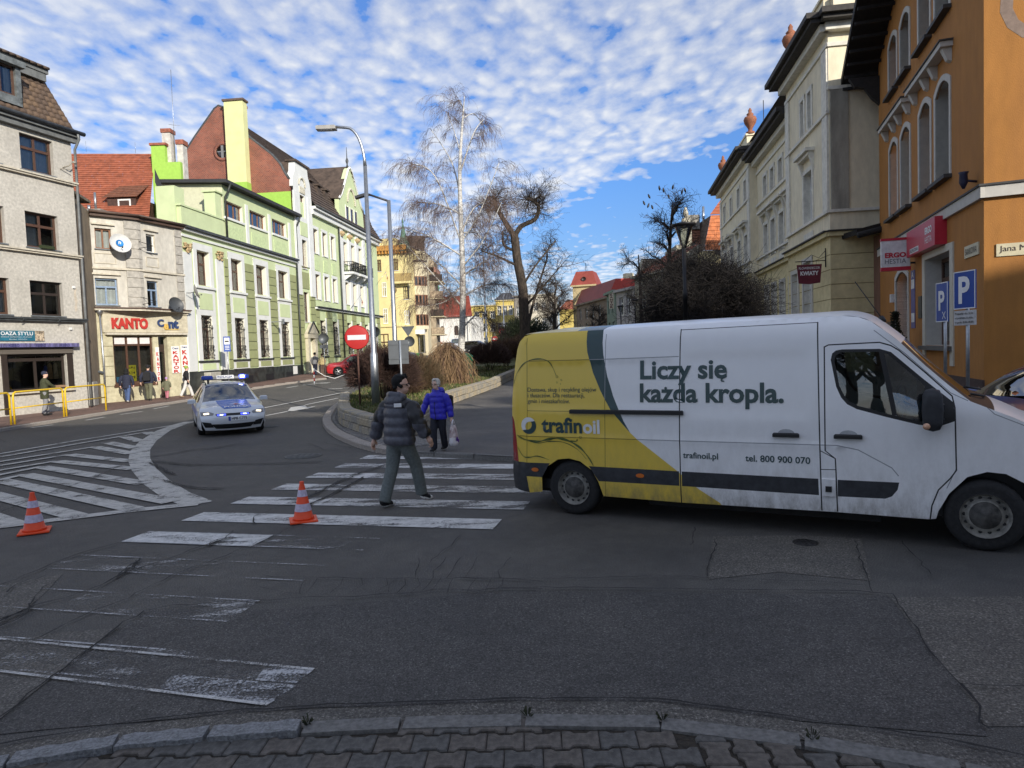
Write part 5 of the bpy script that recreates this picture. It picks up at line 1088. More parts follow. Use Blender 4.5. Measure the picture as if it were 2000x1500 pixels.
    # plates, stickers, cameras
    pb = slab(F, 'street_plate', 13.35, 14.4, -.03, -.002, 3.98, 4.28, M('plate_cream', (.60, .54, .36), .5, var=.1)); put_text('BANKOWA', pb, M('ink_brown', (.05, .03, .025), .6), (13.45, -.034, 4.05), width=.85, height=.16)
    st = slab(F, 'sticker_panel', 7.75, 8.25, -.02, -.003, 2.3, 4.2, M('panel_violet', (.11, .10, .26), .5, var=.15)); 
    for z in (2.5, 3.6): slab(F, 'sticker', 7.8, 8.2, -.026, -.021, z, z+.3, MATS['sign_white'])
    put_text('A', st, MATS['white_paint'], (7.85, -.026, 3.95), width=.3, height=.2)
    slab(F, 'wall_plaque', 8.7, 9.1, -.03, -.003, 2.6, 3.3, M('plaque_dark', (.04, .045, .04), .4)); slab(F, 'alarm_box', 5.0, 5.2, -.12, 0, 3.3, 3.6, MATS['sign_white'])
    F.put('wall_lantern', MB().tube([(14.2, 0, 5.75), (14.2, -.25, 5.8)], .03, 6).lathe([(.03, 5.6), (.1, 5.75), (.09, 5.95), (.12, 6.0)], 8, (14.2, -.28, 0)), [M('lamp_navy', (.02, .02, .05), .5)])
    slab(F, 'meter_cupboard', 4.2, 5.3, -.08, 0, .6, 2.6, MATS['frame_brown']); slab(F, 'plinth', x0, F.L+.05, -.05, 0, .2, .95, M('plinth_brown', (.06, .035, .03), .7))
    # right-hand facade on the cross street
    dR = Vector((3000, -1350, 0)).normalized(); FR = Fac(O1, O1+dR*10, r); FR.base.z = -.6
    FR.put('wall', wall_mb(0, 10, .2, 14.2, [(4, 5.4, 6.4, 9), (7, 8.4, 6.4, 9)], .3), [OR, TRIM]); slab(FR, 'string_course', -.1, 10, -.1, 0, 5.25, 5.52, TRIM); slab(FR, 'string_course', -.1, 10, -.14, 0, 5.522, 5.57, MATS['sill_dark']); slab(FR, 'plinth', -.05, 10, -.05, 0, .0, .75, MATS['plinth_brown'])
    for w in ((4, 5.4, 6.4, 9), (7, 8.4, 6.4, 9)): window(FR, *w, depth=.2, frame='frame_white')
    jp = slab(FR, 'street_plate', .24, 1.35, -.03, -.002, 3.86, 4.15, MATS['plate_cream']); put_text('Jana Matejki', jp, MATS['ink_brown'], (.3, -.034, 3.93), width=.95, height=.17)
    em = MB()
    for k in range(10): a0, a1 = 1.2+k*.42, 1.2+(k+1)*.42; em.add([(1.25+.95*math.cos(a0), -.004, 9.6+.95*math.sin(a0)), (1.25+.95*math.cos(a1), -.004, 9.6+.95*math.sin(a1)), (1.25+.7*math.cos(a1), -.004, 9.6+.7*math.sin(a1)), (1.25+.7*math.cos(a0), -.004, 9.6+.7*math.sin(a0))], [(0, 1, 2, 3)])
    FR.put('wall_painting', em, [M('painting_grey', (.26, .19, .15), .9, var=.15)])
    # roof with deep eaves: gable towards the square, verge rising to the right
    e = MB(); y0, y1 = -1.25, 9
    lowp, top = (1.7, 12.35), (10.2, 16.0)
    e.add([(lowp[0], y0, lowp[1]), (top[0], y0, top[1]), (top[0], y1, top[1]), (lowp[0], y1, lowp[1]), (lowp[0], y0, lowp[1]+.3), (top[0], y0, top[1]+.3), (top[0], y1, top[1]+.3), (lowp[0], y1, lowp[1]+.3)], [(0, 3, 2, 1), (4, 5, 6, 7), (0, 1, 5, 4), (3, 0, 4, 7), (1, 2, 6, 5), (2, 3, 7, 6)])
    F.put('roof', e, [M('eaves_black', (.016, .014, .013), .8, var=.3)])
    F.put('roof', MB().add([(top[0], y0, top[1]+.3), (F.L+1.4, y0, 14.2), (F.L+1.4, y1, 14.2), (top[0], y1, top[1]+.3), (top[0], y0, top[1]), (F.L+1.4, y0, 13.9), (F.L+1.4, y1, 13.9), (top[0], y1, top[1])], [(0, 1, 2, 3), (4, 7, 6, 5), (0, 4, 5, 1), (1, 5, 6, 2)]), [MATS['eaves_black']])
    rf = MB()
    for k in range(14): t = k/13; x = 1.9+t*8; z = 12.32+t*8*(3.65/8.5); rf.box(x, x+.1, -1.2, 0, z-.12, z-.01)
    F.put('rafter_ends', rf, [MATS['eaves_black']]); F.put('carved_bracket', MB().prism([(2.66, -.01, 12.3), (2.66, -1.1, 12.35), (2.66, -.9, 12.0), (2.66, -.55, 11.9), (2.66, -.3, 11.5), (2.66, -.01, 11.2)], (.25, 0, 0)), [MATS['eaves_black']])
    F.put('gutter', MB().tube([(1.55, -1.3, 12.3), (1.55, 5, 12.3)], .1, 8), [MATS['eaves_black']]); F.put('back_wall', MB().quad((x0, 9, 0), (x0, 0, 0), (x0, 0, 13), (x0, 9, 13)), [OR])
    # topiary in a pot
    p = F.P(8.75, -.7, .55); t = thing('potted_conifer', 'dark clipped conifer in a tall pot against the orange house', 'plant', p)
    MB().lathe([(.2, 0), (.28, .85), (.3, .9), (.26, .9)], 12).build('pot', [M('pot_dark', (.05, .045, .04), .6)], t)
    lf = MB(); rnd = random.Random(5)
    for k in range(1500):
        a, h = rnd.uniform(0, 6.3), rnd.random()**.8; rr = (.32+.1*math.sin(h*9+a*2))*(1-.75*h)*rnd.uniform(.4, 1.05); q = Vector((rr*math.cos(a), rr*math.sin(a), .95+h*1.35)); v = Vector((rnd.gauss(0, 1), rnd.gauss(0, 1), rnd.gauss(0, 1))).normalized()*.07; w = v.orthogonal().normalized()*.025
        lf.add([q-w, q+w, q+v], [(0, 1, 2)])
    lf.build('foliage', [M('conifer', (.018, .026, .010), .9, var=.4)], t)
orange_house()
# ---------------------------------------------------------------- cream neo-renaissance building
BE = M('stucco_beige', (.78, .70, .51), .88, var=.1, scale=3, bump=.2, dirt=(.58, .50, .35), dscale=.45, damt=.6, stretch=(1, 1, .4)); BE_Y = M('stucco_yellow', (.64, .55, .31), .88, var=.1, scale=3, dirt=(.45, .37, .19), dscale=.6, damt=.4); BE_T = M('trim_beige', (.70, .67, .58), .85, var=.12, scale=4); CORN = M('cornice_black', (.045, .04, .036), .8, var=.2); TERRA = M('terracotta', (.27, .10, .05), .8, var=.3, scale=12)
def cream_palace():
    B1 = Vector((13.95, 29, 0)); dv = Vector((.152, 1, 0)).normalized(); B0 = B1+dv*34.4
    r = thing('cream_palace', 'cream stucco palace with black cornice and terracotta urns on the right', 'building', (B1.x, B1.y, .6)); F = Fac(B0, B1, r); F.base.z = -.6
    secs = [(4.6, 17.3, -.45, 14.4), (17.3, 27.2, 0, 13.75), (27.2, 34.3, -.45, 15.0)]
    cw = [19.35, 21.3, 23.4, 25.55]
    mid = [(x, x+1.08, 7.12, 9.2) for x in cw]; top = [(x+.05, x+.95, 11.0, 12.2) for x in cw]; gf = [(x, x+1.0, 2.0, 5.3) for x in cw]
    fx = [6.2, 9.4, 12.6, 15.2]; fm = [(x, x+1.1, 7.12, 9.2) for x in fx]; ft = [(x+.1, x+.95, 11.3, 12.9) for x in fx]; fg = [(x, x+1.0, 2.0, 5.3) for x in fx]
    nm = [(30.45, 31.8, 7.45, 9.7)]; ntp = [(30.05, 30.6, 11.6, 13.2), (31.28, 31.84, 11.6, 13.2)]; ng = [(30.15, 31.5, 2.0, 5.65), (28.0, 29.1, 2.0, 5.3)]
    for (a, b, y, zt), wins in zip(secs, (fm+ft+fg, mid+top+gf, nm+ntp+ng)):
        up = [w for w in wins if w[2] > 7]; dn = [w for w in wins if w[2] < 7]
        F.put('upper_wall', wall_mb(a, b, 7.4 if False else 6.4, zt, up, .3), [BE, BE_T], 0, y); F.put('ground_wall', wall_mb(a, b, .3, 6.4, dn, .3), [BE_Y, BE_T], 0, y)
        for w in wins: window(F, *w, depth=.26+y, nx=2 if w[1]-w[0] > .7 else 1, tr=.3, frame='frame_white', fw=.08, curtain='half')
        for w in wins:
            s = MB().box(w[0]-.2, w[0]-.002, -.05, 0, w[2], w[3]+.15).box(w[1]+.002, w[1]+.2, -.05, 0, w[2], w[3]+.15).box(w[0]-.2, w[1]+.2, -.052, 0, w[3]+.002, w[3]+.2); F.put('window_surround', s, [BE_T if w[2] > 6 else TRIM], 0, y)
            if 7 < w[2] < 8:
                F.put('window_hood', MB().box(w[0]-.4, w[1]+.4, -.4, 0, w[3]+.75, w[3]+.9).box(w[0]-.3, w[1]+.3, -.25, 0, w[3]+.6, w[3]+.748), [BE_T], 0, y)
                for x in (w[0]-.32, w[1]+.14): F.put('hood_bracket', MB().prism([(x, -.22, w[3]+.598), (x, 0, w[3]+.598), (x, 0, w[3]-.1)], (.18, 0, 0)), [BE_T], 0, y)
                F.put('sill_panel', MB().box(w[0]-.1, w[1]+.1, -.04, 0, 6.62, 6.95), [BE_T], 0, y)
        # cornices and string courses
        for z, p, h, mt in ((6.3, .2, .18, BE_Y), (6.482, .3, .06, CORN), (7.28, .14, .12, BE_T), (10.72 if y == 0 else 11.35, .12, .14, BE_T), (zt-.95, .08, .16, BE_T), (zt-.38, .35, .3, BE_T), (zt-.08, .75, .16, CORN), (zt+.082, .95, .22, CORN)):
            F.put('cornice', MB().box(a-(p if y else 0)*.5, b+(p if y else -.02)*.5, -p, 0, z, z+h), [mt], 0, y)
        if y: F.put('parapet', MB().box(a+.2, b-.2, -.1, .4, zt+.3, zt+1.1).box(a+.1, b-.1, -.18, .48, zt+1.102, zt+1.22), [BE], 0, y)
        if y:
            for x in (a, b-.75): F.put('pilaster', MB().box(x+.02, x+.72, -.08, 0, 7.4, zt-1), [BE_T], 0, y)
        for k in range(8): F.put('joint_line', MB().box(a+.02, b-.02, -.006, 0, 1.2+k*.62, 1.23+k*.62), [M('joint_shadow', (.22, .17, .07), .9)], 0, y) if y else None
    F.put('roof', MB().quad((4.6, -.4, 15.1), (34.3, -.4, 15.1), (34.3, 9, 15.3), (4.6, 9, 15.3)), [CORN])
    # return walls of the risalits and the end wall facing the square
    for x, zt in ((27.2, 15.0),): F.put('return_wall', MB().quad((x, 0, .3), (x, -.45, .3), (x, -.45, zt), (x, 0, zt)), [BE])
    F.put('return_wall', MB().quad((17.3, -.45, .3), (17.3, 0, .3), (17.3, 0, 14.4), (17.3, -.45, 14.4)), [BE])
    C = F.P(34.3, -.45, 0); FS = Fac(C, C+Vector((1, -.152, 0)).normalized()*7, r); FS.base.z = -.6
    FS.put('end_wall', MB().quad((0, 0, 6.4), (7, 0, 6.4), (7, 0, 15), (0, 0, 15)), [BE]); FS.put('end_wall_base', MB().quad((0, 0, .3), (7, 0, .3), (7, 0, 6.4), (0, 0, 6.4)), [BE_Y])
    for z, p, h, mt in ((6.3, .2, .18, BE_Y), (6.482, .3, .06, CORN), (7.28, .14, .12, BE_T), (12.3, .1, .14, BE_T), (14.05, .08, .16, BE_T), (14.62, .35, .3, BE_T), (14.92, .75, .16, CORN), (15.082, .95, .22, CORN)): FS.put('cornice', MB().box(-p*.5-.003, 7, -p, 0, z, z+h), [mt])
    FS.put('pilaster', MB().box(.05, .75, -.08, 0, 7.4, 12.3), [M('stucco_stained', (.36, .34, .28), .9, var=.2, scale=2, dirt=(.2, .19, .16), dscale=1.2, damt=.8, stretch=(1, 1, .3))]); FS.put('wall_panel', MB().box(1.1, 1.9, -.04, 0, 12.6, 13.6), [BE_T]); FS.put('parapet', MB().box(.2, 7, -.1, .4, 15.3, 16.1), [BE])
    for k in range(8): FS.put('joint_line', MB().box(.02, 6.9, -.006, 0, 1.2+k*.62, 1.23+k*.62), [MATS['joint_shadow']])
    for u, z, y in ((27.7, 16.2, -.45), (17.0, 15.6, -.45), (5.4, 15.6, -.45), (33.9, 16.2, -.45)):
        F.put('urn', MB().lathe([(.28, 0), (.28, .15), (.14, .2), (.14, .35), (.36, .7), (.42, .95), (.36, 1.1), (.16, 1.2), (.24, 1.28), (.1, 1.42), (.12, 1.55), (.03, 1.7)], 14), [TERRA], u, y+.15, z)
    F.put('antenna', MB().tube([(10, 2, 15), (10, 2, 20)], .03, 5), [MATS['steel_dark']])
    # flower shop sign on a wrought bracket
    t = thing('hanging_sign', 'maroon FLOWERDECOR KWIATY sign hanging from a wrought bracket', 'sign', tuple(F.P(33.7, -1.65, 4.4)), math.atan2(-F.n.y, -F.n.x)+.0)
    MB().prism([(0, -.02, .84), (1.02, -.02, .84), (.95, -.02, .05), (.5, -.02, .0), (.07, -.02, .05)], (0, .04, 0)).build('board', [M('sign_maroon', (.14, .015, .03), .5, var=.15)], t)
    put_text('FLOWERDECOR', t, MATS['white_paint'], (.08, -.026, .64), width=.86, height=.1, bold=.01); put_text('KWIATY', t, MATS['white_paint'], (.14, -.026, .38), width=.74, height=.18, bold=.04)
    MB().tube([(-.05, 0, .98), (1.2, 0, .98)], .02, 6).tube([(1.18, 0, .7), (1.18, 0, 1.5)], .025, 6).tube([(.3, 0, .98), (.6, 0, 1.25), (.9, 0, 1.1), (1.18, 0, 1.4)], .012, 5).tube([(.2, 0, .84), (.2, 0, .98)], .008, 4).tube([(.8, 0, .84), (.8, 0, .98)], .008, 4).build('bracket', [IRON], t)
cream_palace()
def annex():
    r = thing('wooden_annex', 'narrow brown plastered annex between the palace and the orange house', 'building', (15.2, 28.3, .6))
    MB().box(0, 2.4, 0, 3, 0, 5.6).build('wall', [M('annex_brown', (.22, .12, .08), .85, var=.2, scale=3, stretch=(6, 6, .4))], r)
    MB().box(.35, .95, -.06, 0, 3.9, 5.2).build('panel', [M('annex_red', (.18, .07, .05), .8, var=.2)], r)
    MB().prism([(-1.2, -.5, 5.55), (2.6, -.5, 6.5), (2.6, -.5, 6.65), (-1.25, -.5, 5.75)], (0, 3, 0)).build('roof', [MATS['eaves_black']], r); MB().tube([(-1.25, -.6, 5.5), (1, -.6, 6.0)], .12, 8).build('gutter', [MATS['eaves_black']], r)
annex()
# ---------------------------------------------------------------- more distant buildings
def house(name, label, p0, p1, z0, z1, cols, rows, wall, frame='frame_white', depth=9, roof=None, roof_mat=None, ww=1.0, trim=None, nx=2, arch=False, group=None):
    """block with a windowed front from p0 (left) to p1 (right); rows = [(z0, z1)]; cols = list of x centres"""
    r = thing(name, label, 'building', (p0[0], p0[1], z0), 0, group); F = Fac(p0, p1, r); F.base.z = -z0
    ws = [(c-ww/2, c+ww/2, a, b) for c in cols for a, b in rows]
    F.put('wall', wall_mb(0, F.L, z0-.5, z1, ws, .2), [wall, wall])
    for i, w in enumerate(ws):
        window(F, *w, depth=.16, nx=nx, tr=.32, frame=frame, fw=.1, curtain=('half', None, 'full')[i % 3], panes=True)
        if trim: slab(F, 'window_surround', w[0]-.15, w[0]-.002, -.05, 0, w[2], w[3], trim); slab(F, 'window_surround', w[1]+.002, w[1]+.15, -.05, 0, w[2], w[3], trim); slab(F, 'window_hood', w[0]-.2, w[1]+.2, -.1, 0, w[3]+.02, w[3]+.16, trim)
    F.put('side_wall', MB().quad((0, depth, z0-.5), (0, 0, z0-.5), (0, 0, z1), (0, depth, z1)).quad((F.L, 0, z0-.5), (F.L, depth, z0-.5), (F.L, depth, z1), (F.L, 0, z1)), [wall])
    slab(F, 'cornice', -.2, F.L+.2, -.3, 0, z1-.12, z1+.1, trim or wall)
    if roof:
        h = roof; F.put('roof', MB().add([(-.3, -.4, z1+.1), (F.L+.3, -.4, z1+.1), (F.L+.3, depth+.4, z1+.1), (-.3, depth+.4, z1+.1), (.2 if h > 2.9 else 1, depth*.45, z1+h), (F.L-(.2 if h > 2.9 else 1), depth*.45, z1+h)], [(0, 1, 5, 4), (2, 3, 4, 5), (1, 2, 5), (3, 0, 4)]), [roof_mat or TILE_D])
    else: F.put('roof', MB().quad((0, 0, z1), (F.L, 0, z1), (F.L, depth, z1), (0, depth, z1)), [TILE_D])
    return r, F
YEL = M('render_yellow', (.74, .62, .30), .88, var=.06, scale=1.5); CRM = M('render_creamwhite', (.62, .55, .38), .88, var=.06); FAR_Y = M('render_farye', (.58, .45, .13), .88, var=.08, scale=.8); FAR_W = M('render_farwhite', (.58, .53, .42), .9, var=.08, scale=.8)
def yellow_corner():
    r, F = house('yellow_house', 'tall yellow corner house with an orange cornice beyond the green bank', (-17.5, 84.3), (-12.1, 83.6), 1.4, 14.9, [], [], YEL, depth=12)
    F.put('cornice', MB().box(-.2, F.L+.1, -.5, 0, 14.3, 14.9), [M('cornice_orange', (.62, .30, .06), .8, var=.15)]); dent = MB()
    for k in range(14): dent.box(.1+k*.4, .3+k*.4, -.42, 0, 13.95, 14.28)
    F.put('dentils', dent, [MATS['cornice_orange']]); F.put('attic', MB().box(.6, 4.2, 0, 2, 15, 15.8), [YEL])
    for x, z0, z1, fr in ((1.55, 11.95, 13.35, 'frame_brown'), (3.65, 11.95, 13.35, 'frame_brown'), (2.25, 8.9, 10.6, 'frame_white'), (2.25, 5.65, 7.45, 'frame_white'), (4.9, 8.45, 10.0, 'frame_dark'), (4.9, 5.45, 7.1, 'frame_white')):
        window(F, x, x+(.72 if z0 > 11 else .55), z0, z1, depth=-.03, nx=2, tr=.35, frame=fr, fw=.08, curtain='half', sill='white_paint')
    slab(F, 'string_course', -.1, F.L+.1, -.15, 0, 5.2, 5.4, YEL); window(F, 1.6, 2.8, 1.9, 4.4, depth=-.03, nx=2, tr=.4, frame='frame_brown', fw=.12); F.put('carving', MB().lathe([(0, -.5), (.2, -.2), (.15, .2), (0, .5)], 7, (3.9, -.1, 9.7), cap=False), [M('carving_bronze', (.16, .12, .06), .7)])
    t = F.P(5.2, 1.5, 0); F.put('turret_roof', MB().lathe([(1.15, 14.2), (.95, 14.6), (.45, 15.6), (.22, 16.8), (.05, 17.6), (.12, 17.75), (.02, 18.2)], 12, (5.0, .6, 0)), [M('copper_green', (.08, .17, .12), .7, var=.2)])
    slab(F, 'balcony', 4.1, 6.2, -.9, 0, 10.3, 10.55, YEL); F.put('balcony_railing', MB().box(4.1, 6.2, -.9, -.84, 10.56, 11.5), [M('balcony_wood', (.42, .30, .12), .8, var=.3, stretch=(8, 1, 1))])
yellow_corner()
def bay_house():
    r = thing('bay_house', 'cream apartment house with a rounded bay of brown windows', 'building', (-11.3, 88, 1.6)); n = 9
    cx, cy, R = -11.65, 88.2, 1.55
    def ring(z0, z1, rr, mat_, name):
        mb = MB(); vs = []
        for i in range(n+1): a = PI*1.02+PI*.85*i/n; vs += [(rr*math.cos(a), rr*math.sin(a)*1.0, z0-1.6), (rr*math.cos(a), rr*math.sin(a), z1-1.6)]
        mb.add(vs, [(2*i, 2*i+2, 2*i+3, 2*i+1) for i in range(n)], 0, False)
        mb.add([vs[2*i+1] for i in range(n+1)], [tuple(range(n, -1, -1))[::-1]]); mb.add([vs[2*i] for i in range(n+1)], [tuple(range(n+1))[::-1]])
        return mb.build(name, [mat_], r, (cx+11.3, cy-88, 0))
    for z0, z1 in ((4.9, 5.35), (6.75, 7.85), (9.2, 10.3), (11.5, 13.3)): ring(z0, z1, R, CRM, 'bay_band')
    for z0, z1 in ((5.35, 6.75), (7.85, 9.2), (10.3, 11.5)):
        ring(z0, z1, R-.12, MATS['room_dark'], 'bay_room')
        for i in range(n):
            a = PI*1.02+PI*.85*(i+.5)/n; x, y = (R-.04)*math.cos(a), (R-.04)*math.sin(a); b = a+PI/2; w = .5
            f = MB().box(-w/2, -w/2+.1, 0, .08, 0, z1-z0).box(w/2-.1, w/2, 0, .08, 0, z1-z0).box(-w/2+.1, w/2-.1, 0, .08, 0, .1).box(-w/2+.1, w/2-.1, 0, .08, z1-z0-.1, z1-z0)
            o = f.build('window', [MATS['frame_rust']], r, (cx+11.3+x, cy-88+y, z0-1.6), b); link('pane', MB().quad((-w/2+.1, .04, .1), (w/2-.1, .04, .1), (w/2-.1, .04, z1-z0-.1), (-w/2+.1, .04, z1-z0-.1)).mesh('pane', [MATS['glass']]), o)
    ring(13.3, 13.45, R+.15, LEAD, 'balcony_floor')
    MB().box(-2.2, .85, .2, 9, 0, 13.2).build('wall', [CRM], r); MB().box(-2.1, .7, 1.0, 1.4, 11.6, 13.8).build('gable_wall', [CRM], r)
    MB().lathe([(.7, 0), (.7, .05), (.45, .05)], 16, (-.75, .95, 12.6), axis='y').build('round_window', [MATS['frame_dark']], r)
    rb = MB()
    for i in range(12): a = PI*1.02+PI*.85*i/11; rb.tube([(R*math.cos(a), R*math.sin(a), 11.85), (R*math.cos(a), R*math.sin(a), 12.6)], .03, 4)
    rb.tube([(R*math.cos(PI*1.02+PI*.85*i/11), R*math.sin(PI*1.02+PI*.85*i/11), 12.6) for i in range(12)], .04, 4); rb.build('balcony_railing', [IRON], r, (cx+11.3, cy-88, 0))
    MB().add([(-2.2, .3, 13.2), (.85, .3, 13.2), (.6, 3, 15.6), (-2, 3, 15.6)], [(0, 1, 2, 3)]).build('roof', [TILE_D], r)
    FW = Fac((-13, 87.2), (-10.5, 87.0), r); FW.base.z = -1.6
    slab(FW, 'awning', .3, 2.4, -.9, -.2, 4.3, 4.85, MATS['white_paint']); window(FW, .4, 2.2, 1.9, 4.2, depth=0, nx=3, tr=None, frame='frame_grey', fw=.08)
    # balconies running up the street side
    for k, z in enumerate((4.2, 6.6, 9.0, 11.2)): MB().box(.9, 2.6, 4, 8, z-1.6, z-1.45).build('balcony', [CRM], r); MB().box(.9, 2.6, 3.9, 4, z-1.45, z-.6).build('balcony_railing', [IRON if k % 2 else M('balcony_dirty', (.32, .25, .17), .8, var=.3)], r)
    MB().box(.86, 1.5, 4.2, 9, 0, 12.5).build('street_wall', [M('render_dirty', (.34, .28, .2), .9, var=.3, scale=1)], r); MB().box(.7, 1.8, 4.2, 9, 10.95, 11.6).build('upper_storey', [M('render_pink', (.4, .2, .15), .85)], r)
bay_house()
def church():
    r, F = house('church', 'white church with a steep dark red roof and arched windows', (-13.4, 115.6), (-6.4, 114.4), 1.9, 7.7, [], [], M('church_white', (.72, .70, .64), .9, var=.06), depth=10)
    courses(F.P(-.4, -.5, 7.6), F.P(F.L+.4, -.5, 7.6), F.P(F.L-1.2, 4.5, 11.4), F.P(1.2, 4.5, 11.4), 14, M('tile_maroon', (.24, .045, .025), .8, var=.2, scale=1), r, r.location, 'roof_tiles', .06)
    for x in (2.2, 4.6):
        mb = MB(); mb.prism([(x-.36, -.02, 4.6)]+[(x+.36, -.02, 4.6)]+[(x+.36*math.cos(a), -.02, 5.8+.4*math.sin(a)) for a in [PI*i/8 for i in range(9)]], (0, .04, 0)); w = F.put('arched_window', mb, [M('window_lead', (.05, .04, .035), .4)])
        link('glazing_bar', MB().box(x-.03, x+.03, -.05, -.021, 4.6, 6.2).box(x-.36, x+.36, -.045, -.022, 5.2, 5.26).mesh('glazing_bar', [MATS['frame_brown']]), w)
    F.put('porch', MB().box(.2, 1.8, -3, 0, 1.4, 3.3), [CRM]); F.put('porch_roof', MB().prism([(-.2, -3.2, 3.3), (2.2, -3.2, 3.3), (1.0, -3.2, 4.4)], (0, 3.2, 0)), [M('tile_maroon', (.24, .045, .025), .8)])
    F.put('corner_pier', MB().box(F.L-.5, F.L+.1, -.3, 0, 1.5, 7.5), [MATS['church_white']])
    t = thing('church_tower', 'slender green copper church turret behind the balcony house', 'tower', (-13.6, 130, 2)); CG = M('copper_bright', (.10, .30, .17), .6, var=.15)
    MB().box(-.7, .7, -.7, .7, 0, 9.5).build('shaft', [CRM], t); MB().lathe([(.75, 9.5), (.78, 9.8), (.6, 9.9), (.6, 11.6), (.75, 11.7), (.72, 12), (.5, 12.4), (.62, 12.8), (.5, 13.2), (.2, 13.4), (.22, 13.8), (.06, 14.2), (.03, 15.6)], 10).build('lantern_dome', [CG], t)
    for k in range(4): a = k*PI/2+.3; MB().box(-.12, .12, -.63, -.58, 10.1, 11.4).build('opening', [MATS['black']], t, (0, 0, 0), a)
church()
def far_row():
    house('far_yellow_house', 'distant yellow apartment house with a flat parapet at the street end', (-9.6, 150.5), (-2.9, 149.5), 1.9, 11.5, [.9, 2.6, 4.3, 6.0], [(2.8, 4.6), (5.8, 7.6), (8.6, 10.2)], FAR_Y, trim=M('far_trim', (.6, .5, .28), .9))
    house('far_gabled_house', 'distant yellow house with a dark hipped roof at the street end', (-2.9, 149), (1.0, 148.6), 1.9, 12.4, [.8, 2.0, 3.2], [(2.8, 4.6), (5.8, 7.6), (9.2, 11.2)], FAR_Y, roof=1.9, roof_mat=M('slate_far', (.07, .07, .075), .8), trim=MATS['far_trim'], ww=.8)
    house('far_grey_house', 'distant grey house standing side on beside the yellow ones', (1.0, 141), (4.3, 139), 1.9, 12.6, [.8, 2.4], [(5.2, 7.0), (8.6, 10.4)], M('far_greybrown', (.33, .29, .24), .9, var=.1), ww=.8)
    house('far_white_house', 'distant off white apartment house behind the pollarded tree', (4.3, 139.2), (9.2, 138.6), 1.9, 12.6, [1.0, 2.6, 4.1], [(3.0, 4.7), (6.3, 8.0), (9.4, 11.1)], FAR_W, ww=.8)
    house('far_ochre_house', 'distant ochre house glimpsed between the bare trees', (9.6, 133), (14, 132), 1.9, 9.0, [1.2, 3.2], [(4, 5.6)], FAR_Y, roof=2.2, roof_mat=TILE_R)
    # brown brick house with mansard and turret
    RM = M('mansard_red', (.26, .05, .035), .7, var=.15, scale=1.2); RMB = M('mansard_red_bright', (.42, .05, .035), .7, var=.1); BRN = M('render_umber', (.22, .17, .12), .9, var=.15)
    t, F = house('turret_house', 'house with a square turret under a red mansard cap', (8.8, 95.5), (11.8, 94.5), 1.8, 10.3, [.9, 2.1], [(6.6, 8.0)], M('render_sand', (.50, .40, .22), .9, var=.1), depth=4, ww=.5)
    F.put('turret_cap', MB().add([(-.3, -.3, 10.3), (3.45, -.3, 10.3), (3.45, 4.2, 10.3), (-.3, 4.2, 10.3), (.4, .6, 12.3), (2.7, .6, 12.3), (2.7, 3.4, 12.3), (.4, 3.4, 12.3)], [(0, 1, 5, 4), (1, 2, 6, 5), (2, 3, 7, 6), (3, 0, 4, 7), (4, 5, 6, 7)]), [RM]); F.put('turret_window', MB().lathe([(.3, 0), (.3, .3)], 10, (1.6, -.12, 11.2), axis='y'), [MATS['frame_dark']]); F.put('finial', MB().tube([(1.5, 2, 12.3), (1.5, 2, 13.6)], .04, 5), [IRON])
    t, F = house('mansard_house', 'brown house with a long red mansard roof beside the turret', (9.2, 95), (11.6, 80), 1.8, 7.6, [2, 5, 8, 11], [(3, 5), (5.6, 7)], BRN, depth=6)
    F.put('mansard', MB().add([(0, -.2, 7.6), (F.L, -.2, 7.6), (F.L, 6, 7.6), (F.L, 5, 9.7), (F.L, .8, 9.7), (0, .8, 9.7)], [(0, 1, 4, 5)]), [RM]); F.put('mansard_end', MB().add([(F.L, -.2, 7.6), (F.L, 6, 7.6), (F.L, 5, 9.7), (F.L, .8, 9.7)], [(0, 1, 2, 3)]), [RMB]); F.put('chimney', MB().box(F.L-4, F.L-3, 3, 4, 9.7, 10.6), [CRM])
    house('green_shop_house', 'narrow grey green house with a currency exchange banner', (9.35, 66.5), (9.5, 62), 1.3, 6.9, [1.2, 3.2], [(2.6, 4.2), (5, 6.2)], M('render_greygreen', (.20, .26, .21), .9, var=.08), depth=6)
    house('pale_shop_house', 'narrow pale lilac house right of the grey green one', (9.55, 61.9), (10.45, 58), 1.2, 6.8, [1.2, 2.8], [(4.6, 6.2)], M('render_lilac', (.40, .38, .38), .9, var=.08), depth=6)
    t, F = house('stone_gable_house', 'weathered pale house with a raised gable and orange tiles', (10.5, 57.8), (11.9, 52.5), 1.0, 7.6, [1.5, 3.8], [(4.6, 6.2)], M('render_stone', (.40, .37, .29), .9, var=.15, scale=1), depth=6)
    F.put('gable', MB().prism([(0, 0, 7.4), (0, 6, 7.4), (0, 5, 9.1), (0, .6, 9.1)], (.5, 0, 0)), [MATS['render_stone']]); courses(F.P(.5, -.3, 7.6), F.P(F.L, -.3, 7.6), F.P(F.L, 3, 9.6), F.P(.5, 3, 9.6), 10, TILE_R, t, t.location, 'roof_tiles', .05)
    # big orange-tiled gambrel right of the shrub
    r = thing('gambrel_house', 'old house with a tall orange tiled gambrel roof behind the big bare shrub', 'building', (19.5, 66, 1.2)); o = Vector((19.5, 66, 1.2)); OT = M('tile_orange', (.48, .15, .05), .75, var=.25, scale=2.5)
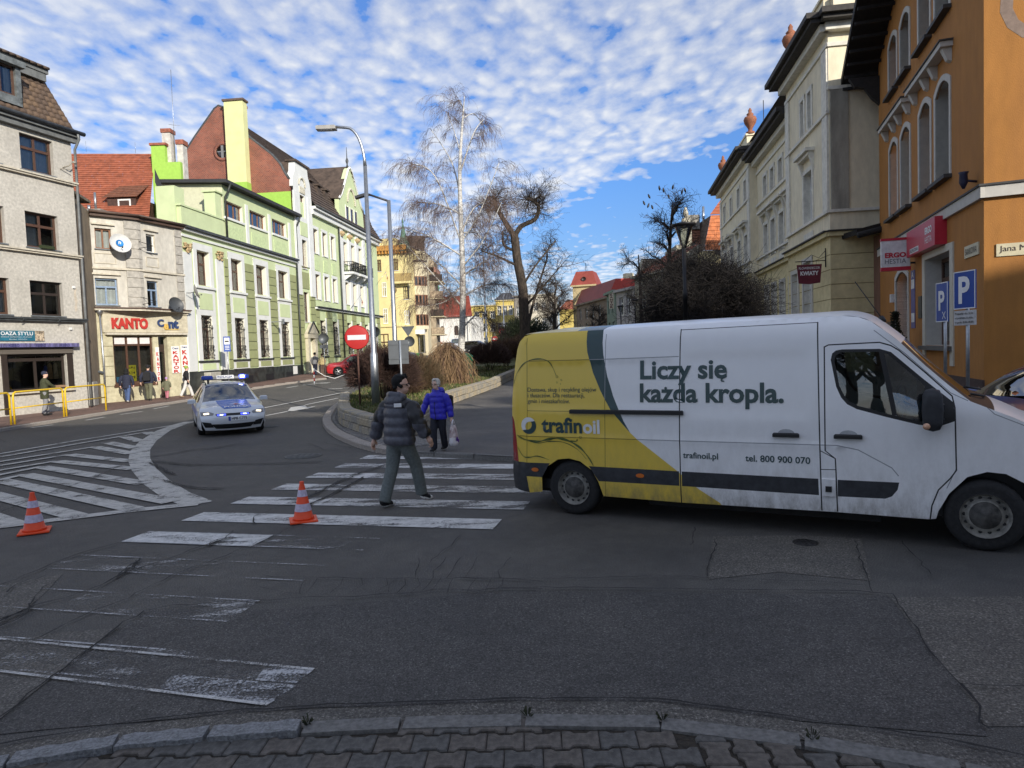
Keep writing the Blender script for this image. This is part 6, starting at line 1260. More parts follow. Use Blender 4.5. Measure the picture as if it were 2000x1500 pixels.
    courses((18.4, 65.2, 10.6), (23.5, 65.2, 10.6), (23.5, 66.2, 14.0), (19.4, 66.2, 14.0), 9, OT, r, o, 'roof_tiles', .06, .6); courses((19.3, 66.1, 14.05), (23.5, 66.1, 14.05), (23.5, 69, 17.6), (22.5, 69, 17.6), 10, M('tile_orange_b', (.38, .11, .05), .75, var=.2, scale=2), r, o, 'roof_tiles', .06, .6)
    MB().box(-1.1, 4, -.6, 6, 0, 9.4).build('wall', [BE_Y], r); MB().add([(-1.1, -.8, 9.4), (-.1, .2, 12.8), (-.1, 6, 12.8), (-1.1, 6, 9.4)], [(0, 1, 2, 3)]).build('roof_side', [TILE_D], r); MB().box(.0, 4, -.75, -.6, 9.0, 9.45).build('gutter', [CORN], r)
    t = thing('baroque_gable_house', 'grey house with a curved stone gable and a finial behind the lamp', 'building', (17.6, 67.5, 1.2))
    MB().box(-1.2, 1.2, 0, 5, 0, 10.3).build('wall', [MATS['render_stone']], t); MB().prism([(-.8, 0, 10.3), (.3, 0, 10.3), (.3, 0, 12.3), (.1, 0, 12.9), (-.5, 0, 12.9), (-.7, 0, 12.2)], (0, .5, 0)).build('curved_gable', [MATS['render_stone']], t); MB().lathe([(.12, 12.9), (.3, 13.3), (.2, 13.6), (.1, 13.9)], 8, (-.2, .2, 0)).build('finial', [MATS['render_stone']], t)
    courses((17.9, 67.4, 11.6), (19.6, 67.4, 11.4), (19.4, 70, 14.0), (17.9, 70, 14.0), 8, M('tile_rust', (.19, .075, .04), .8), t, t.location, 'roof_tiles', .06); MB().box(.3, 1.5, 1.4, 2.2, 12, 13.4).build('chimney', [MATS['concrete_pale']], t); MB().tube([(1.75, 1, 12), (1.75, 1, 14.1)], .12, 8).build('flue_pipe', [MATS['steel_gal']], t)
    # currency banner
    p = at(1190, 603, 61); t = thing('exchange_banner', 'vertical white KANTOR banner on the narrow green house', 'sign', (p.x, p.y, p.z), .0); MB().box(0, .4, -.04, .04, 0, 1.32).build('board', [M('banner_cream', (.66, .58, .42), .6)], t)
    for k, ch in enumerate('KANTOR'): put_text(ch, t, M('ink_maroon', (.10, .02, .02), .6), (.2, -.046, 1.32-.215*(k+1)+.02), width=.26, height=.16, bold=.05, align='CENTER')
far_row()
# unseen tenement behind the viewpoint, placed and sized to shade the crossing
def back_row():
    r, F = house('shade_tenement', 'tall plain tenement, unseen behind the viewpoint, sized to shade the crossing', (48, -16), (-3, -16), 0, 18.4, [4+4.1*k for k in range(11)], [(3+3.5*k, 5+3.5*k) for k in range(4)], PL_CREAM, depth=12, frame='frame_white')
back_row()
# ================================================================== vehicles
def cdt(outline, polys, holes, step):
    """triangulate a 2D outline conforming to region polygons; returns verts, tris outside holes"""
    vs = []; es = []; fs = []
    def addpoly(p, face=False):
        o = len(vs); n = len(p); vs.extend(Vector(q) for q in p); es.extend((o+i, o+(i+1) % n) for i in range(n))
    def dens(p):
        out = []
        for a, b in zip(p, p[1:]+p[:1]):
            k = max(1, int(math.dist(a, b)/(step*1.3)))
            for i in range(k): out.append((a[0]+(b[0]-a[0])*i/k, a[1]+(b[1]-a[1])*i/k))
        return out
    outline = dens(outline); addpoly(outline)
    for p in list(polys)+list(holes): addpoly(dens(p))
    xs = [p[0] for p in outline]; zs = [p[1] for p in outline]
    x = min(xs)+step*.5; i = 0
    while x < max(xs):
        z = min(zs)+step*(.25 if i % 2 else .75)
        while z < max(zs):
            if pin((x, z), outline): vs.append(Vector((x, z)))
            z += step
        x += step*.9; i += 1
    r = delaunay_2d_cdt(vs, es, [], 0, 1e-5)
    V = r[0]; T = []
    for f in r[2]:
        c = (sum(V[i].x for i in f)/3, sum(V[i].y for i in f)/3)
        if pin(c, outline) and not any(pin(c, h) for h in holes): T.append((tuple(f), c))
    return V, T
def seam(pts, w=.012):
    """thin closed polygon along a polyline"""
    L = []; R = []
    for i, p in enumerate(pts):
        a, b = Vector(pts[max(i-1, 0)]), Vector(pts[min(i+1, len(pts)-1)]); t = (b-a).normalized(); n = Vector((-t.y, t.x))*w/2
        L.append((p[0]+n.x, p[1]+n.y)); R.append((p[0]-n.x, p[1]-n.y))
    return L+R[::-1]
def patch(name, poly, mapf, mat_, parent, step=.06, holes=()):
    V, T = cdt(list(poly), [], list(holes), step); mb = MB(); mb.add([mapf(v.x, v.y) for v in V], [t[0] for t in T], 0, True)
    return mb.build(name, [mat_] , parent)
def van_paint(name, col, dirt=.75, coat=.25):
    if name in MATS: return MATS[name]
    m = M(name, col, .38, var=0, coat=coat); t = m.node_tree; b = t.nodes['Principled BSDF']
    tc = N(t, 'ShaderNodeTexCoord'); sp = N(t, 'ShaderNodeSeparateXYZ'); t.links.new(tc.outputs['Object'], sp.inputs[0])
    mp = N(t, 'ShaderNodeMapping'); mp.inputs['Scale'].default_value = (2.5, 1, 1.1); t.links.new(tc.outputs['Object'], mp.inputs[0])
    n1 = N(t, 'ShaderNodeTexNoise', i_Scale=3.2, i_Detail=8, i_Roughness=.72); t.links.new(mp.outputs[0], n1.inputs[0])
    n2 = N(t, 'ShaderNodeTexNoise', i_Scale=38, i_Detail=4, i_Roughness=.7); t.links.new(mp.outputs[0], n2.inputs[0])
    low = ramp(t, math_(t, 'MULTIPLY', sp.outputs[2], .4), [(.10, (1, 1, 1)), (.17, (.55, .55, .55)), (.30, (.22, .22, .22)), (.5, (.07, .07, .07)), (.8, (.03, .03, .03))])
    d = math_(t, 'MULTIPLY', low, math_(t, 'ADD', ramp(t, n1.outputs[0], [(.38, (0, 0, 0)), (.68, (1, 1, 1))]), math_(t, 'MULTIPLY', n2.outputs[0], .35)))
    f = math_(t, 'MULTIPLY', d, dirt, clamp=True)
    t.links.new(mixc(t, f, (*col, 1), (.16, .135, .10, 1)), b.inputs['Base Color']); t.links.new(math_(t, 'MULTIPLY_ADD', f, .5, .3), b.inputs['Roughness'])
    return m
def wheel(parent, x, y, r, w, side, rim_mat, steel=True, rr=.62):
    """wheel part with tyre mesh and rim, cap and hole sub-parts; side=-1: outer face towards -y"""
    s = side
    t = MB(); k = r*.11
    prof = [(r*rr, 0), (r*rr+.01, .012), (r*.80, -.006), (r*.93, .01), (r*.985, .04), (r, .07), (r, w-.07), (r*.985, w-.04), (r*.93, w-.01), (r*rr, w)]
    t.lathe([(a, -s*b) for a, b in prof], 40, axis='y', cap=False)
    for j in range(60):
        a = 2*PI*j/60; t.box(-.006, .006, -s*.03-.02, -s*.03+.02, 0, 0) if False else None
    o = t.build('wheel', [MATS['rubber']], parent, (x, y, r))
    if s > 0: o.data.flip_normals()
    R = r*rr
    if steel:
        p = [(R, .0), (R*.97, .012), (R*.93, .035), (R*.9, .075), (R*.82, .07), (R*.70, .045), (R*.66, .04), (.001, .04)]
        link('rim', MB().lathe([(a, -s*b) for a, b in p], 36, axis='y', cap=False).mesh('rim', [rim_mat]), o)
        hm = MB()
        for j in range(14): a = 2*PI*j/14; hm.lathe([(R*.085, -s*.06), (.001, -s*.0555)], 8, (R*.79*math.cos(a), 0, R*.79*math.sin(a)), axis='y', cap=False)
        stuff(link('rim_holes', hm.mesh('rim_holes', [MATS['black']]), o))
        link('hub_cap', MB().lathe([(R*.62, -s*.036), (R*.6, -s*.02), (R*.25, -s*.008), (R*.22, -s*.0), (.001, -s*.0)], 24, axis='y', cap=False).mesh('hub_cap', [M('cap_dirty', (.075, .072, .066), .7, var=.5, scale=14)]), o)
    else:
        link('rim_well', MB().lathe([(R, 0), (R*.96, -s*.06), (.001, -s*.07)], 28, axis='y', cap=False).mesh('rim_well', [MATS['black']]), o)
        sm = MB()
        for j in range(5):
            for e in (-.13, .13):
                a = 2*PI*j/5; c0, c1 = a+e*.6, a+e; q = lambda rad, an, dy: (rad*math.cos(an), -s*dy, rad*math.sin(an)); h = .10
                sm.add([q(R*.2, c0-.22, .0), q(R*.2, c0+.22, .0), q(R*.97, c1+h*.6, .015), q(R*.97, c1-h*.6, .015)], [(0, 1, 2, 3)])
        sm.lathe([(R, -s*.0), (R*.93, -s*.014)], 30, axis='y', cap=False); sm.lathe([(R*.24, 0), (.001, s*.008)], 14, axis='y', cap=False)
        link('rim', sm.mesh('rim', [rim_mat]), o)
    return o
def make_van():
    th = math.atan2(-.47590734, .87949543)
    r = thing('delivery_van', 'long white and yellow delivery van with dark green trafinoil lettering parked across the crossing', 'van', (.71-.476*.0, 8.56, 0), th)
    WH = van_paint('van_white', (.90, .90, .90)); YE = van_paint('van_yellow', (.80, .57, .075)); GN = M('van_green', (.018, .055, .058), .4, var=0, coat=.3); DK = M('van_plastic', (.030, .032, .037), .62, var=.3, scale=9); BK = MATS['black']; YB = YE
    Wd = 2.0
    def side(x, z):
        y = 0.0
        if z < .5: y += .04*((.5-z)/.25)**2*.6
        if z > 1.25: y += .075*((z-1.25)/1.0)**1.4
        e = max(0, 2.33-z if False else z-2.12)/.2
        if e > 0: y += .11*(1-math.sqrt(max(0, 1-min(1, e)**2)))
        if x > 3.55: y += .10*((x-3.55)/1.2)**2
        if x > 3.45 and z > 1.35: y += .10*min(1, (x-3.45)/.5)*min(1, (z-1.35)/.4)
        if x > 4.7: y += .55*((x-4.7)/.45)**2.2
        if x < -.62: y += .16*((-.62-x)/.3)**2
        # pressed window panels on the flank are shallow recesses
        for (a, b, c, d) in ((-.60, .42, 1.31, 1.94), (.50, 1.33, 1.36, 1.94), (1.40, 2.72, 1.27, 1.97)):
            if a < x < b and c < z < d: y += .010*min(1, min(x-a, b-x, z-c, d-z)/.025)
        # shoulder crease
        if x < 3.0: y += -.006*max(0, 1-abs(z-.985)/.03)
        return y
    out_top = [(-.90, .27), (-.92, .42), (-.92, .55), (-.90, .64), (-.895, .95), (-.89, 1.23), (-.88, 1.43), (-.84, 1.68), (-.80, 1.92), (-.76, 2.1), (-.72, 2.2), (-.66, 2.265), (-.55, 2.295), (.42, 2.305), (1.37, 2.32), (2.65, 2.33), (3.05, 2.335), (3.2, 2.315), (3.32, 2.265), (3.45, 2.16), (3.59, 2.03), (3.80, 1.80), (4.0, 1.60), (4.17, 1.45), (4.36, 1.365), (4.58, 1.26), (4.8, 1.12), (4.97, .96), (5.08, .76), (5.12, .55), (5.1, .36), (5.02, .26)]
    arch_f = [(4.72, .29), (4.69, .50), (4.59, .68), (4.45, .76), (4.3, .775), (4.14, .72), (3.99, .55), (3.90, .37), (3.88, .29)]; arch_r = [(.40, .27), (.345, .45), (.26, .59), (.11, .69), (-.04, .72), (-.19, .70), (-.33, .61), (-.42, .46), (-.43, .27)]
    outline = out_top+[(4.75, .27)]+arch_f+[(3.82, .28), (3.0, .285), (1.36, .262)]+arch_r+[(-.61, .245)]
    win = [(2.95, 1.88), (2.965, 1.945), (3.0, 1.975), (3.06, 1.985), (3.4, 1.98), (3.5, 1.945), (3.78, 1.67), (4.03, 1.44), (4.04, 1.26), (3.815, 1.17), (3.795, 1.215), (3.74, 1.22), (3.45, 1.295), (3.19, 1.37), (3.1, 1.42), (3.045, 1.49), (3.0, 1.60)]
    glassp = [(2.985, 1.87), (3.0, 1.925), (3.05, 1.955), (3.395, 1.95), (3.47, 1.925), (3.74, 1.66), (3.79, 1.60), (3.79, 1.25), (3.74, 1.255), (3.45, 1.33), (3.2, 1.405), (3.12, 1.45), (3.075, 1.51), (3.03, 1.61)]
    bar = seam([(3.415, 1.955), (3.53, 1.31)], .045)
    yel = [(-1.0, .2), (-1.0, 2.4), (.21, 2.4), (.21, 2.28), (.23, 2.04), (.30, 1.79), (.40, 1.56), (.53, 1.33), (.67, 1.17), (.76, 1.07), (.86, .98), (1.30, .65), (1.56, .44), (1.80, .29), (1.85, .2)]
    grn = [(.21, 2.4), (.21, 2.28), (.23, 2.04), (.30, 1.79), (.40, 1.56), (.53, 1.33), (.67, 1.17), (.77, 1.06), (.69, 1.2), (.63, 1.34), (.56, 1.5), (.49, 1.74), (.44, 2.0), (.42, 2.29), (.42, 2.4)]
    strips = [[(-.64, .46), (-.40, .46), (-.335, .60), (-.30, .645), (-.64, .64)], [(.225, .635), (.35, .455), (1.345, .46), (1.345, .63)], [(1.375, .46), (2.825, .455), (2.82, .63), (1.375, .63)], [(3.005, .455), (3.44, .462), (3.50, .49), (3.55, .56), (3.565, .635), (3.005, .63)]]
    bump = [(-1, .2), (-.61, .2), (-.64, .46), (-.64, .64), (-1, .64)]; tail = [(-1, 1.23), (-.87, 1.22), (-.835, 1.16), (-.80, .95), (-.77, .64), (-1, .64)]
    seams = [[(1.38, 2.27), (1.36, 1.0), (1.36, .26)], [(2.825, 2.28), (2.84, .93), (2.85, .29)], [(1.38, 2.26), (2.825, 2.275)], [(2.89, 2.02), (2.89, .93), (2.985, .85), (2.99, .73), (3.0, .29)], [(2.89, 2.015), (2.93, 2.035), (3.4, 2.045), (3.5, 2.01), (3.57, 1.96), (3.8, 1.73), (4.02, 1.50), (4.04, 1.39), (4.05, .78), (4.0, .70), (3.90, .58), (3.845, .42), (3.83, .28)], [(2.84, .93), (2.985, .85)], [(2.84, .73), (2.99, .735)], [(.47, 2.25), (.45, 1.0), (.43, .27)], [(-.61, 2.24), (-.60, 1.94), (-.60, 1.3), (-.63, .64)], [(4.05, .80), (3.97, .60)], [(3.35, 2.17), (3.62, 1.93), (4.01, 1.53), (4.15, 1.455)], [(4.30, 1.395), (4.36, 1.33), (4.6, 1.22), (4.9, 1.02)]]
    sp = [seam(s, .013 if i in (0, 1, 3, 4) else .008) for i, s in enumerate(seams)]
    creases = [seam([(-.73, .982), (.42, .985), (1.36, .985), (2.83, .99), (3.0, .99), (3.2, .95), (3.5, .78), (3.56, .70)], .010), seam([(-.6, 1.945), (.42, 1.945), (1.36, 1.955)], .010), seam([(-.6, 1.31), (0, 1.31)], .008)]
    V, T = cdt(outline, [win, glassp, bar, yel, grn, bump, tail]+strips+sp+creases, [], .075)
    slide = [(1.37, .2), (1.37, 2.268), (2.825, 2.278), (2.845, .2)]; fdoor = [(2.89, .93), (2.89, 2.03), (3.4, 2.045), (3.57, 1.96), (4.02, 1.5), (4.045, .78), (3.9, .58), (3.83, .28), (3.0, .28), (2.99, .85)]
    CREASE = M('van_crease', (.30, .31, .32), .5, var=0)
    mats = [WH, YE, GN, DK, BK, MATS['glass_car'], M('tail_red', (.30, .012, .014), .2, coat=.5), CREASE, M('van_crease_yellow', (.24, .17, .02), .5, var=0)]
    def region(c):
        if pin(c, win):
            if pin(c, glassp) and not pin(c, bar): return 5
            return 4
        if any(pin(c, s) for s in sp[:7]): return 4
        if pin(c, tail): return 6
        if pin(c, bump): return 3
        if any(pin(c, s) for s in strips): return 3
        y = pin(c, yel)
        if any(pin(c, s) for s in sp[7:]) or any(pin(c, s) for s in creases): return 8 if y else 7
        if pin(c, grn): return 2
        return 1 if y else 0
    groups = {'body_side': MB(), 'sliding_door': MB(), 'front_door': MB(), 'side_window': MB()}
    vv = [(v.x, side(v.x, v.y), v.y) for v in V]; far = MB()
    for g in groups.values(): g.v = list(vv)
    far.v = [(x, Wd-y, z) for x, y, z in vv]
    for f, c in T:
        k = region(c); f = f if (V[f[1]]-V[f[0]]).cross(V[f[2]]-V[f[0]]) > 0 else f[::-1]
        g = groups['side_window' if k == 5 else 'sliding_door' if pin(c, slide) else 'front_door' if pin(c, fdoor) else 'body_side']
        g.f.append(f); g.mi.append(k); g.sm.append(True)
        far.f.append(f[::-1]); far.mi.append(k); far.sm.append(True)
    for nm, g in groups.items():
        o = g.build(nm, mats, r); bm = bmesh.new(); bm.from_mesh(o.data); bmesh.ops.delete(bm, geom=[v for v in bm.verts if not v.link_faces], context='VERTS'); bm.to_mesh(o.data); bm.free()
    far.build('far_side', mats, r)
    # roof, windscreen, bonnet, ends
    path = smooth(out_top, 3); nrow = len(path); nc = 15; tm = MB(); vs = []
    for i, (x, z) in enumerate(path):
        a, b = path[max(i-1, 0)], path[min(i+1, nrow-1)]; t = Vector((b[0]-a[0], b[1]-a[1])).normalized(); n = Vector((-t.y, t.x)); y0 = side(x, z)
        bul = .075 if x > -.5 else .05
        if x > 4.7: bul = .075+.2*min(1, (x-4.7)/.4)
        for j in range(nc):
            s = -1+2*j/(nc-1); k = bul*(1-s*s)**.8; vs.append((x+n.x*k, Wd/2+s*(Wd/2-y0), z+n.y*k))
    tops = {'rear_doors': MB(), 'roof': MB(), 'windscreen': MB(), 'bonnet': MB(), 'front_end': MB()}
    for g in tops.values(): g.v = list(vs)
    for i in range(nrow-1):
        x = (path[i][0]+path[i+1][0])/2; z = (path[i][1]+path[i+1][1])/2
        for j in range(nc-1):
            s = abs(-1+2*(j+.5)/(nc-1)); nm, k = 'roof', 0
            if x < -.7: nm = 'rear_doors'; k = 1 if z > .62 else 3
            elif x < .4 and z > 2: k = 1 if x < .21 else 2
            if 3.61 < x < 4.20: nm, k = 'windscreen', (5 if s < .9 else 4)
            elif 4.20 <= x < 4.33 and z > 1.3: nm, k = 'bonnet', 4
            elif x >= 4.33: nm = 'bonnet' if z > .95 else 'front_end'; k = 0 if z > .72 or z > .95 else 3
            q = (i*nc+j, (i+1)*nc+j, (i+1)*nc+j+1, i*nc+j+1); g = tops[nm]; g.f.append(q[::-1]); g.mi.append(k); g.sm.append(True)
    for nm, g in tops.items():
        o = g.build(nm, mats, r); bm = bmesh.new(); bm.from_mesh(o.data); bmesh.ops.delete(bm, geom=[v for v in bm.verts if not v.link_faces], context='VERTS'); bm.to_mesh(o.data); bm.free()
    # underbody, wheel wells, cab interior
    MB().box(-.85, 4.95, .12, Wd-.12, .30, .42).box(-.45, .42, .28, .5, .3, 1.0).box(3.86, 4.75, .28, .5, .3, 1.0).box(-.45, .42, Wd-.5, Wd-.28, .3, 1.0).box(3.86, 4.75, Wd-.5, Wd-.28, .3, 1.0).build('underbody', [BK], r)
    MB().box(-.6, .6, .3, Wd-.3, .22, .34).box(.9, 3.4, .25, .5, .16, .3).build('chassis', [M('chassis_dark', (.02, .019, .018), .9, var=.3)], r)
    CAB = M('cab_dark', (.028, .028, .03), .85, var=.2, scale=8)
    MB().box(2.86, 2.9, .12, Wd-.12, .42, 2.2).build('bulkhead', [CAB], r); MB().bbox(3.75, 4.3, .16, Wd-.16, .9, 1.34, .08).build('dashboard', [CAB], r)
    for y in (.22, .72, 1.28):
        s = MB().bbox(3.0, 3.5, y, y+.48, .6, .92, .05); s.M = Matrix.Translation((3.02, y, .9)) @ Matrix.Rotation(-.2, 4, 'Y'); s.bbox(-.06, .09, 0, .48, 0, .68, .05); s.bbox(-.04, .06, .12, .36, .7, .92, .04); s.build('seat', [CAB], r)
    MB().tube([(3.62+.06*math.cos(a), 1.52+.2*math.cos(a), 1.32+.2*math.sin(a)) for a in [2*PI*i/20 for i in range(21)]], .016, 6).build('steering_wheel', [BK], r)
    btl = MB().lathe([(.045, 0), (.045, .2), (.02, .26), (.02, .3)], 10).build('drinks_bottle', [M('bottle_blue', (.06, .16, .24), .2)], r, (3.72, .3, 1.32)); btl.rotation_euler = (.2, .75, 0)
    # wheels
    RM_ = M('rim_steel', (.32, .31, .28), .55, .45, var=.3, scale=10)
    for x in (0.0, 4.287): wheel(r, x, .03, .345, .23, -1, RM_); wheel(r, x, Wd-.03, .345, .23, 1, RM_)
    # trim: door rail, handles, lamps, mirror, wipers, antenna
    MB().bbox(0, 1.41, -.035, .02, 1.285, 1.335, .01).build('door_rail', [BK], r)
    for x0 in (2.375, 2.975): 
        MB().bbox(x0, x0+.265, -.045, .0, 1.065, 1.11, .012).build('door_handle', [BK], r)
        patch('handle_recess', [(x0+.06, 1.09)]+[(x0+.135+.085*math.cos(a), 1.10+.05*math.sin(a)) for a in [PI*(1-i/8) for i in range(9)]], lambda x, z: (x, side(x, z)-.002, z), M('van_recess', (.42, .43, .44), .5, var=.1), r, .05)
    OL = M('lamp_orange', (.65, .16, .02), .3, coat=.5)
    for x in (-.51, .88): patch('side_lamp', [(x+.052*math.cos(a), .555+.026*math.sin(a)) for a in [2*PI*i/14 for i in range(14)]], lambda u, z: (u, side(u, z)-.012, z), OL, r, .03)
    mir = MB(); mir.M = Matrix.Translation((3.845, -.2, 1.385))
    n = 12; vs = []
    for k, (sx, sz, y) in enumerate(((.055, .12, -.06), (.082, .19, -.045), (.088, .205, 0), (.088, .205, .09), (.07, .17, .14))):
        for i in range(n): a = 2*PI*i/n; c, s = math.cos(a), math.sin(a); vs.append((sx*math.copysign(abs(c)**.6, c), y, sz*math.copysign(abs(s)**.6, s)))
    mir.add(vs, [(k*n+i, k*n+(i+1) % n, (k+1)*n+(i+1) % n, (k+1)*n+i) for k in range(4) for i in range(n)]+[tuple(range(n))[::-1], tuple(4*n+i for i in range(n))], 0, True)
    mr = mir.build('mirror', [DK], r); MB().box(3.86, 3.95, -.12, .12, 1.36, 1.43).box(3.86, 3.95, -.12, .12, 1.24, 1.29).build('mirror_arm', [DK], r)
    link('mirror_indicator', MB().lathe([(.032, -.002), (.02, -.012), (.001, -.015)], 14, (3.79, -.262, 1.235), axis='y', cap=False).mesh('mirror_indicator', [M('lamp_clear_orange', (.62, .35, .22), .15, coat=.6, var=.3, scale=20)]), mr).scale = (1, 1, 1)
    MB().tube([(4.2, .35, 1.50), (4.32, .5, 1.47), (4.42, 1.15, 1.49)], .012, 6).tube([(4.2, 1.0, 1.53), (4.36, 1.2, 1.49), (4.4, 1.7, 1.47)], .012, 6).build('wiper', [BK], r)
    MB().lathe([(.05, 0), (.03, .05), (.012, .07)], 10, (3.42, .75, 2.26)).tube([(3.42, .75, 2.3), (3.16, .74, 2.72)], .006, 5).build('antenna', [BK], r)
    MB().bbox(2.855, 2.985, -.02, .01, .455, .64, .008).build('door_guide', [WH], r); MB().box(2.89, 2.95, -.03, -.02, .5, .56).build('guide_catch', [BK], r)
    for x, y in ((4.98, .35), (4.98, 1.45)): MB().bbox(x-.1, x+.08, y, y+.28, .82, 1.0, .03).build('headlight', [M('lamp_glass', (.6, .6, .6), .1, coat=.5)], r)
    # print on the flank
    def onside(me, mat_, x0, z0, k, name='lettering', par=r):
        xs = [v.co.x for v in me.vertices]; mn = min(xs)
        for v in me.vertices: x = x0+(v.co.x-mn)*k; z = z0+v.co.y*k; v.co = (x, side(x, z)-.006, z)
        me.materials.clear(); me.materials.append(mat_); me.update(); return link(name, me, par)
    def vtext(s, x0, x1, z0, mat_, bold=.018, zk=1):
        me = text_mesh(s, 1, bold, 0); xs = [v.co.x for v in me.vertices]; k = (x1-x0)/(max(xs)-min(xs))
        if zk != 1:
            for v in me.vertices: v.co.y *= zk
        # refine long caps so they follow the panel
        onside(me, mat_, x0, z0, k)
    vtext('Liczy sie', .90, 1.90, 1.705, GN, .028); vtext('kazda kropla.', .895, 2.49, 1.435, GN, .028)
    patch('diacritic', [(1.205+.016*math.cos(a), 1.592+.016*math.sin(a)) for a in [2*PI*i/10 for i in range(10)]], lambda x, z: (x, side(x, z)-.006, z), GN, r, .02)
    patch('diacritic', [(1.845, 1.712), (1.83, 1.69), (1.828, 1.672), (1.84, 1.66), (1.868, 1.66), (1.868, 1.672), (1.85, 1.676), (1.852, 1.69), (1.868, 1.71)], lambda x, z: (x, side(x, z)-.006, z), GN, r, .02)
    vtext('Dostawa, skup i recykling olejów', -.59, .345, 1.555, GN, .004, 1.08); vtext('i tłuszczów. Dla restauracji,', -.59, .19, 1.483, GN, .004, 1.08); vtext('gmin i mieszkańców.', -.59, -.005, 1.41, GN, .004, 1.08)
    vtext('trafin', -.40, .155, 1.045, GN, .03); vtext('oil', .165, .385, 1.045, MATS['white_paint'], .03)
    vtext('trafinoil.pl', 1.395, 1.79, .79, GN, .015); vtext('tel. 800 900 070', 2.085, 2.745, .785, GN, .015)
    sm_ = lambda u, z: (u, side(u, z)-.006, z); c0, c1, R = -.585, 1.12, .108
    arc = lambda a0, a1, rr, cx=0, cz=0, n=14: [(c0+cx+rr*math.cos(a0+(a1-a0)*i/n), c1+cz+rr*math.sin(a0+(a1-a0)*i/n)) for i in range(n+1)]
    a0 = .9
    wp = arc(a0, a0+PI, R)+arc(a0+PI, a0, R*.5, .5*R*math.cos(a0+PI), .5*R*math.sin(a0+PI))[1:]+[]
    patch('logo_drop', arc(a0-.3, a0+PI-.1, R)+arc(a0+PI+.1, a0+.35, R*.42, -.42*R*math.cos(a0), -.42*R*math.sin(a0))+[(c0, c1+.01)]+arc(a0+PI, a0-.2, R*.42, .48*R*math.cos(a0), .48*R*math.sin(a0))[::1][2:], sm_, MATS['white_paint'], r, .03) if False else None
    patch('logo_drop', arc(.6, .6+PI, R)+arc(.6+PI, 1.3, R*.62, .02, -.015), sm_, MATS['white_paint'], r, .03); patch('logo_drop', arc(.6+PI, .6+2*PI, R)+arc(.6, -1.8, R*.62, -.02, .015), sm_, GN, r, .03)
    SW = M('swirl_green', (.10, .13, .03), .4, var=.4, scale=12)
    for pl, w in (([(-.78, .99), (-.64, .94), (-.46, .92), (-.32, .95), (-.18, .97), (-.03, .94), (.12, .86), (.23, .74), (.29, .64)], .026), ([(-.77, .965), (-.62, .925), (-.45, .90), (-.3, .925), (-.1, .92), (.08, .84), (.2, .72)], .010), ([(-.78, .83), (-.68, .72), (-.59, .71), (-.47, .73), (-.31, .69)], .014), ([(-.83, 1.65), (-.77, 1.78), (-.64, 1.92), (-.48, 1.97), (-.32, 1.95), (-.24, 1.86), (-.19, 1.75)], .013), ([(-.03, .94), (.07, .94), (.085, .965)], .016)):
        q = smooth(pl, 5); tot = len(q); mb = MB(); vs = []
        for i, p in enumerate(q):
            a, b = Vector(q[max(i-1, 0)]), Vector(q[min(i+1, tot-1)]); t = (b-a).normalized(); ww = w*(.25+.75*math.sin(PI*(i+.5)/tot))*(1+.4*math.sin(i*.9))
            for s in (-.5, .5): x, z = p[0]-t.y*ww*s, p[1]+t.x*ww*s; vs.append((x, side(x, z)-.005, z))
        mb.add(vs, [(2*i, 2*i+1, 2*i+3, 2*i+2) for i in range(tot-1)], 0, True); mb.build('swirl_print', [SW], r)
    for x, z, rr in ((-.18, 1.74, .016), (-.12, 1.70, .011), (-.18, 1.67, .011), (-.13, 1.65, .007), (.13, .99, .018)):
        MB().lathe([(rr, 0), (rr*.72, 0)], 14, (x, side(x, z)-.005, z), axis='y', cap=False).build('drop_print', [SW], r)
make_van()
# ---------------------------------------------------------------- passenger cars
CAR_TYPES = {  # x (forward) and z of the centre-line profile, from front bottom over the roof to rear bottom; half widths; bulge
    'estate': dict(L=4.5, W=1.78, wb=2.65, r=.315, P=[(2.18, .20), (2.24, .40), (2.235, .56), (2.17, .68), (1.95, .80), (1.25, .97), (.42, 1.41), (0, 1.465), (-.9, 1.475), (-1.75, 1.40), (-2.16, .98), (-2.24, .7), (-2.2, .25)], belt=.93),
    'suv': dict(L=4.15, W=1.78, wb=2.55, r=.34, P=[(2.0, .24), (2.07, .45), (2.06, .68), (1.99, .84), (1.7, .96), (1.05, 1.06), (.3, 1.52), (-.1, 1.57), (-.8, 1.56), (-1.55, 1.46), (-1.98, 1.06), (-2.06, .75), (-2.0, .3)], belt=1.0),
    'van': dict(L=4.6, W=1.85, wb=2.8, r=.33, P=[(2.2, .24), (2.28, .45), (2.26, .68), (2.15, .86), (1.9, 1.0), (1.45, 1.12), (.75, 1.80), (.4, 1.88), (-.8, 1.9), (-2.1, 1.86), (-2.25, 1.2), (-2.28, .8), (-2.2, .3)], belt=1.1)}
HWF = [.80, .88, .92, .93, .92, .80, .64, .66, .66, .62, .76, .90, .86]; BUL = [.08, .13, .14, .11, .07, .05, .07, .045, .04, .04, .07, .08, .06]
